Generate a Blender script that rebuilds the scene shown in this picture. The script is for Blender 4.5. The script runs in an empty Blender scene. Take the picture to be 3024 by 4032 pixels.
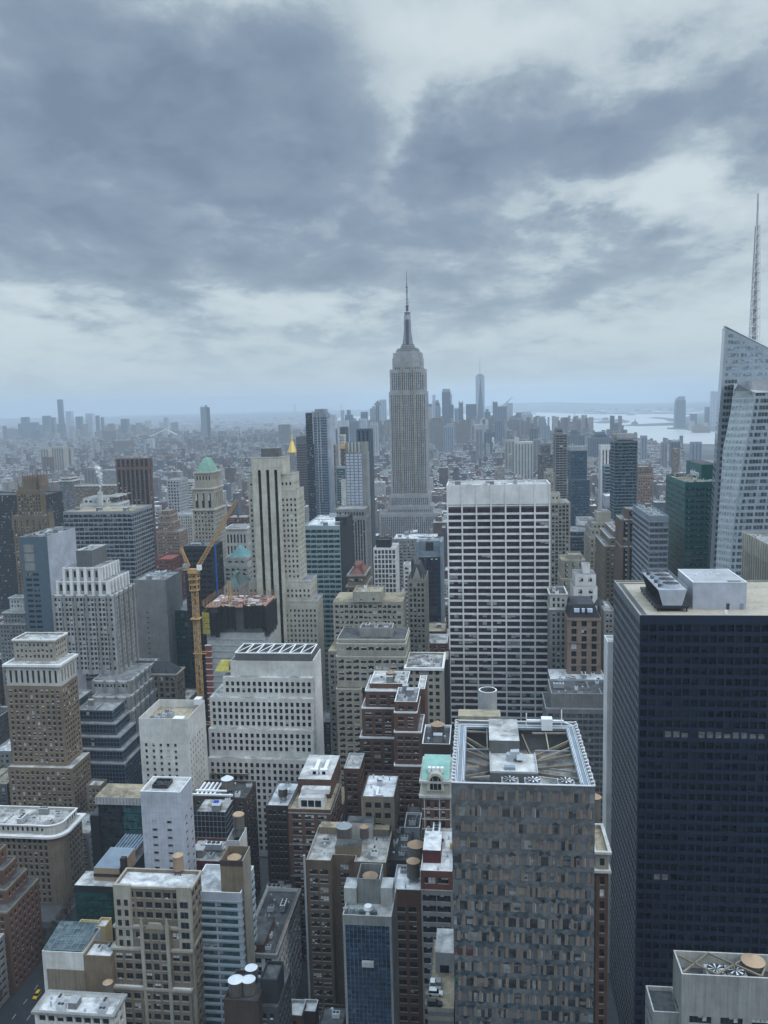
import bpy, bmesh, math, random
from mathutils import Vector, Matrix
sc = bpy.context.scene
COL = sc.collection
RND = random.Random(7)
# ------------------------------------------------------------------ camera
FPX, YAW, PIT, ROL, CAMH = 3338.0, math.radians(6.53), math.radians(7.42), math.radians(1.43), 252.0
_h = Vector((-math.sin(YAW), math.cos(YAW), 0)); _r = Vector((math.cos(YAW), math.sin(YAW), 0)); _z = Vector((0, 0, 1))
FWD = _h*math.cos(PIT) - _z*math.sin(PIT)
_u = _z*math.cos(PIT) + _h*math.sin(PIT)
RGT = _r*math.cos(ROL) - _u*math.sin(ROL)
UPV = _r*math.sin(ROL) + _u*math.cos(ROL)
cam = bpy.data.cameras.new("camera"); camo = bpy.data.objects.new("camera", cam); COL.objects.link(camo)
camo.matrix_world = Matrix(((RGT.x, UPV.x, -FWD.x, 0), (RGT.y, UPV.y, -FWD.y, 0), (RGT.z, UPV.z, -FWD.z, CAMH), (0, 0, 0, 1)))
cam.sensor_fit = 'HORIZONTAL'; cam.sensor_width = 36; cam.lens = FPX/3024*36
cam.clip_start = 1; cam.clip_end = 90000
sc.camera = camo
sc.render.resolution_x, sc.render.resolution_y = 768, 1024
# ------------------------------------------------------------------ render
sc.render.engine = 'CYCLES'
sc.view_settings.view_transform = 'Standard'; sc.view_settings.look = 'None'
sc.view_settings.exposure = 0.50; sc.view_settings.gamma = 1
sc.cycles.use_denoising = True
sc.cycles.max_bounces = 5; sc.cycles.diffuse_bounces = 1; sc.cycles.glossy_bounces = 2; sc.cycles.transmission_bounces = 2
sc.cycles.volume_bounces = 2; sc.cycles.transparent_max_bounces = 8
sc.cycles.caustics_reflective = False; sc.cycles.caustics_refractive = False
# ------------------------------------------------------------------ world: overcast sky with layered cloud
W = bpy.data.worlds.new("World"); sc.world = W; W.use_nodes = True
def N(nt, typ, **kw):
    n = nt.nodes.new(typ)
    for k, v in kw.items(): setattr(n, k, v)
    return n
def setin(n, **kw):
    for k, v in kw.items(): n.inputs[k].default_value = v
def ramp(nt, pts):
    r = N(nt, 'ShaderNodeValToRGB'); e = r.color_ramp.elements
    while len(e) > 1: e.remove(e[-1])
    e[0].position = pts[0][0]; e[0].color = (*pts[0][1], 1)
    for p, c in pts[1:]:
        k = e.new(p); k.color = (*c, 1)
    return r
def dir_of(px, py):
    a, b = px-1512, py-2016
    return (FWD + RGT*(a/FPX) - UPV*(b/FPX)).normalized()
def world_nodes():
    nt = W.node_tree; L = nt.links; nt.nodes.clear()
    out = N(nt, 'ShaderNodeOutputWorld'); bg = N(nt, 'ShaderNodeBackground'); L.new(bg.outputs[0], out.inputs[0])
    tc = N(nt, 'ShaderNodeTexCoord'); sep = N(nt, 'ShaderNodeSeparateXYZ'); L.new(tc.outputs['Generated'], sep.inputs[0])
    def math_(op, a, b=None, c=None, clamp=False):
        m = N(nt, 'ShaderNodeMath', operation=op); m.use_clamp = clamp
        for i, v in enumerate((a, b, c)):
            if v is None: continue
            if isinstance(v, (int, float)): m.inputs[i].default_value = v
            else: L.new(v, m.inputs[i])
        return m.outputs[0]
    z = math_('MAXIMUM', sep.outputs[2], 0.0)
    zz = math_('ADD', z, 0.24)
    cmb = N(nt, 'ShaderNodeCombineXYZ')
    L.new(math_('DIVIDE', sep.outputs[0], zz), cmb.inputs[0]); L.new(math_('DIVIDE', sep.outputs[1], zz), cmb.inputs[1])
    mp = N(nt, 'ShaderNodeMapping'); L.new(cmb.outputs[0], mp.inputs[0]); mp.inputs['Location'].default_value = SKY['loc']; mp.inputs['Scale'].default_value = SKY['scale']
    mp.inputs['Rotation'].default_value = (0, 0, SKY.get('rot', 0))
    n1 = N(nt, 'ShaderNodeTexNoise'); setin(n1, Scale=1.0, Detail=8.0, Roughness=0.50, Distortion=0.15); L.new(mp.outputs[0], n1.inputs['Vector'])
    n2 = N(nt, 'ShaderNodeTexNoise'); setin(n2, Scale=2.6, Detail=7.0, Roughness=0.58, Distortion=0.2); L.new(mp.outputs[0], n2.inputs['Vector'])
    n3 = N(nt, 'ShaderNodeTexNoise'); setin(n3, Scale=7.5, Detail=6.0, Roughness=0.6, Distortion=0.1); L.new(mp.outputs[0], n3.inputs['Vector'])
    vo = N(nt, 'ShaderNodeTexVoronoi', feature='SMOOTH_F1'); setin(vo, Scale=2.1, Smoothness=.6); vd = N(nt, 'ShaderNodeVectorMath', operation='MULTIPLY_ADD'); L.new(n2.outputs['Color'], vd.inputs[0]); vd.inputs[1].default_value = (.45, .45, .45); L.new(mp.outputs[0], vd.inputs[2]); L.new(vd.outputs[0], vo.inputs['Vector'])
    dens = math_('ADD', math_('MULTIPLY', n1.outputs[0], 0.42), math_('MULTIPLY', n2.outputs[0], 0.34))
    dens = math_('ADD', dens, math_('MULTIPLY', n3.outputs[0], 0.13)); dens = math_('SUBTRACT', math_('ADD', dens, .13), math_('MULTIPLY', vo.outputs['Distance'], 0.16))
    dens = math_('MULTIPLY_ADD', math_('SUBTRACT', dens, .5), 1.2, .5)
    # broad banks of darker / brighter cloud, each at its own bearing and height in the sky
    wob = N(nt, 'ShaderNodeVectorMath', operation='MULTIPLY_ADD'); L.new(n2.outputs['Color'], wob.inputs[0]); wob.inputs[1].default_value = (.20, .20, .18)
    L.new(tc.outputs['Generated'], wob.inputs[2])
    off = N(nt, 'ShaderNodeVectorMath', operation='SUBTRACT'); L.new(wob.outputs[0], off.inputs[0]); off.inputs[1].default_value = (.10, .10, .09)
    for (px, py, sx, sy, amp) in SKY['banks']:
        d = dir_of(px, py); hx = Vector((d.y, -d.x, 0)).normalized(); vy = hx.cross(d).normalized()*-1
        df = N(nt, 'ShaderNodeVectorMath', operation='SUBTRACT'); L.new(off.outputs[0], df.inputs[0]); df.inputs[1].default_value = d
        a = N(nt, 'ShaderNodeVectorMath', operation='DOT_PRODUCT'); L.new(df.outputs[0], a.inputs[0]); a.inputs[1].default_value = hx/(sx/FPX)
        b = N(nt, 'ShaderNodeVectorMath', operation='DOT_PRODUCT'); L.new(df.outputs[0], b.inputs[0]); b.inputs[1].default_value = vy/(sy/FPX)
        r2 = math_('ADD', math_('MULTIPLY', a.outputs['Value'], a.outputs['Value']), math_('MULTIPLY', b.outputs['Value'], b.outputs['Value']))
        g = math_('POWER', 2.718, math_('MULTIPLY', r2, -1.0))
        dens = math_('MULTIPLY_ADD', g, amp, dens)
    rp = ramp(nt, SKY['ramp']); L.new(dens, rp.inputs[0])
    # low band near the horizon: flat pale grey-green light
    hz = ramp(nt, [(0.0, (1, 1, 1)), (0.035, (.75, .75, .75)), (0.10, (.22, .22, .22)), (0.2, (0, 0, 0))]); L.new(z, hz.inputs[0])
    mix = N(nt, 'ShaderNodeMix', data_type='RGBA'); L.new(hz.outputs[0], mix.inputs[0]); L.new(rp.outputs[0], mix.inputs[6]); mix.inputs[7].default_value = (*SKY['hor'], 1)
    # the physical sky behind the cloud, a small share
    sky = N(nt, 'ShaderNodeTexSky'); sky.sky_type = 'NISHITA'; sky.sun_disc = False; sky.sun_elevation = SUN_EL; sky.sun_rotation = SUN_ROT
    sk = N(nt, 'ShaderNodeMix', data_type='RGBA', blend_type='ADD'); sk.inputs[0].default_value = 0.004
    L.new(mix.outputs[2], sk.inputs[6]); L.new(sky.outputs[0], sk.inputs[7])
    # overcast dome: brighter overhead
    zr = ramp(nt, [(0.0, (1, 1, 1)), (0.42, (1, 1, 1)), (0.62, (2.5, 2.6, 2.7)), (0.75, (3.3, 3.4, 3.55)), (1.0, (3.5, 3.65, 3.8))]); L.new(z, zr.inputs[0])
    mu = N(nt, 'ShaderNodeMix', data_type='RGBA', blend_type='MULTIPLY'); mu.inputs[0].default_value = 1.0
    L.new(sk.outputs[2], mu.inputs[6]); L.new(zr.outputs[0], mu.inputs[7])
    L.new(mu.outputs[2], bg.inputs[0]); bg.inputs[1].default_value = SKY['strength']
SUN_EL = math.radians(42); SUN_AZ = math.radians(118)   # azimuth measured from +Y clockwise towards +X is negative-left; sun stands behind the cloud
SUN_ROT = SUN_AZ
SKY = dict(loc=(2.7, 1.9, 0), scale=(1.75, 1.45, 1), strength=1.0, hor=(0.365, 0.435, 0.46),
    ramp=[(0.33, (0.435, 0.495, 0.52)), (0.43, (0.375, 0.435, 0.468)), (0.487, (0.305, 0.365, 0.41)), (0.52, (0.24, 0.295, 0.348)), (0.60, (0.172, 0.225, 0.288)), (0.74, (0.125, 0.168, 0.228))],
    banks=[(250, 430, 700, 300, .16), (520, 950, 800, 190, .18), (1150, 330, 360, 240, .15), (850, 520, 420, 260, .05), (1350, 840, 420, 110, .09), (1880, 620, 260, 200, .09), (2450, 470, 420, 170, .05), (2330, 980, 400, 100, .10), (2100, 1150, 420, 60, .07), (1250, 1330, 900, 45, .05),
           (2000, 100, 800, 190, -.10), (2800, 150, 500, 200, -.07), (2200, 760, 350, 90, -.05), (640, 40, 300, 120, -.02), (2600, 750, 260, 110, -.12), (150, 1380, 380, 110, -.20), (1050, 1200, 500, 90, -.10), (960, 890, 260, 60, -.14), (2300, 1330, 600, 80, -.12), (2900, 1150, 260, 250, -.10), (1560, 640, 80, 150, -.09), (1500, 460, 120, 120, -.06)])
SUN_EL = SUN_EL
world_nodes()
sun = bpy.data.lights.new("sun", 'SUN'); sun.energy = 0.8; sun.angle = math.radians(25); sun.color = (1, .97, .93)
suno = bpy.data.objects.new("sun", sun); COL.objects.link(suno)
_sd = Vector((math.sin(SUN_AZ)*math.cos(SUN_EL), -abs(math.cos(SUN_AZ))*math.cos(SUN_EL)*1.0, math.sin(SUN_EL)))
suno.rotation_euler = _sd.to_track_quat('Z', 'Y').to_euler()
# ------------------------------------------------------------------ pixel geometry (photo pixels 3024 x 4032 -> points of the place)
CR = {'A': (0, 1500, 1.659), 'B': (1000, 1500, 1.659), 'C': (2024, 1500, 1.659), 'D': (0, 2200, 1.659), 'E': (1000, 2200, 1.659),
      'F': (0, 3000, 1.659), 'G': (1000, 3000, 1.659), 'H': (1700, 2500, 1.253), 'V': (0, 0, 0.54861), 'P': (1100, 1550, 4.1475), 'S': (0, 0, 1.0),
      'Q': (2100, 1550, 2.37), 'R': (0, 1500, 2.37), 'W': (1650, 1350, 3.318), 'T': (2624, 1250, 3.6875),
      'a': (0, 2700, 2.765), 'b': (0, 3300, 2.765), 'c': (600, 3000, 2.765), 'd': (900, 3500, 3.0164), 'e': (2150, 1850, 2.765), 'f': (600, 2150, 3.318), 'g': (1500, 3100, 4.74), 'h': (1250, 2550, 2.765)}
def px_(c, x): return CR[c][0] + x/CR[c][2]
def py_(c, y): return CR[c][1] + y/CR[c][2]
def unproj(px, py, Y):
    a, b = px-1512, py-2016
    d = FWD*FPX + RGT*a - UPV*b
    t = Y/d.y
    return t*d.x, CAMH + t*d.z
def solveX(px, Y, Z):
    w = RGT*FPX - FWD*(px-1512)
    return -(Y*w.y + (Z-CAMH)*w.z)/w.x
def solveY(py, X, Z):
    w = UPV*FPX + FWD*(py-2016)
    return -(X*w.x + (Z-CAMH)*w.z)/w.y
def onground(px, py, z=0.0):
    a, b = px-1512, py-2016
    d = FWD*FPX + RGT*a - UPV*b
    t = (z-CAMH)/d.z
    return t*d.x, t*d.y
def proj(p):
    v = Vector((p[0], p[1], p[2]-CAMH)); f = v.dot(FWD)
    if f <= 0: return None
    return 1512 + FPX*v.dot(RGT)/f, 2016 - FPX*v.dot(UPV)/f, f
# ------------------------------------------------------------------ materials
MATS = {}
def material(name, col, rough=0.8, var=0.12, streak=0.0, scale=0.25, metal=0.0, spec=0.3, rand=0.0, col2=None, bump=0.0):
    if name in MATS: return MATS[name]
    m = bpy.data.materials.new(name); m.use_nodes = True; nt = m.node_tree; L = nt.links
    b = nt.nodes['Principled BSDF']; setin(b, Roughness=rough, Metallic=metal); b.inputs['Specular IOR Level'].default_value = spec
    g = N(nt, 'ShaderNodeNewGeometry')
    n = N(nt, 'ShaderNodeTexNoise'); setin(n, Scale=scale, Detail=5.0, Roughness=0.65); L.new(g.outputs['Position'], n.inputs['Vector'])
    lo = tuple(c*(1-var) for c in col); hi = tuple(min(1, c*(1+var)) for c in (col2 or col))
    r = ramp(nt, [(0.32, lo), (0.68, hi)]); L.new(n.outputs[0], r.inputs[0]); cur = r.outputs[0]
    if name.startswith('roof_') or name == 'gravel':
        nb = N(nt, 'ShaderNodeTexNoise'); setin(nb, Scale=.09, Detail=7.0, Roughness=0.72, Distortion=.6); L.new(g.outputs['Position'], nb.inputs['Vector'])
        rb = ramp(nt, [(0.40, (.5, .51, .52) if name != 'gravel' else (.86, .84, .8)), (0.47, (.8, .8, .8) if name != 'gravel' else (.95, .95, .95)), (0.52, (1, 1, 1)), (.62, (1.06,)*3)]); L.new(nb.outputs[0], rb.inputs[0])
        mb_ = N(nt, 'ShaderNodeMix', data_type='RGBA', blend_type='MULTIPLY'); mb_.inputs[0].default_value = 1; L.new(cur, mb_.inputs[6]); L.new(rb.outputs[0], mb_.inputs[7]); cur = mb_.outputs[2]
    if streak:
        nb = N(nt, 'ShaderNodeTexNoise'); setin(nb, Scale=.055, Detail=6.0, Roughness=0.7); L.new(g.outputs['Position'], nb.inputs['Vector'])
        rb = ramp(nt, [(0.36, (.80, .79, .77)), (0.6, (1.04, 1.04, 1.04))]); L.new(nb.outputs[0], rb.inputs[0])
        mb_ = N(nt, 'ShaderNodeMix', data_type='RGBA', blend_type='MULTIPLY'); mb_.inputs[0].default_value = 1; L.new(cur, mb_.inputs[6]); L.new(rb.outputs[0], mb_.inputs[7]); cur = mb_.outputs[2]
        mp = N(nt, 'ShaderNodeMapping'); mp.inputs['Scale'].default_value = (1.3, 1.3, .06); L.new(g.outputs['Position'], mp.inputs[0])
        n2 = N(nt, 'ShaderNodeTexNoise'); setin(n2, Scale=1.0, Detail=4.0, Roughness=0.7); L.new(mp.outputs[0], n2.inputs['Vector'])
        r2 = ramp(nt, [(0.35, (1-min(.5, streak*1.05),)*3), (0.58, (1, 1, 1))]); L.new(n2.outputs[0], r2.inputs[0])
        mu = N(nt, 'ShaderNodeMix', data_type='RGBA', blend_type='MULTIPLY'); mu.inputs[0].default_value = 1
        L.new(cur, mu.inputs[6]); L.new(r2.outputs[0], mu.inputs[7]); cur = mu.outputs[2]
    if rand:
        oi = N(nt, 'ShaderNodeObjectInfo'); mr = N(nt, 'ShaderNodeMapRange'); setin(mr, **{'To Min': 1-rand, 'To Max': 1+rand}); L.new(oi.outputs['Random'], mr.inputs[0])
        mu = N(nt, 'ShaderNodeMix', data_type='RGBA', blend_type='MULTIPLY'); mu.inputs[0].default_value = 1
        L.new(cur, mu.inputs[6]); L.new(mr.outputs[0], mu.inputs[7]); cur = mu.outputs[2]
    L.new(cur, b.inputs['Base Color'])
    if bump:
        bp = N(nt, 'ShaderNodeBump'); setin(bp, Strength=bump, Distance=0.3); L.new(n.outputs[0], bp.inputs['Height']); L.new(bp.outputs[0], b.inputs['Normal'])
    MATS[name] = m; return m
def glassmat(name, col, rough=0.06, spec=0.2, cell=1.7, var=0.5, bump=0.02):
    """dark reflective glazing: each pane-sized cell differs a little in tone and tilt"""
    if name in MATS: return MATS[name]
    m = bpy.data.materials.new(name); m.use_nodes = True; nt = m.node_tree; L = nt.links
    b = nt.nodes['Principled BSDF']; setin(b, Roughness=rough); b.inputs['Specular IOR Level'].default_value = spec
    g = N(nt, 'ShaderNodeNewGeometry')
    v = N(nt, 'ShaderNodeTexVoronoi', feature='F1'); setin(v, Scale=1/cell); L.new(g.outputs['Position'], v.inputs['Vector'])
    r = ramp(nt, [(0.0, tuple(c*(1-var) for c in col)), (1.0, tuple(c*(1+var) for c in col))]); 
    sp = N(nt, 'ShaderNodeSeparateColor'); L.new(v.outputs['Color'], sp.inputs[0]); L.new(sp.outputs[0], r.inputs[0]); L.new(r.outputs[0], b.inputs['Base Color'])
    n = N(nt, 'ShaderNodeTexNoise'); setin(n, Scale=0.5/cell, Detail=1.0); L.new(g.outputs['Position'], n.inputs['Vector'])
    bp = N(nt, 'ShaderNodeBump'); setin(bp, Strength=1.0, Distance=bump*8); L.new(n.outputs[0], bp.inputs['Height']); L.new(bp.outputs[0], b.inputs['Normal'])
    MATS[name] = m; return m
def M(k): 
    if k in MATS: return MATS[k]
    a = PAL[k]; kw = dict(a[1]) if len(a) > 1 else {}
    if kw.pop('glass', False): return glassmat(k, a[0], **kw)
    return material(k, a[0], **kw)
PAL = {
 'limestone': [(.36, .34, .29), dict(streak=.22)], 'cream': [(.52, .50, .43), dict(streak=.16)], 'sill': [(.40, .40, .39)], 'pale_stone': [(.47, .47, .45), dict(streak=.18)],
 'white_stone': [(.60, .60, .58), dict(streak=.14)], 'white_paint': [(.72, .72, .72), dict(var=.08, streak=.08)], 'beige': [(.36, .335, .285), dict(streak=.2)],
 'tan': [(.225, .19, .145), dict(streak=.25)], 'tan_brick': [(.21, .165, .115), dict(streak=.22)], 'brown': [(.135, .10, .075), dict(streak=.22)],
 'brown_brick': [(.125, .07, .052), dict(streak=.2)], 'red_brick': [(.15, .065, .052), dict(streak=.2)], 'dark_brick': [(.06, .045, .04), dict(streak=.2)],
 'maroon': [(.10, .03, .034), dict(streak=.2)], 'rust_brick': [(.175, .10, .075), dict(streak=.2)], 'salmon': [(.25, .185, .15), dict(streak=.2)],
 'grey_stone': [(.27, .275, .27), dict(streak=.25)], 'grey': [(.22, .225, .23), dict(streak=.15)], 'mid_grey': [(.13, .135, .14), dict(streak=.15)], 'light_grey': [(.38, .39, .41), dict(streak=.1)],
 'dark_grey': [(.06, .065, .07), dict(streak=.1)], 'charcoal': [(.028, .031, .036), dict(streak=.1)], 'black_metal': [(.012, .014, .018), dict(rough=.45, spec=.5)],
 'lavender': [(.43, .46, .53), dict(rough=.45, streak=.06, spec=.5)], 'blue_grey': [(.22, .27, .33), dict(rough=.4, streak=.05)], 'slate_blue': [(.07, .095, .12), dict(rough=.4)],
 'teal_panel': [(.085, .125, .155), dict(rough=.35)], 'pale_teal': [(.26, .36, .39), dict(rough=.35)], 'green_panel': [(.025, .125, .12), dict(rough=.35)], 'green_glass_panel': [(.03, .07, .06), dict(rough=.3)],
 'green_copper': [(.22, .38, .32), dict(streak=.2)], 'mint': [(.27, .48, .42), dict(streak=.15)], 'teal_roof': [(.14, .30, .31), dict(streak=.15)], 'dark_green_roof': [(.10, .15, .14), dict(streak=.2)],
 'red_roof': [(.30, .09, .07), dict(streak=.15)], 'dull_red_roof': [(.17, .075, .06), dict(streak=.2)], 'slate_roof': [(.05, .055, .065), dict(streak=.15)], 'gold': [(.80, .56, .12), dict(rough=.35, metal=.55, spec=.6)],
 'orange': [(.62, .30, .07), {}], 'crane_yellow': [(.46, .285, .125), dict(rough=.5)], 'net_black': [(.018, .016, .018), dict(var=.5, scale=.6)], 'net_yellow': [(.36, .32, .08), dict(var=.3, scale=.8)],
 'deck_orange': [(.30, .17, .13), dict(var=.3, scale=.9)], 'hoist_red': [(.22, .07, .06), {}], 'concrete': [(.34, .36, .37), dict(var=.2, scale=.5)], 'blue_strip': [(.03, .12, .42), {}], 'tarp_blue': [(.02, .07, .45), dict(var=.3, scale=1)],
 'roof_white': [(.58, .59, .60), dict(var=.25, scale=.35, rough=.9)], 'roof_pale': [(.44, .44, .43), dict(var=.35, scale=.22, rough=.9)], 'roof_grey': [(.24, .245, .25), dict(var=.35, scale=.25, rough=.9)],
 'roof_dark': [(.075, .078, .082), dict(var=.5, scale=.3, rough=.9)], 'roof_tan': [(.33, .28, .20), dict(var=.25, scale=.5, rough=.95)], 'roof_mixed': [(.16, .16, .16), dict(var=.3, scale=.16, rough=.9, col2=(.48, .47, .45))], 'gravel': [(.40, .355, .29), dict(var=.16, scale=1.2, rough=.95)],
 'coping_white': [(.74, .75, .76), dict(var=.06)], 'steel': [(.36, .38, .40), dict(rough=.4, metal=.3, var=.2)], 'steel_dark': [(.10, .105, .11), dict(rough=.45, var=.3)], 'ac_white': [(.58, .60, .62), dict(rand=.25)],
 'ac_grey': [(.30, .32, .34), dict(rand=.3)], 'fan_dark': [(.025, .027, .03), {}], 'wood_tank': [(.13, .115, .10), dict(rand=.3, streak=.3)], 'tank_cone': [(.36, .25, .165), dict(rand=.15)], 'tank_cone_white': [(.62, .66, .70), {}],
 'galv': [(.40, .43, .46), dict(rough=.45, metal=.2)], 'asphalt': [(.032, .035, .04), dict(var=.25, scale=.08, rough=.9)], 'pavement': [(.085, .09, .095), dict(var=.2, scale=.2)], 'marking': [(.7, .7, .7), {}],
 'blind': [(.52, .54, .54), dict(rand=.35, var=.25, scale=.4)], 'blind_dim': [(.20, .215, .22), dict(rand=.4, var=.4, scale=.5)], 'pane_sheen': [(.55, .63, .78), dict(var=.2, scale=.3)],
 'frame_dark': [(.04, .045, .05), {}], 'frame_white': [(.5, .51, .52), {}], 'spandrel_dark': [(.035, .04, .05), dict(rough=.4)], 'spandrel_grey': [(.12, .13, .14), {}],
 'g_dark': [(.020, .024, .030), dict(glass=True)], 'g_black': [(.010, .011, .014), dict(glass=True, spec=.35)], 'g_navy': [(.010, .020, .045), dict(glass=True, spec=.5)], 'g_blue': [(.035, .075, .12), dict(glass=True)],
 'g_teal': [(.03, .075, .085), dict(glass=True)], 'g_green': [(.012, .055, .055), dict(glass=True)], 'g_grey': [(.07, .085, .10), dict(glass=True)], 'g_purple': [(.035, .025, .035), dict(glass=True, spec=.35)], 'g_pale': [(.22, .28, .33), dict(glass=True)],
 'esb_stone': [(.37, .375, .39), dict(streak=.12)], 'esb_spandrel': [(.19, .195, .21), {}], 'boa_panel': [(.30, .35, .39), dict(rough=.25, spec=.6)], 'gem_bronze': [(.20, .165, .14), dict(rough=.35)], 'gem_glass': [(.075, .088, .095), dict(glass=True, spec=.9, bump=.10, cell=2.4, var=.55)],
 'tree_bark': [(.10, .075, .06), {}], 'foliage_brown': [(.16, .085, .05), dict(var=.4, scale=1)], 'salmon_curtain': [(.3, .1, .1), {}], 'yellow_brick': [(.52, .40, .20), dict(streak=.2)],
}
# ------------------------------------------------------------------ mesh accumulator
class MB:
    def __init__(s): s.v = []; s.f = []; s.m = []; s.mats = []
    def mi(s, k):
        if k not in s.mats: s.mats.append(k)
        return s.mats.index(k)
    def quad(s, a, b, c, d, k):
        n = len(s.v); s.v += [tuple(a), tuple(b), tuple(c), tuple(d)]; s.f.append((n, n+1, n+2, n+3)); s.m.append(s.mi(k))
    def poly(s, pts, k):
        n = len(s.v); s.v += [tuple(p) for p in pts]; s.f.append(tuple(range(n, n+len(pts)))); s.m.append(s.mi(k))
    def mesh(s, vs, fs, k):
        n = len(s.v); s.v += [tuple(v) for v in vs]; mi = s.mi(k)
        for f in fs: s.f.append(tuple(i+n for i in f)); s.m.append(mi)
    def box(s, x0, x1, y0, y1, z0, z1, k, top=None, bottom=True):
        vs = [(x0, y0, z0), (x1, y0, z0), (x1, y1, z0), (x0, y1, z0), (x0, y0, z1), (x1, y0, z1), (x1, y1, z1), (x0, y1, z1)]
        s.mesh(vs, [(0, 1, 5, 4), (1, 2, 6, 5), (2, 3, 7, 6), (3, 0, 4, 7)] + ([(3, 2, 1, 0)] if bottom else []), k)
        n = len(s.v); s.f.append((n-4, n-3, n-2, n-1)); s.m.append(s.mi(top or k))
    def prism(s, pts, z0, z1, k, top=None):
        n = len(pts); vs = [(p[0], p[1], z0) for p in pts] + [(p[0], p[1], z1) for p in pts]
        s.mesh(vs, [(i, (i+1) % n, n+(i+1) % n, n+i) for i in range(n)], k)
        b = len(s.v)-n; s.f.append(tuple(range(b, b+n))); s.m.append(s.mi(top or k))
    def frustum(s, pts0, z0, pts1, z1, k, top=None):
        n = len(pts0); vs = [(p[0], p[1], z0) for p in pts0] + [(p[0], p[1], z1) for p in pts1]
        s.mesh(vs, [(i, (i+1) % n, n+(i+1) % n, n+i) for i in range(n)], k)
        b = len(s.v)-n; s.f.append(tuple(range(b, b+n))); s.m.append(s.mi(top or k))
    def cyl(s, cx, cy, z0, z1, r0, r1, k, n=12, top=None):
        p0 = [(cx+r0*math.cos(2*math.pi*i/n), cy+r0*math.sin(2*math.pi*i/n)) for i in range(n)]
        p1 = [(cx+r1*math.cos(2*math.pi*i/n), cy+r1*math.sin(2*math.pi*i/n)) for i in range(n)]
        s.frustum(p0, z0, p1, z1, k, top)
    def beam(s, p, q, w, k, h=None):
        p = Vector(p); q = Vector(q); d = (q-p); 
        if d.length < 1e-6: return
        d.normalize(); a = Vector((0, 0, 1)) if abs(d.z) < .9 else Vector((1, 0, 0))
        u = d.cross(a).normalized(); v = u.cross(d).normalized(); h = h or w
        c = [u*w/2+v*h/2, -u*w/2+v*h/2, -u*w/2-v*h/2, u*w/2-v*h/2]
        vs = [p+x for x in c] + [q+x for x in c]
        s.mesh(vs, [(0, 1, 5, 4), (1, 2, 6, 5), (2, 3, 7, 6), (3, 0, 4, 7), (3, 2, 1, 0), (4, 5, 6, 7)], k)
    def shift(s, dx, dy, dz=0): s.v = [(a+dx, b+dy, c+dz) for a, b, c in s.v]
    def build(s, name, parent=None, loc=None, smooth=False, meshonly=False):
        me = bpy.data.meshes.new(name)
        org = loc if loc is not None else (parent.location if parent is not None else (0, 0, 0))
        if loc is None and parent is not None:
            ox, oy, oz = world_loc(parent); me.from_pydata([(a-ox, b-oy, c-oz) for a, b, c in s.v], [], s.f)
        elif loc is not None:
            ox, oy, oz = loc; me.from_pydata([(a-ox, b-oy, c-oz) for a, b, c in s.v], [], s.f)
        else: me.from_pydata(s.v, [], s.f)
        for k in s.mats: me.materials.append(M(k))
        me.polygons.foreach_set('material_index', s.m)
        if smooth: me.polygons.foreach_set('use_smooth', [True]*len(s.f))
        me.update()
        if meshonly: return me
        o = bpy.data.objects.new(name, me); COL.objects.link(o)
        if parent is not None: o.parent = parent
        elif loc is not None: o.location = loc
        return o
def world_loc(o):
    x, y, z = o.location; p = o.parent
    while p is not None: x += p.location.x; y += p.location.y; z += p.location.z; p = p.parent
    return x, y, z
USED = {}
def tagit(o, label, cat, group=None, kind=None):
    if label: o['label'] = label
    if cat: o['category'] = cat
    if group: o['group'] = group
    if kind: o['kind'] = kind
    return o
def empty(name, loc, label, cat, group=None, rz=0):
    o = bpy.data.objects.new(name, None); COL.objects.link(o); o.location = loc; o.rotation_euler.z = rz; o.empty_display_size = 1
    return tagit(o, label, cat, group)
# ------------------------------------------------------------------ facades
# style: fh floor height, bw bay width, ww/wh window, rec recess, mt blank top, ms side margin, kind p punched / s strips, gl glass, sp spandrel, bl share of blinds,
#        pr (every n bays, width, proud) piers, bt (every n floors, height, proud) belts, mu mullions in a window, fr frame colour
def ST(**k):
    d = dict(fh=3.6, bw=3.4, ww=1.7, wh=2.0, rec=.28, mt=1.6, ms=1.0, kind='p', gl='g_dark', sp='spandrel_dark', bl=.35, pr=None, bt=None, mu=1, fr='frame_dark', bk='blind', skip=None)
    d.update(k); return d
STY = {
 'none': None,
 'punch': ST(), 'punch2': ST(bw=4.6, ww=3.0, wh=1.9, mu=1), 'punch_s': ST(bw=2.7, ww=1.25, wh=1.8, mu=0, fh=3.4), 'punch3': ST(bw=6.2, ww=4.4, wh=1.9, mu=2), 'white_black': ST(bw=3.15, ww=1.55, wh=2.15, rec=.45, bl=.04, gl='g_black', mu=0, fh=3.75),
 'deco': ST(bw=2.7, ww=1.5, wh=2.1, kind='s', sp='spandrel_grey', rec=.5, pr=(3, .8, .35)), 'strips': ST(bw=2.2, ww=1.1, wh=2.2, kind='s', rec=.45, sp='spandrel_dark', bl=.15),
 'band': ST(bw=4.2, ww=3.95, wh=2.0, rec=.15, mu=1, bl=.25), 'grid': ST(bw=3.0, ww=2.3, wh=2.7, rec=.6, bl=.1, mu=0), 'curtain': ST(bw=1.7, ww=1.55, wh=2.5, rec=.1, bl=.12, mu=0, ms=.3, mt=.8, bk='blind_dim'),
 'glass': ST(bw=2.6, ww=2.45, wh=3.2, fh=3.5, rec=.08, bl=.15, mu=0, ms=.2, mt=.4, bk='blind_dim'),
}
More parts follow.
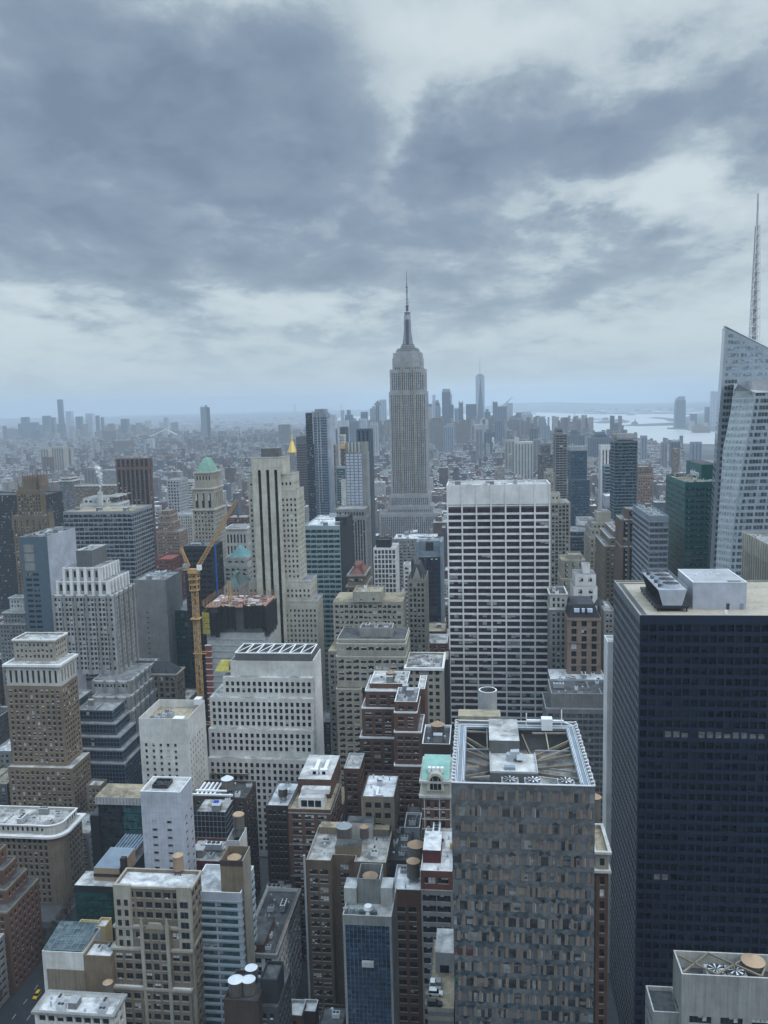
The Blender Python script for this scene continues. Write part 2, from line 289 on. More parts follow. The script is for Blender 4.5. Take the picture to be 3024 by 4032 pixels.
def win_quads(v, ww, wh, st, rng=None):
    """panes of one window as (u0,u1,z0,z1,out,mat)"""
    q = []; n = st['mu']+1; pw = ww/n; fr = st['fr']
    for i in range(n):
        u0 = -ww/2+i*pw; u1 = u0+pw
        b = {0: 0, 1: .34, 2: .55, 3: 1.0, 4: 0, 5: .2, 6: 0}[v]
        if n > 1 and rng is not None and rng.random() < .3: b = rng.choice((0, .3, .5, .75))
        if b > 0: q.append((u0, u1, wh*(1-b), wh, 0, st['bk']))
        if b < 1: q.append((u0, u1, 0, wh*(1-b), 0, st['gl']))
        if i: q.append((u0-.06, u0+.06, 0, wh, .05, fr))
    if st['kind'] == 'p' and .2 < st['rec'] < .5 and ww < 6 and st.get('sl', True): q.append((-ww/2-.12, ww/2+.12, -.2, .02, st['rec']+.1, 'sill'))
    if v == 6: q.append((-.42, .42, .02, .5, st['rec']+.12, 'ac_white'))
    if st['wh'] > 1.6 and st['kind'] == 'p' and st['rec'] > .2 and ww < 5: q.append((-ww/2, ww/2, wh*.5-.04, wh*.5+.04, .03, fr))
    return q
WINMESH = {}
def win_mesh(v, st, rng, ww):
    ww = round(ww*10)/10
    key = (id(st), v, ww)
    if key not in WINMESH:
        mb = MB()
        for (u0, u1, z0, z1, o, k) in win_quads(v, ww, st['wh'], st, rng): mb.quad((u0, -o, z0), (u1, -o, z0), (u1, -o, z1), (u0, -o, z1), k)
        WINMESH[key] = mb.build('window', meshonly=True)
    return WINMESH[key]
def facade(mb, wins, P0, P1, z0, z1, st, wall, full=True):
    P0 = Vector((P0[0], P0[1], 0)); P1 = Vector((P1[0], P1[1], 0)); U = P1-P0; Wd = U.length; U.normalize(); Nn = Vector((U.y, -U.x, 0))
    def pt(u, z, o=0.0): return (P0.x+U.x*u+Nn.x*o, P0.y+U.y*u+Nn.y*o, z)
    def qd(u0, u1, a, b, o, k): mb.quad(pt(u0, a, o), pt(u1, a, o), pt(u1, b, o), pt(u0, b, o), k)
    if st is None or not full or Wd < st['bw']*.8+st['ms']*.4 or z1-z0 < st['fh']+st['mt']*.5:
        qd(0, Wd, z0, z1, 0, wall); return
    ms = min(st['ms'], Wd*.15); nb = max(1, round((Wd-2*ms)/st['bw'])); bw = (Wd-2*ms)/nb; ww = min(st['ww']*bw/st['bw'] if st['ww'] > st['bw']*.8 else st['ww'], bw*.94)
    fh = st['fh']; nf = max(1, int((z1-z0-st['mt'])/fh)); rec = st['rec']; wh = st['wh']; base = z1-st['mt']-nf*fh
    # floors under the bottom of the picture are left plain
    k0 = 0
    for k in range(nf):
        pp = proj(pt(Wd/2, base+k*fh)); 
        if pp and pp[1] < 4250: k0 = k; break
        k0 = k
    bot = base+k0*fh if k0 else z0
    if k0: qd(0, Wd, z0, bot, 0, wall)
    sk = st['skip']
    cols = [i for i in range(nb) if not (sk and sk(i, nb))]
    edges = 0.0
    for i in range(nb):
        c = ms+(i+.5)*bw; u0 = c-ww/2; u1 = c+ww/2
        if i not in cols: continue
        qd(edges, u0, bot, z1, 0, wall)
        edges = u1
        if st['kind'] == 's':
            t = z1-st['mt']; b_ = base+k0*fh
            qd(u0, u1, t, z1, 0, wall)
            if b_ > bot: qd(u0, u1, bot, b_, 0, wall)
            mb.quad(pt(u0, b_), pt(u0, b_, -rec), pt(u0, t, -rec), pt(u0, t), wall); mb.quad(pt(u1, b_, -rec), pt(u1, b_), pt(u1, t), pt(u1, t, -rec), wall)
            mb.quad(pt(u0, t, -rec), pt(u1, t, -rec), pt(u1, t), pt(u0, t), wall); mb.quad(pt(u0, b_), pt(u1, b_), pt(u1, b_, -rec), pt(u0, b_, -rec), wall)
            for k in range(k0, nf):
                zb = base+k*fh+(fh-wh)/2
                qd(u0, u1, base+k*fh, zb, -rec, st['sp']); qd(u0, u1, zb+wh, base+(k+1)*fh, -rec, st['sp'])
                wins.append((pt(c, zb, -rec+.0), U, ww, st))
        else:
            prev = bot
            for k in range(k0, nf):
                zb = base+k*fh+(fh-wh)/2; zt = zb+wh
                qd(u0, u1, prev, zb, 0, wall); prev = zt
                mb.quad(pt(u0, zb), pt(u0, zb, -rec), pt(u0, zt, -rec), pt(u0, zt), wall); mb.quad(pt(u1, zb, -rec), pt(u1, zb), pt(u1, zt), pt(u1, zt, -rec), wall)
                mb.quad(pt(u0, zt, -rec), pt(u1, zt, -rec), pt(u1, zt), pt(u0, zt), wall); mb.quad(pt(u0, zb), pt(u1, zb), pt(u1, zb, -rec), pt(u0, zb, -rec), wall)
                wins.append((pt(c, zb, -rec), U, ww, st))
            qd(u0, u1, prev, z1, 0, wall)
    qd(edges, Wd, bot, z1, 0, wall)
    def bar(u0, u1, a, b, p, k):
        vs = [pt(u0, a, .0), pt(u1, a, .0), pt(u1, a, p), pt(u0, a, p), pt(u0, b, .0), pt(u1, b, .0), pt(u1, b, p), pt(u0, b, p)]
        mb.mesh(vs, [(3, 2, 6, 7), (0, 3, 7, 4), (2, 1, 5, 6), (4, 7, 6, 5), (0, 1, 2, 3)], k)
    if st['pr']:
        n_, w_, p_ = st['pr'][:3]
        for i in range(0, nb+1, n_):
            c = ms+i*bw; bar(max(0, c-w_/2), min(Wd, c+w_/2), bot, z1+.6, p_, st['pr'][3] if len(st['pr']) > 3 else wall)
    if st['bt']:
        n_, h_, p_ = st['bt'][:3]; kk = st['bt'][3] if len(st['bt']) > 3 else wall
        for k in range(nf, k0, -n_):
            z = base+k*fh; bar(0, Wd, z-h_/2, z+h_/2, p_, kk)
def rect(x0, x1, y0, y1): return [(x0, y0), (x1, y0), (x1, y1), (x0, y1)]
def inset(pts, d):
    n = len(pts); out = []
    for i in range(n):
        p = Vector(pts[i]); a = (p-Vector(pts[i-1])).normalized(); b = (Vector(pts[(i+1) % n])-p).normalized()
        na = Vector((-a.y, a.x)); nb = Vector((-b.y, b.x)); m = (na+nb); m = m/max(.3, m.dot(na)); out.append((p.x+m.x*d, p.y+m.y*d))
    return out
def ring(mb, pts, z0, z1, proud, k):
    """a band standing proud of the wall all round"""
    o = inset(pts, -proud); n = len(pts); i_ = inset(pts, .3)
    vs = [(p[0], p[1], z0) for p in o]+[(p[0], p[1], z1) for p in o]+[(p[0], p[1], z1) for p in i_]+[(p[0], p[1], z0) for p in pts]
    fs = []
    for i in range(n):
        j = (i+1) % n; fs += [(i, j, n+j, n+i), (n+i, n+j, 2*n+j, 2*n+i), (3*n+i, 3*n+j, j, i)]
    mb.mesh(vs, fs, k)
NWIN = [0]
def place_windows(root, wins, rng, maxn=100):
    if not wins: return
    sc_ = []
    for w in wins:
        p = proj(w[0])
        vis = p and -40 < p[0] < 3064 and -40 < p[1] < 4072
        size = w[2]*FPX/p[2] if vis else 0
        sc_.append((-(size), len(sc_), w, vis))
    sc_.sort(key=lambda t: (t[0], t[1]))
    big = [t for t in sc_ if t[3] and -t[0] > 4.0]
    ind = big[:maxn] if len(big) >= 4 else []
    rest = [t for t in sc_[len(ind):]]
    ox, oy, oz = world_loc(root)
    def variant(st):
        r = rng.random()
        if r > st['bl']: return 0
        if st['kind'] == 'p' and st['bl'] > .28 and st.get('ac', True) and rng.random() < .16: return 6
        return rng.choice((1, 1, 2, 3, 5))
    for t in ind:
        (p, U, ww, st) = t[2]; me = win_mesh(variant(st), st, rng, ww)
        o = bpy.data.objects.new('window', me); COL.objects.link(o); o.parent = root; o.location = (p[0]-ox, p[1]-oy, p[2]-oz); o.rotation_euler.z = math.atan2(U.y, U.x)
        NWIN[0] += 1
    if rest:
        mb = MB()
        for t in rest:
            (p, U, ww, st) = t[2]; Nn = (U.y, -U.x)
            for (u0, u1, a, b, o, k) in win_quads(variant(st), ww, st['wh'], st, rng):
                def q(u, z): return (p[0]+U.x*u+Nn[0]*o, p[1]+U.y*u+Nn[1]*o, p[2]+z)
                mb.quad(q(u0, a), q(u1, a), q(u1, b), q(u0, b), k)
        o = mb.build('window', root); o['kind'] = 'stuff'
BL = []      # every building: dict for roofs, clutter and keeping the street grid clear
def roofcap(mb, pts, z1, par, roofk, cop):
    i_ = inset(pts, .35); n = len(pts); zr = z1-par
    vs = [(p[0], p[1], z1) for p in pts]+[(p[0], p[1], z1) for p in i_]+[(p[0], p[1], zr) for p in i_]
    fs = []
    for i in range(n):
        j = (i+1) % n; fs += [(i, j, n+j, n+i), (n+j, n+i, 2*n+i, 2*n+j)]
    mb.mesh(vs, fs, cop); 
    return i_, zr
def building(name, label, cat, tiers, wall='limestone', sty='punch', roof='roof_grey', cop=None, sd=None, corn=None, clutter=1.0, par=1.1, group=None, seed=None, faces=None, maxw=100, tank=0, wins_side=True):
    """tiers: list (bottom to top) of dicts pts, z0, z1 and optional sty, wall, corn. Every tier is a closed block with real openings."""
    rng = random.Random(seed if seed is not None else len(BL)*13+5)
    t0 = tiers[0]; cx = sum(p[0] for p in t0['pts'])/len(t0['pts']); cy = sum(p[1] for p in t0['pts'])/len(t0['pts'])
    root = empty(name, (cx, cy, 0), label, cat, group)
    wm = MB(); RR = []; CC = []; wins = []
    for ti, t in enumerate(tiers):
        rm = MB(); cm = MB(); RR.append(rm); CC.append(cm)
        pts = t['pts']; n = len(pts); st = STY[t.get('sty', sty)] if isinstance(t.get('sty', sty), str) else t.get('sty', sty); wl = t.get('wall', wall); last = t.get('last', ti == len(tiers)-1)
        for i in range(n):
            a = pts[i]; b = pts[(i+1) % n]; U = (b[0]-a[0], b[1]-a[1]); Nn = (U[1], -U[0]); m = ((a[0]+b[0])/2, (a[1]+b[1])/2)
            facing = Nn[0]*(0-m[0])+Nn[1]*(0-m[1]) > 0
            sf = t.get('blank', ())
            facade(wm, wins, a, b, t['z0'], t['z1'], st, wl, full=(facing and i not in sf))
        c = t.get('corn', corn)
        if c: ring(cm, pts, t['z1']-c[1], t['z1']+.12, c[0], c[2])
        if last or t.get('open'):
            i_, zr = roofcap(wm if not cop else cm, pts, t['z1']+(.12 if False else 0), par, roof, cop or wl)
            rm.poly([(p[0], p[1], zr) for p in i_], t.get('roof', roof))
        else:
            rm.poly([(p[0], p[1], t['z1']-.02) for p in pts], t.get('roof', roof))
            if cop: ring(cm, pts, t['z1']-.5, t['z1']+.3, .12, cop)
    wm.build('wall', root)
    for m_ in RR:
        if m_.f: m_.build('roof', root)
    for m_ in CC:
        if m_.f: m_.build('cornice', root)
    place_windows(root, wins, rng, maxw)
    top = tiers[-1]
    rec = dict(root=root, pts=top['pts'], z=top['z1']-par, sd=sd, rng=rng, clutter=clutter, tank=tank, tiers=tiers)
    BL.append(rec); return rec
def B(name, label, cat, crop, tl, Y, D, wall='limestone', sty='punch', sd=None, **kw):
    """tl bottom to top: (xl, xr, ytop[, dY[, D[, opts]]]) in pixels of one crop of the photo; Y distance of the front, D depth in metres,
    ('x', px) where the receding top edge ends, or ('y', py) where the roof ends at the back."""
    tiers = []; zprev = 0.0; ybase = None
    ref = next((t for t in tl if len(t) < 4 or not t[3]), tl[0]); ref = list(ref)+[None]*(6-len(ref))
    Yr = Y+(ref[3] or 0); _, Zr = unproj((px_(crop, ref[0])+px_(crop, ref[1]))/2, py_(crop, ref[2]), Yr); Ra = solveX(px_(crop, ref[0]), Yr, Zr); Rb = solveX(px_(crop, ref[1]), Yr, Zr)
    Dd = next((t[4] for t in tl if len(t) > 4 and isinstance(t[4], tuple)), None) or D
    if isinstance(Dd, tuple):
        if Dd[0] == 'x':
            xs = px_(crop, Dd[1]); xc = Rb if Rb < 0 or xs > px_(crop, ref[1]) else Ra; w = RGT*FPX - FWD*(xs-1512); ybase = -(xc*w.x+(Zr-CAMH)*w.z)/w.y
        else: ybase = solveY(py_(crop, Dd[1]), (Ra+Rb)/2, Zr)
        ybase = max(ybase, Y+6)
    else: ybase = Y+Dd if Dd else None
    for k, t in enumerate(tl):
        t = list(t)+[None]*(6-len(t)); xl, xr, yt, dY, Dk, op = t; cr = crop; op = dict(op or {})
        Yk = Y+(dY or 0); xm = (px_(cr, xl)+px_(cr, xr))/2
        _, Z = unproj(xm, py_(cr, yt), Yk); X0 = solveX(px_(cr, xl), Yk, Z); X1 = solveX(px_(cr, xr), Yk, Z)
        if isinstance(Dk, (int, float)): y1 = Yk+Dk; ybase = ybase or y1
        else: y1 = ybase
        d = dict(pts=op.pop('pts', None) or rect(X0, X1, Yk, y1), z0=zprev, z1=Z); d.update(op); tiers.append(d); 
        if not op.get('keep'): zprev = Z
        if Z <= d['z0']: print('BADTIER', label, k, Z, d['z0'])
    if DEBUG: print('%-44s Y=%.0f D=%.0f W=%.0f X=%.0f Z=%s' % (label[:44], Y, ybase-Y, tiers[0]['pts'][1][0]-tiers[0]['pts'][0][0], tiers[0]['pts'][0][0], [round(t['z1']) for t in tiers]))
    return building(name, label, cat, tiers, wall, sty, sd=sd, **kw)
DEBUG = False
PAL['mid_light'] = [(.26, .29, .32), dict(rough=.5, streak=.08)]
# ================================================================== THE BUILDINGS (east side, left of the picture)
WS = dict(cop='coping_white')
B('office_building', 'blue glass slab with a blank lavender side wall and framed grey top windows', 'skyscraper', 'A',
  [(125, 303, 1018)], 600, ('x', 490), wall='teal_panel', sty=ST(fh=5.6, bw=8.2, ww=6.3, wh=2.6, rec=.25, gl='g_teal', mu=3, bl=.1, mt=24, ms=3.2, bk='blind_dim'), roof='roof_dark', cop='steel', sd='blue glass slab with lavender side', clutter=1.4, tiers_blank=None) if False else None
def slab_lavender():
    r = B('office_building', 'blue glass slab with a blank lavender side wall and pale panels near its top', 'skyscraper', 'A', [(125, 303, 1018, 0, ('x', 490), dict(blank=(1,)))], 600, None,
          wall='teal_panel', sty=ST(fh=4.1, bw=5.4, ww=4.4, wh=2.0, rec=.2, gl='g_dark', mu=3, bl=.12, mt=27, ms=2.2, bk='blind_dim', skip=lambda i, n: i == n-1), roof='roof_dark', cop='steel', sd='blue glass slab with lavender side', clutter=1.2)
    p = r['tiers'][0]['pts']; z = r['tiers'][0]['z1']; mb = MB()
    mb.box(p[1][0]-.02, p[1][0]+.25, p[1][1]+.6, p[2][1]-.3, 0, z+.3, 'lavender'); mb.build('panel', r['root'])
    mb = MB()
    for k in range(3): mb.box(p[0][0]+3, p[1][0]-11, p[0][1]-.15, p[0][1]+.05, z-26+k*7, z-20+k*7, 'grey_stone')
    o = mb.build('panel', r['root'])
slab_lavender()
B('office_building', 'broad dark office slab striped with grey bands, white roof boxes on top', 'office tower', 'A', [(412, 862, 852)], 720, ('x', 994), wall='mid_light',
  sty=ST(fh=4.0, bw=4.6, ww=4.5, wh=2.75, rec=.25, gl='g_navy', bl=.04, mt=2.2, ms=.2, mu=2, bk='blind_dim'), roof='roof_tan', cop='light_grey', sd='broad grey banded slab', clutter=1.5)
B('art_deco_tower', 'white art deco tower with a scalloped crown and stepped wings', 'tower', 'D',
  [(600, 850, 1000, -26, None, dict(roof='roof_grey')), (600, 845, 905, -22), (600, 850, 800, -14), (338, 740, 238, 0), (368, 706, 150, 3, None, dict(sty=ST(fh=6.2, bw=5.2, ww=2.2, wh=4.6, rec=.7, mt=1.2, mu=0, bl=0, ms=.5, pr=(1, 1.9, 1.0, 'white_paint')))),
   (410, 655, 62, 7, None, dict(sty=ST(fh=6.2, bw=4.8, ww=1.7, wh=4.6, rec=.7, mt=1.2, mu=0, bl=0, ms=.5, pr=(1, 1.9, 1.0, 'white_paint')))), (495, 597, -55, 12, None, dict(sty='none', wall='mid_grey', roof='roof_grey'))],
  540, 36, wall='light_grey', sty=ST(fh=3.45, bw=2.7, ww=1.75, wh=2.1, kind='s', sp='white_stone', rec=.6, bl=.4, pr=(3, 1.6, 1.0, 'grey_stone'), mu=0, bt=(50, .2, .2)), cop='white_paint', sd='white scalloped art deco tower', clutter=.5)
B('brick_tower', 'brown brick tower with white banded top, broad white cornice and small penthouse', 'tower', 'D',
  [(50, 470, 1365, -3), (36, 400, 830), (34, 386, 690, 0, None, dict(wall='pale_stone', sty=ST(fh=10, bw=3.4, ww=1.5, wh=7.6, rec=.6, mt=2.5, mu=0, bl=0), corn=(1.3, 1.3, 'white_paint'), roof='roof_pale')),
   (85, 352, 528, 6, 15, dict(sty='punch_s', wall='beige', corn=(.7, .9, 'white_paint')))],
  450, ('x', 505), wall='tan_brick', sty=ST(fh=3.25, bw=3.1, ww=1.6, wh=1.95, mu=0, bl=.42), roof='roof_pale', sd='brown brick tower with white cornice', clutter=.8)
B('office_building', 'dark blue glass office block stepping back in five thin terraces', 'office building', 'D',
  [(560, 815, 1338, -14), (520, 803, 1250, -10.5), (508, 782, 1165, -7), (500, 755, 1078, -3.5), (495, 735, 990, 0)], 486, ('x', 812), wall='slate_blue',
  sty=ST(fh=2.55, bw=2.05, ww=1.72, wh=2.1, rec=.14, gl='g_navy', bl=.05, mt=.9, ms=.3, mu=0), roof='roof_grey', cop='steel', sd='dark blue terraced glass block', clutter=.6)
B('concrete_building', 'stained white concrete block with a sunken mechanical roof and few windows', 'office building', 'D', [(905, 1222, 1045, 0, ('x', 1337), {})], 400, None, wall='white_stone',
  sty=ST(fh=3.3, bw=3.6, ww=1.35, wh=1.7, rec=.35, mt=12.5, mb=0, mu=0, bl=.3, ms=1.2, skip=lambda i, n: i == n-1), roof='roof_tan', sd='stained white concrete block', clutter=0, par=4.2)
def panel_tower():
    r = B('panel_tower', 'slim lavender metal panelled tower with a column of single dark windows', 'tower', 'F', [(915, 1175, 195, 0, ('x', 1251))], 304, None, wall='lavender',
          sty=ST(fh=3.25, bw=3.2, ww=2.1, wh=1.15, rec=.25, mt=11, mu=0, bl=.1, ms=.6, skip=lambda i, n: i not in (1, 3)), roof='roof_pale', cop='coping_white', sd='slim lavender panelled tower', clutter=0)
    p = r['tiers'][0]['pts']; z = r['tiers'][0]['z1']; mb = MB(); x0, y0 = p[0]; x1, y1 = p[2]
    n = 11
    for i in range(1, n): 
        x = x0+(x1-x0)*i/n; mb.box(x-.04, x+.04, y0-.05, y0, 40, z, 'light_grey')
    for i in range(1, 6):
        y = y0+(y1-y0)*i/6; mb.box(x1, x1+.05, y-.04, y+.04, 40, z, 'light_grey')
    k = 0
    while z-2.2*k > 45:
        k += 1; mb.box(x0, x1, y0-.045, y0, z-2.2*k-.04, z-2.2*k+.04, 'light_grey')
    mb.build('panel_joint', r['root'])
    return r
PANEL = panel_tower()
# --- far left
B('office_tower', 'dark glass slab behind the gothic crowned brown tower', 'skyscraper', 'A', [(-160, 306, 745)], 1000, 40, wall='charcoal', sty='curtain', roof='roof_dark', sd=None, clutter=0, maxw=0)
B('gothic_tower', 'brown gothic tower with a crown of pointed buttresses at the left edge', 'tower', 'A',
  [(80, 312, 880), (105, 268, 715, 3), (120, 240, 690, 5), (147, 246, 622, 6, 18, dict(wall='salmon'))], 820, ('x', 345), wall='tan_brick', sty=ST(fh=3.6, bw=3.2, ww=1.5, wh=2.2, kind='s', rec=.5, sp='tan_brick', pr=(1, .9, .6), mt=4), sd=None, clutter=0)
def gothic_crown():
    r = BL[-1]; mb = MB()
    for t, h in ((r['tiers'][0], 7), (r['tiers'][2], 9), (r['tiers'][3], 5)):
        p = t['pts']; x0, y0 = p[0]; x1, y1 = p[2]
        for i in range(7):
            for q in ((x0+(x1-x0)*i/6, y0), (x1, y0+(y1-y0)*i/6)): mb.frustum(rect(q[0]-.9, q[0]+.9, q[1]-.9, q[1]+.9), t['z1']-14, rect(q[0]-.15, q[0]+.15, q[1]-.15, q[1]+.15), t['z1']+(h if i % 2 == 0 else h*.5), 'tan_brick')
    mb.build('pinnacle', r['root'])
gothic_crown()
B('classical_building', 'small pale building with a colonnade and stepped white top', 'building', 'D', [(-10, 165, 425), (18, 158, 352), (60, 150, 255, 3, 10, dict(wall='white_stone'))], 640, 22, wall='grey_stone', sty='punch_s', corn=(.8, .8, 'pale_stone'), clutter=.6, sd='small pale colonnaded building')
B('brick_tower', 'reddish brown brick tower with dark vertical window strips and chamfered corners', 'skyscraper', 'A', [(757, 972, 575, 0, None, dict(pts=None)), (753, 972, 508)], 1230, ('x', 992), wall='salmon_brick' if False else 'rust_brick',
  sty=ST(fh=3.8, bw=7.5, ww=4.6, wh=3.2, kind='s', rec=.8, sp='spandrel_dark', gl='g_black', mt=1, mu=1, bl=0, pr=(1, 1.6, .8)), clutter=.5, sd=None)
B('apartment_block', 'white stepped hospital like block with a steaming chimney behind the banded slab', 'building', 'A', [(522, 765, 800), (540, 700, 765), (700, 765, 750, 5)], 820, 30, wall='white_stone', sty='punch2', clutter=0, maxw=0)
B('apartment_block', 'wide flat brown slab left of the red brick tower', 'building', 'A', [(490, 752, 680)], 1340, 30, wall='tan_brick', sty='punch', corn=(1, 2, 'white_stone'), clutter=0, maxw=0)
B('apartment_block', 'dark block with a round white roof ring in the left distance', 'building', 'A', [(386, 472, 650), (400, 450, 632)], 1500, 30, wall='mid_grey', sty='punch', corn=(1, 2, 'white_stone'), clutter=0, maxw=0)
B('office_building', 'low white building with tall vertical fins beside the red brick tower', 'building', 'A', [(660, 758, 582)], 1800, 40, wall='light_grey', sty='strips', clutter=0, maxw=0)
B('office_building', 'small white tower with an even grid of square black windows', 'tower', 'A', [(1087, 1170, 645)], 1080, ('x', 1228), wall='light_grey', sty=ST(fh=4.2, bw=3.9, ww=2.1, wh=2.3, rec=.5, gl='g_black', mu=0, bl=.1), sd=None, clutter=.6)
B('office_building', 'pale horizontally banded block tucked behind the white gridded tower', 'building', 'A', [(1195, 1262, 652)], 1180, 30, wall='white_stone', sty='band', clutter=0, maxw=0)
B('apartment_block', 'beige wedding cake apartment house between the red tower and green pyramid', 'building', 'A', [(1022, 1172, 985), (1030, 1128, 925, 2), (1042, 1115, 880, 4), (1062, 1108, 848, 6)], 900, 26, wall='salmon', sty='punch_s', clutter=.4, maxw=0, cop='limestone')
B('apartment_block', 'long white apartment house left of the green pyramid tower', 'building', 'A', [(1130, 1256, 872)], 950, 34, wall='pale_stone', sty='punch_s', clutter=.5, maxw=0)
def mercantile():
    r = B('pyramid_roof_tower', 'cream tower with arched top windows and a green copper pyramid roof', 'tower', 'A',
      [(1258, 1400, 838, 0), (1254, 1392, 700, 1.5, None, dict(sty=ST(fh=17, bw=6, ww=2.6, wh=13, rec=.8, mt=3, mu=1, bl=0))), (1268, 1382, 595, 4, None, dict(sty=ST(fh=6, bw=3, ww=1.2, wh=3.6, rec=.5, mt=2.5, mu=0, bl=0)))],
      735, ('x', 1466), wall='beige', sty=ST(fh=3.7, bw=3.0, ww=1.5, wh=2.2, rec=.4, bl=.3), corn=(.9, 1.2, 'cream'), sd=None, clutter=0)
    t = r['tiers'][-1]; p = t['pts']; z = t['z1']; mb = MB(); q = inset(p, 1.0); c = inset(p, min(p[1][0]-p[0][0], p[2][1]-p[1][1])*.40)
    _, zt = unproj(px_('A', 1345), py_('A', 505), p[0][1]+8); mb.frustum(q, z-1, c, zt, 'green_copper'); mb.build('pyramid_roof', r['root'])
mercantile()
B('low_building', 'low house with an orange red hipped roof left of the crane', 'building', 'A', [(1012, 1120, 1165)], 720, 30, wall='red_brick', sty='punch_s', roof='red_roof', clutter=0, maxw=0)
B('low_building', 'small dark red house right behind the crane cab', 'building', 'A', [(1120, 1190, 1235)], 690, 18, wall='maroon', sty='punch_s', roof='dull_red_roof', clutter=.5, maxw=0)
def dark_hoist():
    r = B('dark_tower', 'charcoal tower with a thin blue hoist strip behind the crane boom', 'tower', 'A', [(1200, 1392, 1078)], 610, ('x', 1452), wall='charcoal', sty=ST(fh=4, bw=5, ww=4.2, wh=2, rec=.15, gl='g_black', bl=.02, mu=0), roof='roof_dark', cop='grey', clutter=.5, sd='charcoal tower behind the crane')
    t = r['tiers'][0]; x = t['pts'][1][0]; mb = MB(); mb.box(x+.3, x+1.3, t['pts'][0][1]+1.5, t['pts'][0][1]+2.8, 0, t['z1']+1, 'blue_strip'); mb.build('hoist_rail', r['root'])
dark_hoist()
def teal_roof_house():
    r = B('teal_roof_building', 'pale stone building with a teal hipped roof left of the cream tower', 'building', 'A', [(1460, 1622, 1205), (1472, 1612, 1152, 2)], 650, 26, wall='pale_stone', sty='punch2', clutter=0, maxw=60)
    t = r['tiers'][-1]; p = t['pts']; mb = MB(); _, zt = unproj(px_('A', 1552), py_('A', 1080), p[0][1]+9); mb.frustum(inset(p, 1.5), t['z1']-1, inset(p, 8.5), zt, 'teal_roof'); mb.build('hipped_roof', r['root'])
teal_roof_house()
def green_hip():
    r = B('hip_roof_building', 'grey house with a dark green hipped roof just behind the construction site', 'building', 'A', [(1460, 1572, 1342)], 575, 26, wall='grey_stone', sty='punch_s', clutter=0, maxw=40)
    t = r['tiers'][-1]; p = t['pts']; mb = MB(); mb.frustum(p, t['z1']-.5, inset(p, 8), t['z1']+8, 'dark_green_roof'); mb.build('hipped_roof', r['root'])
green_hip()
B('classical_building', 'pale classical block with tall columns right of the green pyramid tower', 'building', 'A', [(1468, 1612, 962)], 840, 30, wall='pale_stone', sty=ST(fh=12, bw=3.6, ww=1.8, wh=9, rec=.9, mt=5, mu=0, bl=0), corn=(1, 1.2, 'white_stone'), clutter=.5, maxw=0)
B('brick_building', 'dark red brick block behind the pale columned building', 'building', 'A', [(1478, 1612, 892)], 930, 30, wall='brown_brick', sty='punch_s', clutter=.5, maxw=0)
B('concrete_tower', 'plain grey concrete slab with a dark green glass flank', 'tower', 'D', [(868, 1080, 138, 0, ('x', 1183), {})], 620, None, wall='grey', sty=ST(fh=4.1, bw=5.4, ww=1.7, wh=.9, rec=.2, mt=24, mu=0, bl=0, ms=1, skip=lambda i, n: n < 9 and i != 1), roof='roof_grey', sd='plain grey concrete slab', clutter=1.6)
B('glass_building', 'dark green glass building standing behind the orange crane mast', 'office building', 'D', [(1092, 1268, 338)], 636, 46, wall='green_glass_panel', sty=ST(fh=3.9, bw=2.6, ww=2.4, wh=3.3, rec=.08, gl='g_green', bl=.08, mu=0, ms=.2, bk='blind_dim'), roof='roof_grey', sd='dark green glass building', clutter=.7, maxw=60)
def mansard():
    r = B('mansard_building', 'stone block with a long dark slate hipped roof and dormers', 'building', 'D', [(800, 1152, 752)], 560, ('x', 1202), wall='tan', sty=ST(fh=4.1, bw=4.2, ww=2.6, wh=2.8, rec=.5, mt=1.5, mu=2, bl=.1), corn=(.8, .9, 'beige'), clutter=0, sd='slate roofed stone block')
    t = r['tiers'][0]; p = t['pts']; mb = MB(); mb.frustum(inset(p, .8), t['z1']-.6, inset(p, 7.5), t['z1']+7, 'slate_roof'); 
    x0, y0 = p[0]; x1 = p[1][0]; h = mb.build('hipped_roof', r['root'])
    for i in range(6):
        m2 = MB(); x = x0+8+i*(x1-x0-16)/5; m2.frustum(rect(x-.9, x+.9, y0+2.0, y0+6), t['z1']+.6, rect(x-.1, x+.1, y0+2.0, y0+6), t['z1']+3.4, 'steel_dark')
        o = m2.build('dormer', h)
mansard()
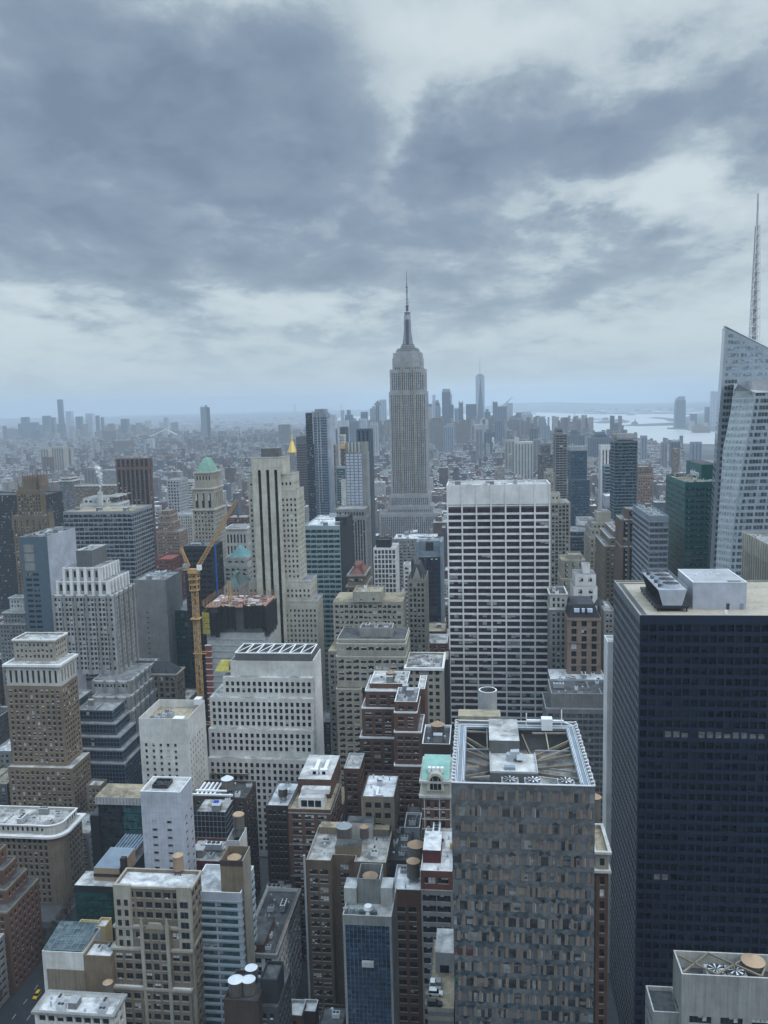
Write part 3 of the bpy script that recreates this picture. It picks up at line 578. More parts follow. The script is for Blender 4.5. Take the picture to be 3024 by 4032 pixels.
# --- construction site
def construction():
    xl, xr = px_('f', 690), px_('f', 1455); Y = 505
    _, Z = unproj(px_('f', 1000), py_('f', 770), Y); X0 = solveX(xl, Y, Z); X1 = solveX(px_('f', 1445), Y, Z); D = 30
    root = empty('construction_tower', ((X0+X1)/2, Y+15, 0), 'unfinished concrete tower wrapped in black and yellow netting beside the orange crane', 'construction')
    mb = MB(); mb.box(X0, X1, Y, Y+D, 0, Z-18, 'concrete')
    for k in range(12):
        z = Z-22-k*4; mb.box(X0-.25, X1+.2, Y-.28, Y+D+.2, z-.25, z+.25, 'pale_stone' if k < 2 else 'light_grey')
    mb.build('concrete_frame', root)
    mb = MB(); mb.box(X0+3, X1-1, Y+1, Y+D-1, Z-18, Z-1.5, 'mid_grey'); mb.build('core', root)
    xa = solveX(px_('f', 745), Y-1, Z); xb = solveX(px_('f', 1180), Y-1, Z); xc = solveX(px_('f', 860), Y-1, Z)
    def zpx(y, yy=Y-1): return unproj(px_('f', 950), py_('f', y), yy)[1]
    mb = MB()
    def ragged(x0, x1, y, z0, z1, k, n=14):
        for i in range(n):
            a = x0+(x1-x0)*i/n; b = x0+(x1-x0)*(i+1)/n; oy = .5*math.sin(i*2.1); mb.box(a, b, y+oy-.1, y+oy+.1, z0+RND.uniform(-1, .8), z1+RND.uniform(-.4, .5), k)
    ragged(xa, xc, Y-1.6, zpx(1170), zpx(870), 'net_black', 5); ragged(xc, solveX(px_('f', 1080), Y-2, Z), Y-2.2, zpx(1085), zpx(780), 'net_black', 8)
    ragged(solveX(px_('f', 1185), Y-2, Z), solveX(px_('f', 1480), Y-2, Z), Y-2.4, zpx(1060), zpx(770), 'net_black', 12)
    for i in range(8): mb.box(X1+1.6, X1+1.8, Y+i*3.6, Y+i*3.6+3.3, Z-20+RND.uniform(-2, 1), Z-2, 'net_black')
    mb.build('black_netting', root)
    mb = MB(); xy0 = solveX(px_('f', 645), Y-2.5, Z)
    for k in range(4):
        z1 = zpx(865)-k*(zpx(865)-zpx(1150))/4; z0 = z1-(zpx(865)-zpx(1150))/4+.35
        for j in range(3): a = xy0+j*(xa-xy0)/3; mb.box(a+.1, a+(xa-xy0)/3-.05, Y-2.7, Y-2.5, z0, z1, 'net_yellow')
        mb.box(xy0-.3, xy0-.1, Y-2.2, Y+8, z0, z1, 'net_yellow')
    mb.build('yellow_netting', root)
    mb = MB()
    for k in range(22): 
        z = Z-26-k*3.9; xq = xa+(1.2 if k % 1 else 0); mb.box(solveX(px_('f', 700), Y-2, Z-40), solveX(px_('f', 775), Y-2, Z-40), Y-1.6, Y-.4, z-3.2, z, 'hoist_red'); mb.box(solveX(px_('f', 696), Y-2, Z-40), solveX(px_('f', 780), Y-2, Z-40), Y-1.8, Y-.3, z, z+.4, 'ac_white')
    mb.build('hoist_shaft', root)
    mb = MB(); mb.box(xa-3, X1+1, Y-1.5, Y+D, Z-1.5, Z-.9, 'deck_orange', top='deck_orange')
    for i in range(90):
        x = RND.uniform(xa-2, X1-2); y = RND.uniform(Y, Y+D-4); w = RND.uniform(.8, 4.0); mb.box(x, x+w, y, y+RND.uniform(.6, 2.6), Z-.88, Z-.6+RND.uniform(0, .8), RND.choice(['ac_white', 'hoist_red', 'coping_white', 'salmon', 'ac_white', 'steel_dark']))
    mb.build('deck', root)
    mb = MB()
    for i in range(60):
        x = xy0+(X1+1.5-xy0)*i/59; 
        for yy in (Y-1.4, Y+D-.5): mb.beam((x, yy, Z-1), (x+RND.uniform(-.1, .1), yy, Z+2.2+RND.uniform(0, 1.6)), .13, 'crane_yellow' if i % 3 else 'steel_dark')
    for i in range(20): mb.beam((xy0-.2, Y-1+i*1.5, Z-1), (xy0-.2, Y-1+i*1.5, Z+3), .12, 'crane_yellow')
    for z in (Z+1, Z+2): mb.beam((xy0, Y-1.4, z), (X1+1, Y-1.4, z), .1, 'tan'); mb.beam((xy0, Y+D-.5, z), (X1+1, Y+D-.5, z), .1, 'tan')
    for dx in (0, 1.4): mb.beam((xc+4+dx, Y+9, Z-1), (xc+3.6+dx, Y+9, Z+13), .8, 'crane_yellow')
    mb.build('railing', root)
construction()
def crane():
    Y = 498; zt = unproj(px_('f', 540), py_('f', 330), Y)[1]; x = solveX(px_('f', 540), Y, zt); w = 1.9
    root = empty('tower_crane', (x, Y, 0), 'orange lattice luffing tower crane with raised boom beside the unfinished tower', 'crane')
    w = 1.55; mb = MB(); z = 20.0; k = 0; K = 'crane_yellow'
    c = [(x-w/2, Y-w/2), (x+w/2, Y-w/2), (x+w/2, Y+w/2), (x-w/2, Y+w/2)]; c = [(x-w, Y-w), (x+w, Y-w), (x+w, Y+w), (x-w, Y+w)]
    for p in c: mb.beam((p[0], p[1], 0), (p[0], p[1], zt), .38, K)
    while z < zt-2:
        for i in range(4):
            a = c[i]; b = c[(i+1) % 4]; mb.beam((a[0], a[1], z), (b[0], b[1], z), .22, K); 
            if k % 2: mb.beam((a[0], a[1], z), (b[0], b[1], z+2.6), .22, K)
            else: mb.beam((b[0], b[1], z), (a[0], a[1], z+2.6), .22, K)
        z += 2.6; k += 1
    mb.box(x-.7, x+.7, Y-.3, Y+.3, zt-60, zt-22, 'beige'); mb.build('mast', root)
    mb = MB(); [mb.beam((x+a*2.4, Y+b*2.4, zt-12), (x+a*2.4, Y+b*2.4, zt-2), .3, K) for a in (-1, 1) for b in (-1, 1)]; [mb.box(x-2.6, x+2.6, Y-2.6, Y+2.6, q, q+.25, K) for q in (zt-12, zt-8.5, zt-5, zt-2)]; mb.box(x-3, x+3, Y-3, Y+3, zt-1, zt+.6, K)
    for zz in (zt-30, zt-5): mb.box(x-3, x+3, Y-3, Y+3, zz, zz+.5, K)
    mb.build('climbing_cage', root)
    mb = MB(); mb.box(x-7.5, x+2.5, Y-1.8, Y+1.8, zt+.8, zt+1.5, K); mb.box(x-6.5, x-3, Y-1.6, Y+1.6, zt+2.2, zt+4.6, 'steel'); mb.box(x+2.7, x+5.2, Y-2.2, Y+.4, zt+1, zt+4, 'coping_white'); mb.box(x-9, x-6.6, Y-2, Y+2, zt-1, zt+2, 'steel_dark'); mb.build('machinery_deck', root)
    def zx(px, py): 
        X, Z = unproj(px, py, Y); return (X, Y, Z)
    def lattice(p, q, wd, n, name):
        p = Vector(p); q = Vector(q); d = (q-p).normalized(); v = Vector((0, 1, 0)); u = d.cross(v).normalized(); mb = MB()
        cs = [u*wd+v*wd, -u*wd+v*wd, -u*wd-v*wd, u*wd-v*wd]
        for cc in cs: mb.beam(p+cc, q+cc*.7, .3, K)
        for i in range(n):
            a = p+(q-p)*(i/n); b = p+(q-p)*((i+1)/n); f = 1-.3*i/n
            for j in range(4):
                mb.beam(a+cs[j]*f, b+cs[(j+1) % 4]*f, .18, K); mb.beam(a+cs[j]*f, a+cs[(j+1) % 4]*f, .18, K)
        mb.build(name, root)
    lattice((x+3, Y, zt+3), zx(px_('A', 1550), py_('A', 772)), 1.05, 26, 'boom')
    lattice((x-3, Y, zt+3), zx(px_('f', 372), py_('f', 25)), .8, 10, 'back_mast')
    mb = MB(); mb.beam((x-7.5, Y, zt+1), (x-3, Y, zt+7), .4, K); t = zx(px_('f', 372), py_('f', 25)); mb.beam((x-7.5, Y, zt+1.5), t, .16, 'steel_dark')
    e = zx(px_('A', 1550), py_('A', 772)); mb.beam(e, (e[0], e[1], e[2]-9), .12, 'steel_dark'); mb.box(e[0]-.5, e[0]+.5, e[1]-.4, e[1]+.4, e[2]-11, e[2]-9, 'steel_dark'); mb.build('cable', root)
    mb = MB(); 
    for zz in (zt-52, zt-98): mb.box(x-2.5, x+6, Y-2.4, Y-1.9, zz, zz+.6, K); mb.box(x-2.5, x+6, Y+1.9, Y+2.4, zz, zz+.6, K)
    mb.build('tie_frame', root)
crane()
# ================================================================== centre, far
def nylife():
    r = B('pyramid_roof_tower', 'grey tower with a gleaming gold pyramid roof and lantern', 'tower', 'P', [(60, 330, 1250), (108, 318, 1010, 4), (95, 250, 968, 8)], 1840, 60, wall='grey_stone', sty='punch_s', clutter=0, maxw=0)
    t = r['tiers'][-1]; p = t['pts']; cx = (p[0][0]+p[1][0])/2; cy = (p[0][1]+p[2][1])/2; rr = (p[1][0]-p[0][0])/2*1.03; z = t['z1']; zt = unproj(px_('P', 155), py_('P', 775), cy)[1]; ze = unproj(px_('P', 155), py_('P', 650), cy)[1]
    mb = MB(); mb.cyl(cx, cy, z, zt, rr, rr*.26, 'gold', n=8); mb.cyl(cx, cy, zt, zt+(ze-zt)*.45, rr*.2, rr*.18, 'gold', n=8); mb.cyl(cx, cy, zt+(ze-zt)*.45, ze, rr*.2, .2, 'gold', n=8); mb.build('gold_roof', r['root'])
nylife()
B('dark_tower', 'broad dark bronze slab between the gold pyramid and the slender glass tower', 'skyscraper', 'P', [(270, 575, 706)], 1420, 40, wall='mid_grey', sty=ST(bw=4, ww=3.7, wh=2.2, fh=4.2, rec=.2, gl='g_purple', mt=12, mu=0, bl=0, ms=.4), roof='roof_dark', clutter=0, maxw=0)
def fin_tower():
    r = B('condo_tower', 'slender teal glass tower with white vertical fins and a notched crown', 'skyscraper', 'P', [(552, 765, 330), (556, 738, 300, 1), (575, 728, 252, 4, None, dict(wall='blue_grey', sty='none'))], 1130, 30, wall='blue_grey', sty=ST(fh=3.5, bw=2.4, ww=2.1, wh=2.4, rec=.1, gl='g_blue', mt=4, mu=0, bl=.3, ms=.2, bk='blind_dim'), roof='roof_dark', clutter=0, maxw=0)
    t = r['tiers'][0]; p = t['pts']; mb = MB(); y = p[0][1]
    for q in (612, 660, 545): 
        x = solveX(px_('P', q), y, t['z1']); mb.box(x-.6, x+.6, y-.9, y, t['z1']-(120 if q > 600 else 40)-(30 if q < 640 and q > 600 else 0), t['z1']+4, 'light_grey')
    mb.box(p[1][0], p[1][0]+4.5, y+2, y+24, 0, t['z1']-6, 'lavender'); mb.build('fin', r['root'])
    B('dark_tower', 'dark blue slab joined to the left of the slender finned tower', 'skyscraper', 'P', [(424, 552, 312)], 1165, 20, wall='slate_blue', sty='curtain', roof='roof_dark', clutter=0, maxw=0)
fin_tower()
B('clock_tower', 'pale clock tower with a pointed top seen far behind the slender glass tower', 'tower', 'P', [(778, 850, 625), (786, 835, 520, 4), (795, 820, 470, 8)], 2090, 24, wall='cream', sty='none', clutter=0, maxw=0)
B('slab_tower', 'thin dark maroon slab right of the slender glass tower', 'skyscraper', 'P', [(785, 858, 836)], 1280, 20, wall='hoist_red' if False else 'dark_brick', sty='none', clutter=0, maxw=0)
B('slab_tower', 'thin pale tan tower right of the dark maroon slab', 'tower', 'P', [(855, 917, 842)], 1300, 25, wall='limestone', sty='punch_s', clutter=0, maxw=0)
B('slab_tower', 'pale twin topped slab far behind the clock tower', 'skyscraper', 'P', [(740, 905, 400), (740, 776, 338, 0, 30, dict(keep=True)), (822, 903, 345, 0, 30, dict(keep=True))], 2500, 40, wall='lavender', sty='none', clutter=0, maxw=0)
B('slab_tower', 'wide hazy grey block right of the clock tower', 'building', 'P', [(945, 1096, 442)], 2650, 50, wall='lavender', sty='none', clutter=0, maxw=0)
B('slab_tower', 'small black fronted tower above a white banded base in the distance', 'tower', 'P', [(985, 1092, 546)], 2200, 40, wall='dark_grey', sty='curtain', clutter=0, maxw=0)
B('slab_tower', 'small white banded block in front of the black fronted tower', 'building', 'P', [(968, 1058, 672)], 2100, 30, wall='white_stone', sty='band', clutter=0, maxw=0)
B('brick_building', 'brown tower with an orange cap behind the bright windowed hotel', 'building', 'P', [(1000, 1080, 898), (996, 1076, 842, 2, None, dict(wall='orange', sty='none'))], 1560, 30, wall='brown_brick', sty='punch_s', roof='orange', clutter=0, maxw=0)
B('glass_building', 'pale teal glass tower left of the bright windowed hotel', 'tower', 'P', [(920, 1082, 1205)], 1180, 30, wall='pale_teal', sty=ST(fh=3.3, bw=3, ww=2.6, wh=2.5, rec=.2, gl='g_teal', bl=.3, mu=0), clutter=.5, maxw=0)
B('slab_tower', 'blank off white slab at the foot of the bright windowed hotel', 'building', 'P', [(1004, 1090, 1410)], 1060, 14, wall='white_stone', sty='none', clutter=0, maxw=0)
def hotel():
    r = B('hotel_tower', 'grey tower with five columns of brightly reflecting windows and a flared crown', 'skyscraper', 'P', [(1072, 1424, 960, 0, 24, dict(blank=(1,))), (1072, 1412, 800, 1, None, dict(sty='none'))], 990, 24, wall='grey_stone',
      sty=ST(fh=3.55, bw=4.8, ww=3.7, wh=2.5, rec=.3, gl='pane_sheen', bl=0, mu=1, mt=1, ms=.5, skip=lambda i, n: i == n-1), clutter=0, maxw=100)  # bright reflection in the windows is put into their pale pane colour
    t = r['tiers'][-1]; p = t['pts']; mb = MB(); 
    for q in (1130, 1187, 1240, 1298): 
        x = solveX(px_('P', q), p[0][1], t['z1']); mb.box(x-.9, x+.9, p[0][1]-1.1, p[0][1], t['z0'], t['z1']+.5, 'pale_stone')
    mb.build('crown_fin', r['root'])
hotel()
B('dark_tower', 'tall dark slate tower rising behind the bright windowed hotel', 'skyscraper', 'P', [(1255, 1482, 582)], 1090, 30, wall='slate_blue', sty=ST(fh=4, bw=6, ww=2.4, wh=3.2, kind='s', rec=.3, gl='g_navy', mt=2, mu=0, bl=0, sp='dark_grey'), roof='roof_dark', clutter=0, maxw=0)
B('art_deco_building', 'brown pinstriped office block below the bright windowed hotel', 'office building', 'B', [(525, 732, 890), (527, 725, 838, 2)], 860, ('x', 760), wall='grey_stone', sty=ST(fh=3.8, bw=2.9, ww=1.6, wh=2.4, kind='s', rec=.7, sp='dark_grey', pr=(2, 1.2, .5), mt=3, bl=.1, mu=0), clutter=.8, sd=None, maxw=60)
def curvy():
    r = B('glass_building', 'pale green banded glass block with a flat white roof and black side', 'office building', 'B', [(325, 560, 946, 0, ('x', 640), dict(blank=(1,)))], 660, None, wall='pale_teal', sty=ST(fh=4.1, bw=5, ww=4.8, wh=2.5, rec=.5, gl='g_teal', mu=2, mt=2.5, bl=.35, ms=.3, bk='blind_dim'), roof='roof_white', clutter=1.2, sd='green banded glass block')
    t = r['tiers'][0]; p = t['pts']; mb = MB(); mb.box(p[1][0], p[1][0]+.6, p[1][1]+.8, p[2][1], 0, t['z1']+2, 'charcoal'); mb.build('wall', r['root'])
    _, z = unproj(px_('B', 565), py_('B', 890), 675); a = solveX(px_('B', 530), 675, z); b = solveX(px_('B', 606), 675, z); m2 = MB(); m2.box(a, b, 675, 688, t['z1']-1, z, 'charcoal', top='roof_dark'); m2.build('penthouse', r['root'])
curvy()
def redpyr():
    r = B('pyramid_roof_building', 'brown brick building with a steep dull red pyramid roof', 'building', 'B', [(605, 728, 1340), (612, 722, 1268, 1)], 610, ('x', 765), wall='tan_brick', sty=ST(fh=4, bw=4, ww=2.6, wh=2.4, rec=.5, mt=2), corn=(.8, 1, 'grey_stone'), clutter=0, maxw=60)
    t = r['tiers'][-1]; p = t['pts']; mb = MB(); mb.frustum(inset(p, .2), t['z1']-.3, inset(p, 9.0), unproj(px_('B', 680), py_('B', 1196), 620)[1], 'dull_red_roof'); mb.build('pyramid_roof', r['root'])
redpyr()
B('white_grid_tower', 'white gridded tower with dark square windows and a black rooftop box', 'tower', 'B', [(780, 926, 1092), (797, 893, 1035, 3, 10, dict(wall='charcoal', sty='none', roof='roof_grey'))], 660, ('x', 946), wall='white_paint', sty=ST(fh=3.9, bw=3.0, ww=2.15, wh=3.1, rec=.5, gl='g_grey', bl=.2, mu=0, mt=1.2, ms=.3), clutter=.5, sd='white gridded tower', roof='roof_pale')
B('low_building', 'wide low office building with a snow white roof in front of the empire tower', 'building', 'B', [(912, 1192, 1030)], 930, 34, wall='grey_stone', sty='punch2', roof='roof_white', cop='coping_white', clutter=1.4, sd='wide low white roofed office', maxw=30)
def ushape():
    r = B('dark_tower', 'near black glass tower framed by a lavender grey panelled portal', 'tower', 'B', [(1078, 1215, 1150, 0, None, dict(wall='charcoal')), (1066, 1228, 1112, 3, None, dict(wall='blue_grey', sty='none')), (1066, 1228, 1046, 5, None, dict(wall='blue_grey', sty='none'))], 740, 30, wall='charcoal', sty=ST(fh=4, bw=2, ww=1.8, wh=3, rec=.1, gl='g_navy', bl=.03, mu=0, mt=1, ms=.2), roof='roof_grey', clutter=1, sd='lavender framed black tower', maxw=0)
    t = r['tiers'][0]; p = t['pts']; z = r['tiers'][-1]['z1']; mb = MB()
    for a in (p[0][0]-2.4, p[1][0]+.1): mb.box(a, a+2.3, p[0][1]+1, p[2][1]-1, 0, z, 'blue_grey')
    m = (p[0][0]+p[1][0])/2; mb.box(m-3.4, m+3.4, r['tiers'][-1]['pts'][0][1]-.6, r['tiers'][-1]['pts'][0][1], t['z1']+5, z-1, 'charcoal'); mb.build('portal_frame', r['root'])
ushape()
B('small_building', 'little white gridded block left of the lavender framed black tower', 'building', 'B', [(976, 1018, 1198)], 690, 12, wall='white_paint', sty='punch2', roof='roof_grey', clutter=.5, maxw=24)
def gothic():
    r = B('gothic_building', 'narrow cream gothic tower with a steep grey gabled roof', 'tower', 'E', [(1001, 1122, 132)], 600, 30, wall='beige', sty=ST(fh=3.8, bw=3.2, ww=1.7, wh=2.4, rec=.45, mt=2.5, mu=0, bl=.25, pr=(2, .5, .3)), clutter=0)
    t = r['tiers'][-1]; p = t['pts']; z = t['z1']; x0, y0 = p[0]; x1, y1 = p[2]; mb = MB()
    q = inset(p, .6); m = (x0+x1)/2
    mb.mesh([(q[0][0], q[0][1]+1, z-1), (q[1][0], q[1][1]+1, z-1), (q[2][0], q[2][1], z-1), (q[3][0], q[3][1], z-1), (m-2, y0+6, z+9.5), (m+2, y0+6, z+9.5), (m+2, y1-5, z+9.5), (m-2, y1-5, z+9.5)], [(0, 1, 5, 4), (1, 2, 6, 5), (2, 3, 7, 6), (3, 0, 4, 7), (4, 5, 6, 7)], 'slate_roof'); mb.build('gabled_roof', r['root'])
    mb = MB(); mb.mesh([(m-3.2, y0-.3, z-1), (m+3.2, y0-.3, z-1), (m, y0-.3, z+8), (m-3.2, y0+4, z-1), (m+3.2, y0+4, z-1), (m, y0+4, z+8)], [(0, 1, 2), (1, 4, 5, 2), (3, 0, 2, 5)], 'beige')
    for x in (x0+.5, x1-.5, m-4.2, m+4.2): mb.cyl(x, y0+.5, z-1, z+3.5, .5, .1, 'beige', n=6)
    mb.build('gable', r['root'])
    for x in (x0+2, x1-2):
        mb = MB(); mb.box(x-.8, x+.8, y1-6, y1-4, z, z+10, 'dark_grey'); mb.build('chimney', r['root'])
gothic()
B('office_building', 'sand coloured block with a blank central shaft and small side wings', 'office building', 'E',
  [(482, 985, 605, -12), (515, 972, 280, 0), (645, 832, 216, -1.5, 20, dict(sty=ST(bw=8, ww=1.2, wh=1.6, mu=0, fh=4, bl=.3, mt=3), cop=None))], 545, 28, wall='beige', sty=ST(fh=3.6, bw=3.3, ww=2.3, wh=2.0, mu=1, bl=.4), roof='roof_tan', sd='sand coloured shaft block', clutter=.8)
B('office_building', 'large cream stone office block with a dark terrace behind its balustraded top', 'office building', 'E',
  [(537, 700, 852, -5), (537, 992, 640, -2), (540, 992, 556, 0), (542, 990, 528, 3, None, dict(sty=ST(fh=3, bw=3.4, ww=2.9, wh=2.1, mt=.4, rec=.3, gl='g_green', mu=1), roof='roof_dark')), (690, 902, 452, 9, 12, dict(wall='grey_stone', sty='none', cop=None))], 488, 30, wall='beige',
  sty=ST(fh=3.62, bw=4.6, ww=3.3, wh=2.1, mu=1, bl=.42, mt=1.2, ms=.6), roof='roof_dark', cop='cream', sd='large cream office block', clutter=1.6)
B('classical_building', 'pinkish stone building with a bright white cornice and cluttered roof', 'office building', 'E',
  [(990, 1230, 712, 0, None, dict(sty=ST(fh=4.2, bw=4.3, ww=2.2, wh=2.4, rec=.5, mt=1, bl=.2, mu=0)))], 480, 30, wall='limestone', corn=(1.0, 1.4, 'white_paint'), roof='roof_mixed', sd='white corniced pinkish building', clutter=2.2, sty='punch')
B('party_wall_building', 'narrow blank black walled block squeezed against the white banded slab', 'building', 'E', [(1236, 1272, 660)], 505, 22, wall='charcoal', sty='none', roof='roof_tan', clutter=0, maxw=0)
B('brick_tower', 'dark red brown brick tower with white edged setbacks and a water tank', 'tower', 'E',
  [(690, 918, 1170, -3), (703, 918, 975, -1), (726, 960, 862, 0), (755, 1000, 815, 3.5, None, dict(sty=ST(fh=4.2, bw=4, ww=1.9, wh=2.8, mu=0, bl=.1, mt=1.0)))], 415, 24, wall='brown_brick',
  sty=ST(fh=3.3, bw=4.8, ww=3.3, wh=1.7, mu=1, bl=.3), roof='roof_mixed', cop='coping_white', sd='dark red brick tower', clutter=1.2)
B('brick_tower', 'narrower red brown brick tower with many thin white ledges, in front of its twin', 'tower', 'E',
  [(915, 1096, 1352, -4), (915, 1094, 1132, -2), (915, 1066, 1003, -1), (917, 1065, 934, 0, ('y', 840), {})], 396, 34, wall='brown_brick',
  sty=ST(fh=3.3, bw=4.0, ww=2.7, wh=1.7, mu=1, bl=.35), roof='roof_grey', cop='coping_white', sd='ledged red brick tower', clutter=2)
B('brick_building', 'blank rear wing of brown brick with a pale flat roof beside the ledged tower', 'building', 'E', [(1068, 1116, 850)], 424, 22, wall='brown_brick', sty='none', roof='roof_pale', cop='coping_white', clutter=.5, maxw=0)
def mint():
    B('brick_building', 'plain brown brick block with a white parapet behind the mint roofed house', 'building', 'E', [(1098, 1280, 1210)], 350, 22, wall='dark_brick', sty=ST(bw=9, ww=1.4, wh=2, mu=0, fh=9), roof='roof_dark', cop='coping_white', clutter=1.5, sd='plain brown block behind the mint roof')
    r = B('ornate_building', 'ornate red brick house with a mint green roof and arched white gable', 'building', 'E',
      [(1096, 1277, 1545, 0, None, dict(wall='brown_brick', sty=ST(fh=4.2, bw=2.9, ww=1.3, wh=2.6, rec=.35, mu=0, bl=.5, bt=(1, .35, .2, 'pale_stone'), pr=(2, .35, .12, 'pale_stone')))), (1096, 1277, 1450, .2, None, dict(wall='cream', sty=ST(fh=7, bw=5.2, ww=1.6, wh=3, mt=.5, mu=0, bl=0)))], 318, 22, wall='cream', roof='roof_dark', corn=(1.0, .8, 'pale_stone'), clutter=0, sd=None)
    t = r['tiers'][-1]; p = t['pts']; z = t['z1']; x0, y0 = p[0]; x1, y1 = p[2]; zt = unproj(px_('E', 1190), py_('E', 1385), y0+3)[1]; mb = MB()
    mb.mesh([(x0, y0+.4, z+.15), (x1, y0+.4, z+.15), (x1, y0+4, zt), (x0, y0+4, zt), (x0, y1-3, zt), (x1, y1-3, zt)], [(0, 1, 2, 3), (3, 2, 5, 4)], 'mint'); mb.mesh([(x0, y0+.4, z), (x0, y0+4, zt), (x0, y1-3, zt), (x0, y1-3, z)], [(0, 1, 2, 3)], 'mint'); mb.build('mint_roof', r['root'])
    m = (x0+x1)/2; mb = MB(); n = 12; pts = [(m-3.6, z-4)]+[(m-3.0*math.cos(math.pi*i/n), z+.2+3.2*math.sin(math.pi*i/n)) for i in range(n+1)]+[(m+3.6, z-4)]
    nn = len(pts); mb.mesh([(a, y0-.8, b) for a, b in pts]+[(a, y0+3, b) for a, b in pts], [tuple(range(nn))]+[(i+1, i, nn+i, nn+i+1) for i in range(nn-1)], 'cream'); g = mb.build('arched_gable', r['root'])
    mb = MB(); pts = [(m-2.2, z-3.4)]+[(m-2.2*math.cos(math.pi*i/n), z+.1+2.2*math.sin(math.pi*i/n)) for i in range(n+1)]+[(m+2.2, z-3.4)]; mb.mesh([(a, y0-.86, b) for a, b in pts], [tuple(range(len(pts)))], 'g_dark')
    for a in (-.8, .8): mb.beam((m+a, y0-.95, z-3.4), (m+a*1.3, y0-.95, z+1.5), .16, 'cream')
    mb.beam((m-2.2, y0-.95, z-.6), (m+2.2, y0-.95, z-.6), .16, 'cream'); mb.build('arched_window', g)
    for i in range(4):
        mb = MB(); x = x0+3+i*(x1-x0-6)/3; mb.box(x-.6, x+.6, y0+2.2, y0+4, z+2.2, z+4.2, 'coping_white'); mb.build('dormer', r['root'])
mint()
B('low_building', 'low house with a white roof, small skylights and brown arched front', 'building', 'E', [(700, 916, 1555, 0, ('y', 1400), {})], 338, None, wall='tan', sty=ST(fh=4.6, bw=4.2, ww=2.6, wh=2.6, rec=.5, mu=0, bl=.05), roof='roof_white', cop='dark_brick', sd='white roofed house with arched front', clutter=1.8)
def white_office():
    k = ST(fh=3.75, bw=3.15, ww=1.75, wh=2.5, rec=.45, bl=.03, gl='g_black', mu=0, mt=1.8, ms=.8)
    r = B('white_office_building', 'big off white stone office block with rows of small black windows and steel roof frame', 'office building', 'V',
      [(449, 676, 1640, -8, None, {}), (450, 676, 1576, -5), (452, 676, 1508, -2), (481, 676, 1464, 0), (497, 676, 1428, 3, None, dict(sty=ST(fh=7, bw=24, ww=3, wh=2, mt=5, bl=0, mu=0), cop='white_stone'))], 445, 22, wall='white_stone', sty=k, roof='roof_pale', sd='big off white stone office', clutter=0, maxw=100)
    t = r['tiers'][-1]; p = t['pts']; z = t['z1']; x0, y0 = p[0]; x1, y1 = p[2]; zt = z+4.2
    mb = MB(); mb.box(x0+4, x1-13, y0-.05, y1+.2, z-4.5, z, 'blue_grey') if False else None
    mb = MB()
    for (a, b, c, d) in ((x0+3, x1-1, y0+.2, y0+.6), (x0+3, x1-1, y1-.6, y1-.2), (x0+3, x0+3.4, y0+.6, y1-.6), (x1-1.4, x1-1, y0+.6, y1-.6)): mb.box(a, b, c, d, z, zt, 'mid_grey')
    mb.build('louvre_screen', r['root'])
    mb = MB(); n = 7
    for i in range(n+1):
        x = x0+3+(x1-x0-4)*i/n; mb.beam((x, y0+.4, zt+.2), (x, y1-.4, zt+.2), .5, 'coping_white')
        if i < n: mb.beam((x, y0+.4, zt+.2), (x+(x1-x0-4)/n, y1-.4, zt+.25), .35, 'coping_white')
    for y in (y0+.4, y1-.4): mb.beam((x0+3, y, zt+.25), (x1-1, y, zt+.25), .5, 'coping_white')
    mb.build('steel_frame', r['root'])
    mb = MB(); mb.box(x1, x1+.5, y0+.4, y1+2, 0, z+1, 'white_paint'); mb.build('wall', r['root'])
    mb = MB(); mb.frustum(rect(x0-9, x0-1, y0-1, y0+6), z-6, rect(x0-6.5, x0-1, y0+3, y0+5), z-1, 'net_yellow'); o = mb.build('yellow_tarpaulin', r['root'])
white_office()
# ================================================================== 500 Fifth and neighbours
def cream_tower():
    Y = 592
    st = ST(fh=3.75, bw=3.0, ww=1.4, wh=1.9, mu=0, bl=.4, mt=5, ms=.5)
    r = B('art_deco_tower', 'tall cream art deco tower with three black vertical strips', 'skyscraper', 'B',
      [(-38, 412, 1440, 3), (-38, 372, 1310, 3.2, None, {}), (-38, 283, 715, 3.4), (-38, 252, 610, 3.8), (-22, 188, 500, 1, 22, dict(sty='none')), (45, 160, 440, 8, 9, dict(sty=ST(fh=6, bw=5, ww=4, wh=3.5, rec=.3, gl='g_grey', mu=1, mt=1, bl=0), wall='mid_grey', roof='roof_grey'))],
      Y, 26, wall='cream', sty=st, roof='roof_grey', cop='pale_stone', sd=None, clutter=.4, maxw=100)
    z5 = r['tiers'][-2]['z1']; zt = unproj(px_('B', 90), py_('B', 545), Y)[1]; x0 = solveX(px_('B', -14), Y, zt); x1 = solveX(px_('B', 168), Y, zt); mb = MB(); cols = [33, 87, 140]
    xs = [solveX(px_('B', c), Y, zt) for c in cols]; hw = 1.15; e = [x0]
    for x in xs: e += [x-hw, x+hw]
    e.append(x1); bk = Y+3.36
    for i in range(0, len(e), 2): mb.box(e[i], e[i+1], Y-.5, bk, 0, zt+4, 'cream')
    zz = z5-1
    mb.box(x0, x1, Y-.2, Y+.96, zt+4, zz, 'cream'); 
    for i, x in enumerate(xs): mb.box(x-hw, x+hw, Y-.35, bk, zt-4, zt+4, 'cream')
    mb.build('pier_shaft', r['root'])
    for x in xs:
        m2 = MB(); m2.box(x-hw, x+hw, Y+1.0, Y+1.2, 0, zt-4, 'g_black'); 
        k = zt-8
        while k > 90: m2.box(x-hw, x+hw, Y+.93, Y+1.0, k, k+.5, 'charcoal'); k -= 3.75
        m2.build('window_strip', r['root'])
cream_tower()
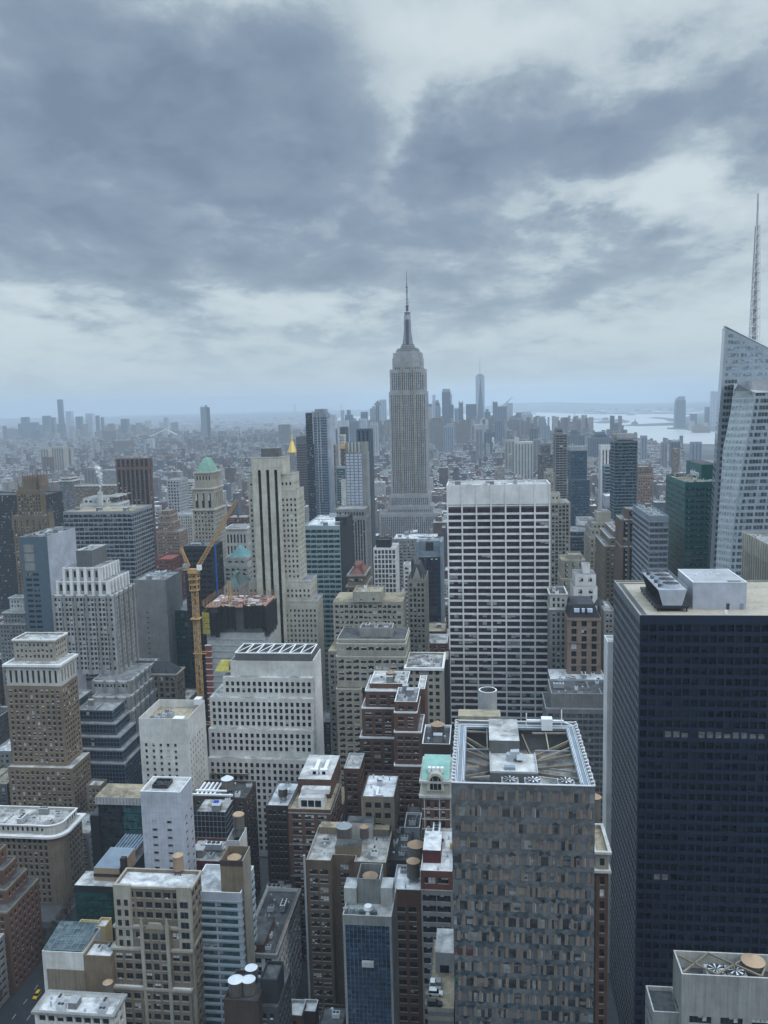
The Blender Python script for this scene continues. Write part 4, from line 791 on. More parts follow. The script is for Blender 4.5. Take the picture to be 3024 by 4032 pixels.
# ================================================================== white banded slab (right of centre)
def grace():
    Y = 538; x0p, x1p = 1758, 2167.5; _, Z = unproj(1963, 1908, Y); X0 = solveX(x0p, Y, Z); X1 = solveX(x1p, Y, Z); D = 30
    root = empty('white_slab_tower', ((X0+X1)/2, Y+D/2, 0), 'huge white banded office slab with black window rows and a blank top band', 'skyscraper')
    wm = MB(); gm = []; zt = Z-13.6; fh = 23.05/5.30; nb = 7; pw = .95; bw = (X1-X0-pw)/nb
    wm.box(X0+.6, X1-.6, Y+.55, Y+D-.55, 0, Z-1.2, 'mid_grey')
    wm2 = MB()
    for i in range(nb+1):
        x = X0+bw*i; wm2.box(x, x+pw, Y-.25, Y+.55, 0, Z, 'white_paint')
        if i < nb: wm2.box(x+pw, x+bw, Y+.02, Y+.55, zt+1.0, Z, 'white_paint')
    z = zt; rows = []
    while z > 40:
        for i in range(nb): x = X0+bw*i; wm2.box(x+pw, x+bw, Y+.2, Y+.55, z-1.35 if z < zt else z-.3, z if z < zt else z+.6, 'white_paint')
        rows.append(z); z -= fh
    for (a, b) in ((X0, X0+.6), (X1-.6, X1)): wm2.box(a, b, Y+.55, Y+D, 0, Z, 'white_paint')
    wm2.box(X0+.6, X1-.6, Y+D-.5, Y+D, 0, Z, 'white_paint')
    wm2.build('wall', root)
    wins = []
    st = ST(wh=fh-1.35, bl=.06, gl='g_purple', bk='blind_dim', mu=2, rec=.1, kind='s')
    for z in rows: 
        for i in range(nb): wins.append(((X0+bw*i+pw+(bw-pw)/2, Y+.5, z-fh if z < zt else z-fh), Vector((1, 0, 0)), bw-pw, st))
    wm.build('core', root)
    place_windows(root, wins, random.Random(3), 100)
    rm = MB(); rm.poly([(X0+.6, Y+.55, Z-1.15), (X1-.6, Y+.55, Z-1.15), (X1-.6, Y+D-.5, Z-1.15), (X0+.6, Y+D-.5, Z-1.15)], 'roof_pale'); rm.build('roof', root)
    BL.append(dict(root=root, pts=rect(X0+1, X1-1, Y+1, Y+D-1), z=Z-1.15, sd='huge white banded slab', rng=random.Random(5), clutter=2.2, tank=1, tiers=[dict(pts=rect(X0, X1, Y, Y+D), z0=0, z1=Z)]))
grace()
# ================================================================== right side
B('striped_tower', 'tan pinstriped apartment tower just right of the white banded slab', 'tower', 'C', [(236, 368, 796, 0, 30, {}), (236, 302, 738, 4, 20, dict(sty='punch_s', wall='cream'))], 720, 30, wall='limestone', sty=ST(fh=3.3, bw=3, ww=2.1, wh=1.8, kind='s', rec=.4, sp='grey_stone', pr=(2, .9, .4), mu=0, bl=.3), clutter=.6, maxw=0)
B('slatted_tower', 'tall dark slatted apartment slab with a tiny crown right of the white slab', 'skyscraper', 'C', [(268, 350, 345), (274, 320, 312, 3)], 1150, 26, wall='grey', sty=ST(fh=3.3, bw=4.6, ww=4.2, wh=1.9, rec=.8, gl='g_dark', mu=0, bl=.1), clutter=0, maxw=0)
B('dark_tower', 'dark stepped tower with white framed centre in the right distance', 'tower', 'C', [(163, 256, 480), (178, 238, 418, 4)], 1400, 30, wall='mid_grey', sty='punch2', clutter=0, maxw=0)
B('domed_tower', 'tan tower with a small white dome behind the white banded slab', 'tower', 'C', [(200, 264, 600), (214, 255, 575, 4)], 1000, 20, wall='limestone', sty='punch_s', clutter=0, maxw=0)
B('glass_tower', 'blue glass tower with a white cap, wider below', 'skyscraper', 'C', [(372, 496, 645, -2), (366, 478, 455, 0), (365, 478, 430, -.3, None, dict(wall='light_grey', sty='none'))], 1010, 30, wall='slate_blue', sty=ST(fh=3.5, bw=3.5, ww=3.3, wh=2.7, rec=.1, gl='g_blue', bl=.12, mu=0, bk='blind_dim'), clutter=0, maxw=0)
B('white_tower', 'slim white tower with black vertical window stripes', 'tower', 'C', [(567, 642, 420)], 1080, 20, wall='white_paint', sty=ST(fh=3.2, bw=3.6, ww=1.5, wh=2.2, kind='s', rec=.4, mu=0, mt=6), clutter=.3, maxw=0)
B('glass_building', 'small sky blue glass block at the foot of the slim white tower', 'building', 'C', [(594, 645, 600), (592, 640, 552, 1, None, dict(wall='pale_teal'))], 960, 20, wall='blue_grey', sty='curtain', clutter=0, maxw=0)
B('balcony_tower', 'tall tan edged apartment tower with a dense grid of glass balconies', 'skyscraper', 'C', [(654, 808, 392, 0), (650, 780, 345, 8, 14, dict(wall='beige', sty='none')), (675, 806, 376, 1, 6, dict(wall='light_grey', sty='none', keep=True))], 850, 24, wall='teal_panel', sty=ST(fh=3.2, bw=3.4, ww=2.9, wh=2.1, rec=.9, gl='g_teal', bl=.5, mu=1, mt=1.5, ms=.8, bt=(1, .3, .5, 'blue_grey'), bk='g_pale'), clutter=0, maxw=0)
B('brick_building', 'brown brick block with a dark top right of the balcony tower', 'building', 'C', [(806, 912, 620), (812, 905, 560, 3)], 1030, 34, wall='salmon', sty='punch_s', clutter=.5, maxw=0)
B('twin_tower', 'pair of joined tan slabs far off beyond the teal tower', 'building', 'C', [(1048, 1078, 442), (1082, 1112, 440, 6, 20, dict(keep=True))], 1800, 24, wall='salmon', sty='punch_s', clutter=0, maxw=0)
def salesforce():
    r = B('teal_tower', 'deep teal glass office tower with a raised rear box bearing white lettering', 'skyscraper', 'C', [(1118, 1320, 660, 0, ('x', 993), {}), ], 610, None, wall='green_panel', sty=ST(fh=4.15, bw=6.3, ww=5.6, wh=2.2, rec=.12, gl='g_green', bl=.15, mu=3, mt=3, ms=.6, bk='blind_dim'), roof='roof_tan', cop='green_panel', sd='teal glass tower', clutter=1.6)
    t = r['tiers'][0]; p = t['pts']; y1 = p[2][1]; Yb = p[0][1]+26
    _, z = unproj(px_('C', 1225), py_('C', 546), Yb); xa = solveX(px_('C', 1225), Yb, z); xe = solveX(px_('C', 1330), Yb, z); w = RGT*FPX-FWD*(px_('C', 1126)-1512); yb = -(xa*w.x+(z-CAMH)*w.z)/w.y
    mb = MB(); mb.box(xa, xe, Yb, yb, t['z1']-1, z, 'green_panel', top='roof_dark'); o = mb.build('roof_box', r['root'])
    cu = bpy.data.curves.new('sign_lettering', 'FONT'); cu.body = 'salesforce'; cu.size = 6.4; cu.extrude = .15; cu.align_x = 'CENTER'; so = bpy.data.objects.new('lettering', cu); COL.objects.link(so)
    wl = world_loc(o); so.location = (xa-.25-wl[0], (Yb+yb)/2-wl[1]-4, z-9.5-wl[2]); so.rotation_euler = (math.pi/2, 0, -math.pi/2); cu.materials.append(M('coping_white')); cu.offset = .06; bpy.context.view_layer.update(); me = bpy.data.meshes.new_from_object(so); lo = bpy.data.objects.new('lettering', me); COL.objects.link(lo); lo.parent = o; lo.location = so.location; lo.rotation_euler = so.rotation_euler; bpy.data.objects.remove(so)
salesforce()
B('striped_tower', 'slim brown tower with vertical stone ribs and white edged setbacks', 'tower', 'C', [(698, 800, 1080, -1), (700, 800, 905, 0), (735, 800, 838, 4, 14, {})], 640, 24, wall='salmon', sty=ST(fh=3.8, bw=5.2, ww=2.9, wh=2.6, kind='s', rec=.9, gl='g_dark', sp='spandrel_dark', mu=1, bl=.05, pr=(1, 1, .5)), cop='white_paint', clutter=.5, maxw=60)
B('glass_building', 'grey green glass office with curved bands and a cluttered roof', 'office building', 'C', [(885, 1010, 880, 0, ('x', 776), {})], 575, None, wall='blue_grey', sty=ST(fh=4, bw=3.2, ww=3.0, wh=2.4, rec=.2, gl='g_grey', bl=.12, mu=0, mt=4, ms=.3, bt=(1, .4, .3, 'light_grey'), bk='blind_dim'), roof='roof_mixed', clutter=2, sd='banded grey green glass office', maxw=100)
B('stepped_building', 'sandy beige ziggurat office with many small windows and a blank tower top', 'office building', 'e',
  [(470, 780, 735, -4), (478, 770, 640, 0), (500, 752, 575, 2), (553, 706, 462, 6, 18, dict(sty='none'))], 760, 34, wall='beige', sty=ST(fh=3.7, bw=3.4, ww=1.5, wh=1.9, mu=0, bl=.25), clutter=.7, sd='sandy ziggurat office')
B('stepped_building', 'darker brown stepped block in front of the sandy ziggurat', 'office building', 'e', [(640, 810, 830, -3), (690, 810, 742, 0), (738, 810, 668, 4)], 690, ('x', 590), wall='tan', sty=ST(fh=3.7, bw=3.4, ww=1.5, wh=1.9, mu=0, bl=.3), cop='white_stone', clutter=.8, maxw=60)
B('office_building', 'pale blue grey banded office with a blank upper half behind the ziggurat', 'office building', 'e', [(648, 843, 385, 0, ('x', 606), {}), (648, 843, 285, 0, ('x', 606), dict(sty='none', wall='lavender'))], 900, None, wall='light_grey', sty=ST(fh=4, bw=5, ww=4.7, wh=1.9, rec=.2, gl='g_grey', mu=1, bl=.1), roof='roof_white', clutter=.6, maxw=0)
B('low_building', 'flat white topped exhibition shed behind the sandy ziggurat', 'building', 'e', [(366, 545, 560)], 960, 40, wall='white_paint', sty='none', roof='roof_grey', clutter=.8, maxw=0)
def rotunda():
    Y = 900; _, Z = unproj(px_('e', 360), py_('e', 730), Y); X = solveX(px_('e', 372), Y, Z); r_ = 26
    pts = [(X+r_*math.cos(a), Y+26+r_*math.sin(a)) for a in [2*math.pi*i/20 for i in range(20)]]
    building('round_building', 'dark round arena like glass drum left of the sandy ziggurat', 'building', [dict(pts=pts, z0=0, z1=Z), dict(pts=[(X+(r_-3)*math.cos(a), Y+26+(r_-3)*math.sin(a)) for a in [2*math.pi*i/20 for i in range(20)]], z0=Z, z1=Z+5)], wall='slate_blue', sty='curtain', roof='roof_grey', clutter=.5, maxw=0)
rotunda()
B('office_building', 'tan stone block with blank shaft and rooftop louvres beside the white slab', 'office building', 'e', [(160, 480, 1190, -3), (168, 432, 985, 0), (245, 390, 925, 3, 14, dict(sty='none'))], 610, 24, wall='limestone', sty=ST(fh=3.8, bw=5, ww=1.8, wh=2, mu=1, bl=.2, kind='s', sp='grey'), roof='roof_tan', clutter=.8, maxw=60)
B('white_building', 'bright white modern block with projecting balconies and a drain pipe', 'building', 'e', [(300, 560, 1270, -2), (318, 545, 1140, 0), (402, 478, 1032, 4, 8, dict(sty='none'))], 560, 18, wall='white_paint', sty=ST(fh=3.7, bw=5.6, ww=2.6, wh=2.7, mu=1, bl=.3, mt=1.5), clutter=.8, sd='bright white balconied block', maxw=60)
B('office_building', 'narrow grey office with rows of tall windows touching the white slab', 'building', 'e', [(40, 232, 1515, 0, None, dict(wall='grey_stone')), (42, 230, 1352, .5)], 520, 22, wall='pale_stone', sty=ST(fh=3.7, bw=2.8, ww=1.4, wh=2.3, mu=0, bl=.1), roof='roof_dark', clutter=1.6, sd='narrow grey office', corn=(.5, .6, 'white_stone'), maxw=60)
def mansard2():
    r = B('mansard_building', 'brown stone chateau like block with a black mansard roof and three skylights', 'building', 'e', [(232, 600, 1612)], 500, 28, wall='salmon', sty=ST(fh=4.6, bw=5.2, ww=3.0, wh=3.3, rec=.6, mu=1, bl=.1, mt=1.4, bt=(3, .6, .35)), roof='roof_dark', clutter=0, maxw=80)
    t = r['tiers'][0]; p = t['pts']; z = t['z1']; zt = z+7.5; mb = MB(); mb.frustum(inset(p, .4), z-.8, inset(p, 3.4), zt, 'charcoal', top='slate_roof'); h = mb.build('mansard_roof', r['root'])
    for i in range(3):
        m2 = MB(); x = p[0][0]+(p[1][0]-p[0][0])*(.32+.16*i); m2.box(x-2.2, x+2.2, p[0][1]+1.2, p[0][1]+3.0, z+3.0, z+5.2, 'pane_sheen'); m2.build('skylight', h)
    for i in (0.05, .82): m2 = MB(); x = p[0][0]+(p[1][0]-p[0][0])*i; m2.cyl(x+3, p[0][1]+6, zt-1, zt+3, 3.2, .8, 'slate_roof', n=8); m2.build('turret', h)
mansard2()
B('low_building', 'small grey stone block half hidden left of the black tower', 'building', 'e', [(632, 745, 1535)], 540, 30, wall='grey_stone', sty='punch_s', roof='roof_mixed', clutter=1.2, maxw=40)
B('low_building', 'low block with a bright white cluttered roof between the white slab and black tower', 'building', 'H', [(592, 870, 245, 0, ('y', 170), {})], 478, None, wall='grey', sty='punch', roof='roof_white', cop='coping_white', sd='white roofed low block', clutter=2.5, maxw=0)
B('curtain_wall_building', 'blue grey curtain wall office with a grey louvred top right of the white slab', 'office building', 'H', [(562, 900, 365, 0, None, {}), (590, 900, 290, 0.5, None, dict(sty='none', wall='grey'))], 440, 24, wall='grey', sty=ST(fh=3.4, bw=2.9, ww=2.6, wh=2.3, rec=.12, gl='g_grey', bl=.15, mu=1, mt=2.2, ms=1.2, bk='blind_dim'), roof='roof_dark', cop='light_grey', sd='louvred blue grey office', clutter=1.0)
B('white_slab', 'thin bright white slab standing against the left flank of the black tower', 'tower', 'H', [(868, 1005, 35, 0, ('x', 850), dict(blank=(3,)))], 352, None, wall='white_paint', sty=ST(fh=3.4, bw=16, ww=1.3, wh=1.5, mu=0, bl=0), roof='roof_pale', cop='coping_white', clutter=0, maxw=60)
B('corner_building', 'ornate brown corner house with a white cornice down in the street canyon', 'building', 'H', [(812, 872, 1160, 0, None, dict(wall='brown_brick')), (808, 874, 1068, .5)], 262, 18, wall='limestone', sty=ST(fh=4.2, bw=2.6, ww=1.5, wh=2.6, mu=0, bl=.1), corn=(.8, .7, 'white_stone'), roof='roof_tan', sd='ornate corner house in the canyon', clutter=1, maxw=40)
def cream_strip():
    Y = 395; x0 = solveX(2937, 452, 0); _, Z = unproj(3080, 2172, Y); X0 = solveX(3080, Y, Z)
    building('ribbed_building', 'cream ribbed office corner cut off by the right edge, behind the black tower', 'office building', [dict(pts=rect(X0, X0+60, Y, Y+58), z0=0, z1=Z)], wall='limestone', sty=ST(fh=4, bw=3.6, ww=2.5, wh=3.2, kind='s', rec=1.0, mu=1, bl=.05, gl='g_black', pr=(1, .7, .5, 'cream'), mt=9), roof='roof_grey', sd='cream ribbed office', clutter=1, maxw=60)
cream_strip()
PAL['boa_win'] = [(.30, .36, .40), dict(glass=True, var=.3)]
# ================================================================== FOREGROUND
def rounded_classic():
    Y = 383; _, Z = unproj(px_('F', 190), py_('F', 478), Y); X1 = solveX(px_('F', 400), Y, Z); X0 = X1-62; xs = px_('F', 532); w = RGT*FPX-FWD*(xs-1512); y1 = -(X1*w.x+(Z-CAMH)*w.z)/w.y; r_ = 7
    def pts(d): return [(X0+d, Y+d)]+[(X1-r_-d+(r_)*math.sin(a)*1.0, Y+r_+d-(r_)*math.cos(a)) for a in [math.pi/2*i/6 for i in range(7)]]+[(X1-d, y1-d), (X0+d, y1-d)]
    building('classical_building', 'rounded corner stone office block with broad white cornice along the avenue', 'office building',
      [dict(pts=pts(0), z0=0, z1=Z, corn=(1.9, 1.0, 'white_paint')), dict(pts=pts(1.6), z0=Z, z1=Z+4.6, wall='pale_stone', sty=ST(fh=4, bw=2.6, ww=1.2, wh=2.2, mu=0, mt=.3, bl=.1), corn=(.5, .5, 'white_paint'))],
      wall='tan', sty=ST(fh=3.55, bw=2.9, ww=1.5, wh=2.35, rec=.4, mu=0, bl=.2, mt=1.4, ms=.3), roof='roof_mixed', sd='rounded corner stone block', clutter=2.2)
rounded_classic()
def corner_brick():
    """reddish stepped block on the avenue's far side, its terraces falling towards the camera"""
    X1 = -203.5; Y0 = 318
    tiers = []; z = 0
    specs = [(px_('b', 410), py_('b', 385), 392, 0), (px_('b', 270), py_('b', 470), 360, 0), (px_('b', 190), py_('b', 215), 366, 2), ]
    def ztop(px, py, X):
        w = UPV*FPX+FWD*(py-2016); w2 = RGT*FPX-FWD*(px-1512)
        # solve Y,Z for given X
        a, b = px-1512, py-2016; d = FWD*FPX+RGT*a-UPV*b; t = X/d.x; return t*d.y, CAMH+t*d.z
    ya, za = ztop(px_('b', 400), py_('b', 388), X1); yb, zb = ztop(px_('b', 258), py_('b', 380), X1-3.4); yc, zc = ztop(px_('b', 190), py_('b', 222), X1-6.5); yd, zd = ztop(px_('b', 110), py_('b', 92), X1-9.5)
    if DEBUG: print('corner', ya, za, yb, zb, yc, zc, yd, zd)
    yfar = ya+1
    T = [dict(pts=rect(X1-60, X1, 318, yfar), z0=0, z1=za-3), dict(pts=rect(X1-60, X1-3.4, 324, yfar-3), z0=za-3, z1=za+3.5), dict(pts=rect(X1-60, X1-6.5, 328, yfar-6), z0=za+3.5, z1=za+10.5), dict(pts=rect(X1-60, X1-9.6, 331, yfar-8), z0=za+10.5, z1=za+17.5), dict(pts=rect(X1-60, X1-14, 335, yfar-11), z0=za+17.5, z1=za+26)]
    building('brick_building', 'reddish stepped brick block with terraces facing the avenue at the left edge', 'building', T, wall='brown_brick', sty=ST(fh=3.5, bw=3.3, ww=1.35, wh=2.0, rec=.35, mu=0, bl=.12, mt=1.3), cop='tan', roof='roof_dark', sd='reddish stepped brick block', clutter=.5)
    building('striped_building', 'grey green striped block with a white edged roof below the stepped brick block', 'building', [dict(pts=rect(X1-50, X1-1.5, 262, 317), z0=0, z1=za-12)], wall='grey', sty=ST(fh=3.4, bw=3.4, ww=3.2, wh=1.7, rec=.5, mu=0, bl=.1, mt=1), cop='white_stone', roof='roof_grey', sd='striped block on the avenue', clutter=.5)
corner_brick()
B('brick_building', 'small brown house with a pale roof squeezed behind the rounded corner block', 'building', 'a', [(935, 1095, 1085, 0, ('x', 1165), {})], 445, None, wall='tan_brick', sty='punch_s', roof='roof_pale', cop='tan', clutter=2, sd='small brown house behind the rounded block')
def library():
    """black box with a white bridge roof, glass courts and an orange panelled roof volume"""
    Y = 318; _, Z = unproj(px_('b', 1020), py_('b', 520), Y); X0 = solveX(px_('b', 808), Y, Z); X1 = solveX(px_('b', 1290), Y, Z)
    root = empty('glass_building', ((X0+X1)/2, Y+20, 0), 'black glass library like block with pale roof panels and an orange panelled roof room', 'building')
    y1 = solveY(py_('b', 300), X0+4, Z); mb = MB(); mb.box(X0, X1, Y, Y+11, 0, Z, 'black_metal', top='roof_mixed'); mb.box(X0+12, X1, Y+11, Y+52, 0, Z, 'black_metal', top='roof_dark'); mb.build('wall', root)
    mb = MB()
    for i in range(7):
        for k in range(4):
            a = X0+.4+(X1-X0-.8)*i/7; mb.quad((a+.1, Y-.06, Z-3.2-k*3.6-3.0), (a+(X1-X0-.8)/7-.1, Y-.06, Z-3.2-k*3.6-3.0), (a+(X1-X0-.8)/7-.1, Y-.06, Z-3.2-k*3.6), (a+.1, Y-.06, Z-3.2-k*3.6), 'g_green')
    o = mb.build('window', root); o['kind'] = 'stuff'
    # roof room: orange front, pale sloping roof running back
    yb_ = Y+4; _, zz = unproj(px_('b', 1150), py_('b', 328), yb_); xa = solveX(px_('b', 1020), yb_, zz); xb = solveX(px_('b', 1295), yb_, zz)
    mb = MB(); mb.box(xa, xb, yb_, yb_+17, Z, zz, 'orange' if False else 'tank_cone', top='blue_grey')
    mb.box(xa-.2, xb+.2, yb_-.3, yb_, (Z+zz)/2-.9, (Z+zz)/2+.3, 'charcoal'); mb.build('roof_room', root)
    mb = MB(); mb.box(xa, xb-1, yb_+18, yb_+33, zz-4, zz-2.5, 'steel_dark', top='g_blue'); 
    for i in range(8): mb.box(xa+(xb-xa-1)*i/7-.1, xa+(xb-xa-1)*i/7+.1, yb_+18, yb_+33, zz-2.5, zz-2.3, 'steel')
    mb.build('glass_court_roof', root)
    mb = MB(); 
    for x in (xb+.2, xb+11): mb.box(x, x+2.2, yb_+1, yb_+3.2, Z-2, zz+4, 'dark_brick')
    mb.build('chimney', root)
    # tall white box wall with the black rear wall
    Yw = 372; _, zw = unproj(px_('a', 1300), py_('a', 1235), Yw); xa = solveX(px_('a', 1062), Yw, zw); xb = solveX(px_('a', 1530), Yw, zw)
    r2 = empty('black_walled_building', ((xa+xb)/2, Yw+8, 0), 'tall black glazed wall under a white panelled roof edge left of the slim lavender tower', 'building')
    mb = MB(); mb.box(xa, xb+2, Yw, Yw+14, 0, zw-2.6, 'g_black'); mb.build('wall', r2); mb = MB(); mb.box(xa-1, xb+2, Yw-.8, Yw+14, zw-2.6, zw+1.2, 'light_grey', top='roof_tan')
    for i in range(14): mb.box(xa+(xb-xa)*i/13-.08, xa+(xb-xa)*i/13+.08, Yw-.9, Yw-.8, zw-2.5, zw+1.1, 'mid_grey')
    mb.build('roof', r2)
    mb = MB(); 
    for i in range(9):
        a = xa+1+(xb-xa-1)*i/9; 
        for k in range(7): mb.quad((a, Yw-.08, zw-6.8-k*4.2), (a+(xb-xa)/9-.2, Yw-.08, zw-6.8-k*4.2), (a+(xb-xa)/9-.2, Yw-.08, zw-3-k*4.2), (a, Yw-.08, zw-3-k*4.2), 'g_teal' if i > 4 else 'g_dark')
    o = mb.build('window', r2); o['kind'] = 'stuff'
    xl = solveX(px_('F', 583), Yw, zw-8); mb = MB(); mb.box(xl, xa-.05, Yw+.4, Yw+13, 0, zw-9, 'black_metal', top='roof_dark'); mb.build('wing', r2)
B('brick_building', 'brown stone block filling the gap behind the rounded corner block', 'building', 'F', [(470, 560, 470, 0, ('x', 588), {})], 455, None, wall='tan_brick', sty='punch_s', roof='roof_mixed', cop='tan', clutter=1.5, sd='brown block in the gap', maxw=30)
library()
def tan_deco():
    st = ST(fh=3.9, bw=3.5, ww=2.5, wh=2.3, rec=.4, mu=1, bl=.3, mt=1.3, ms=.5)
    B('art_deco_building', 'tan art deco loft building with ledged terraces, turrets and a snow white roof', 'building', 'F',
      [(728, 1248, 1480, -3.2, None, {}), (735, 1250, 1222, -1.8, None, {}), (748, 1246, 1078, -.9, None, {}), (748, 1246, 815, 0, None, dict(wall='tan'))], 272, ('y', 705), wall='tan', sty=st, corn=(.5, .7, 'beige'), roof='roof_white', sd='tan art deco loft building', clutter=0)
    r = BL[-1]; p = r['tiers'][-1]['pts']; z = r['tiers'][-1]['z1']; x0, y0 = p[0]; x1 = p[1][0]; mb = MB()
    for (a, b) in ((x0-.1, x0+6.2), (x1-5, x1+.1)): mb.box(a, b, y0-1.2, y0+.0, 0, z+.8, 'beige')
    mb.build('corner_pier', r['root'])
    for (a, b) in ((x0-.1, x0+6.2), (x1-5, x1+.1)):
        for k in range(14):
            for j in range(2):
                m2 = MB(); u = a+1.1+j*(b-a-2.2-1.4)/1; zz = z-7-k*3.9; m2.box(u, u+1.4, y0-1.27, y0-1.2, zz, zz+2.3, 'g_dark'); o = m2.build('window', r['root']) if k < 8 else None
    # centre projection with gable and pinnacles
    t2 = r['tiers'][2]; zc = t2['z1']; yc = t2['pts'][0][1]; m = (x0+x1)/2+1; mb = MB(); mb.box(m-5.2, m+5.2, yc-1.9, yc-.0, 0, zc+.5, 'tan')
    for a in (m-5.3, m+4.1): mb.box(a, a+1.2, yc-2.6, yc-1.9, 0, zc+2.4, 'beige'); mb.cyl(a+.6, yc-2.2, zc+2.4, zc+5.4, .6, .1, 'beige', n=6)
    mb.mesh([(m-3.4, yc-2.0, zc+.5), (m+3.4, yc-2.0, zc+.5), (m+2.2, yc-2.0, zc+2.6), (m-2.2, yc-2.0, zc+2.6), (m-3.4, yc-1.2, zc+.5), (m+3.4, yc-1.2, zc+.5), (m+2.2, yc-1.2, zc+2.6), (m-2.2, yc-1.2, zc+2.6)], [(0, 1, 2, 3), (3, 2, 6, 7), (5, 4, 7, 6), (1, 5, 6, 2), (4, 0, 3, 7)], 'beige')
    mb.build('bay', r['root'])
    wins = []; st2 = dict(st)
    for k in range(14):
        for j in range(3): wins.append(((m-3+j*3.0, yc-1.96, zc-3.5-k*3.9), Vector((1, 0, 0)), 2.0, st))
    place_windows(r['root'], wins, random.Random(9), 30)
tan_deco()
def white_glass():
    r = B('glass_building', 'pale blue banded glass office with a blank white roof deck', 'office building', 'F', [(1240, 1572, 850, 0, ('y', 672), {})], 282, None, wall='lavender',
      sty=ST(fh=3.2, bw=7.4, ww=7.0, wh=1.85, rec=.3, gl='g_teal', mu=4, bl=.35, mt=3.6, ms=1.2, bt=(1, .35, .25, 'pale_teal'), bk='blind_dim', skip=lambda i, n: False), roof='roof_white', cop='coping_white', sd='pale blue banded office', clutter=0)
    t = r['tiers'][0]; p = t['pts']; z = t['z1']; x1, y0 = p[1]; Y = y0+.6
    _, zt = unproj(px_('c', 860), py_('c', 1075), Y+1.5); xa = solveX(px_('c', 735), Y+1.5, zt); xb = solveX(px_('c', 980), Y+1.5, zt)
    root = empty('lift_tower', ((xa+xb)/2, Y+5, 0), 'blank tan concrete shaft holding a sunken water tank beside the white roof deck', 'tower')
    mb = MB(); mb.box(xa, xb, Y+1.5, Y+1.8, 0, zt, 'tan_brick'); mb.box(xb-.3, xb, Y+1.8, Y+12, 0, zt, 'beige'); mb.box(xa, xa+.3, Y+1.8, Y+12, 0, zt, 'tan_brick'); mb.box(xa+.3, xb-.3, Y+11.7, Y+12, 0, zt, 'tan_brick'); mb.build('wall', root)
    mb = MB(); mb.box(xa-.05, xb+.05, Y+1.4, Y+1.5, zt-2.2, zt+.1, 'dark_brick'); mb.box(xa+.3, xb-.3, Y+1.8, Y+11.7, zt-4, zt-3.6, 'roof_dark'); mb.build('roof', root)
    TANKS.append(((xa+xb)/2-.1, Y+5.6, zt-3.6, 2.5, 2.6, 'cone', 'terracotta capped water tank sunk inside the tan concrete shaft', 0))
    Y2 = 312; _, z2 = unproj(px_('c', 870), py_('c', 858), Y2); xa = solveX(px_('c', 805), Y2, z2); xb = solveX(px_('c', 945), Y2, z2); root = empty('lift_tower', ((xa+xb)/2, Y2+5, 0), 'white rendered shaft open at the top behind the tan concrete shaft', 'tower')
    mb = MB(); mb.box(xa, xb, Y2, Y2+.3, 0, z2, 'light_grey'); mb.box(xb-.3, xb, Y2+.3, Y2+11, 0, z2, 'white_stone'); mb.box(xa, xa+.3, Y2+.3, Y2+11, 0, z2, 'light_grey'); mb.box(xa+.3, xb-.3, Y2+10.7, Y2+11, 0, z2, 'light_grey'); mb.box(xa+.3, xb-.3, Y2+.3, Y2+10.7, z2-5, z2-4.5, 'charcoal'); mb.build('wall', root)
    TANKS.append(((xa+xb)/2+.4, Y2+8, z2-1, 2.3, 5.2, 'flat', 'tan capped wooden water tank rising from the white shaft', 3))
TANKS = []
white_glass()
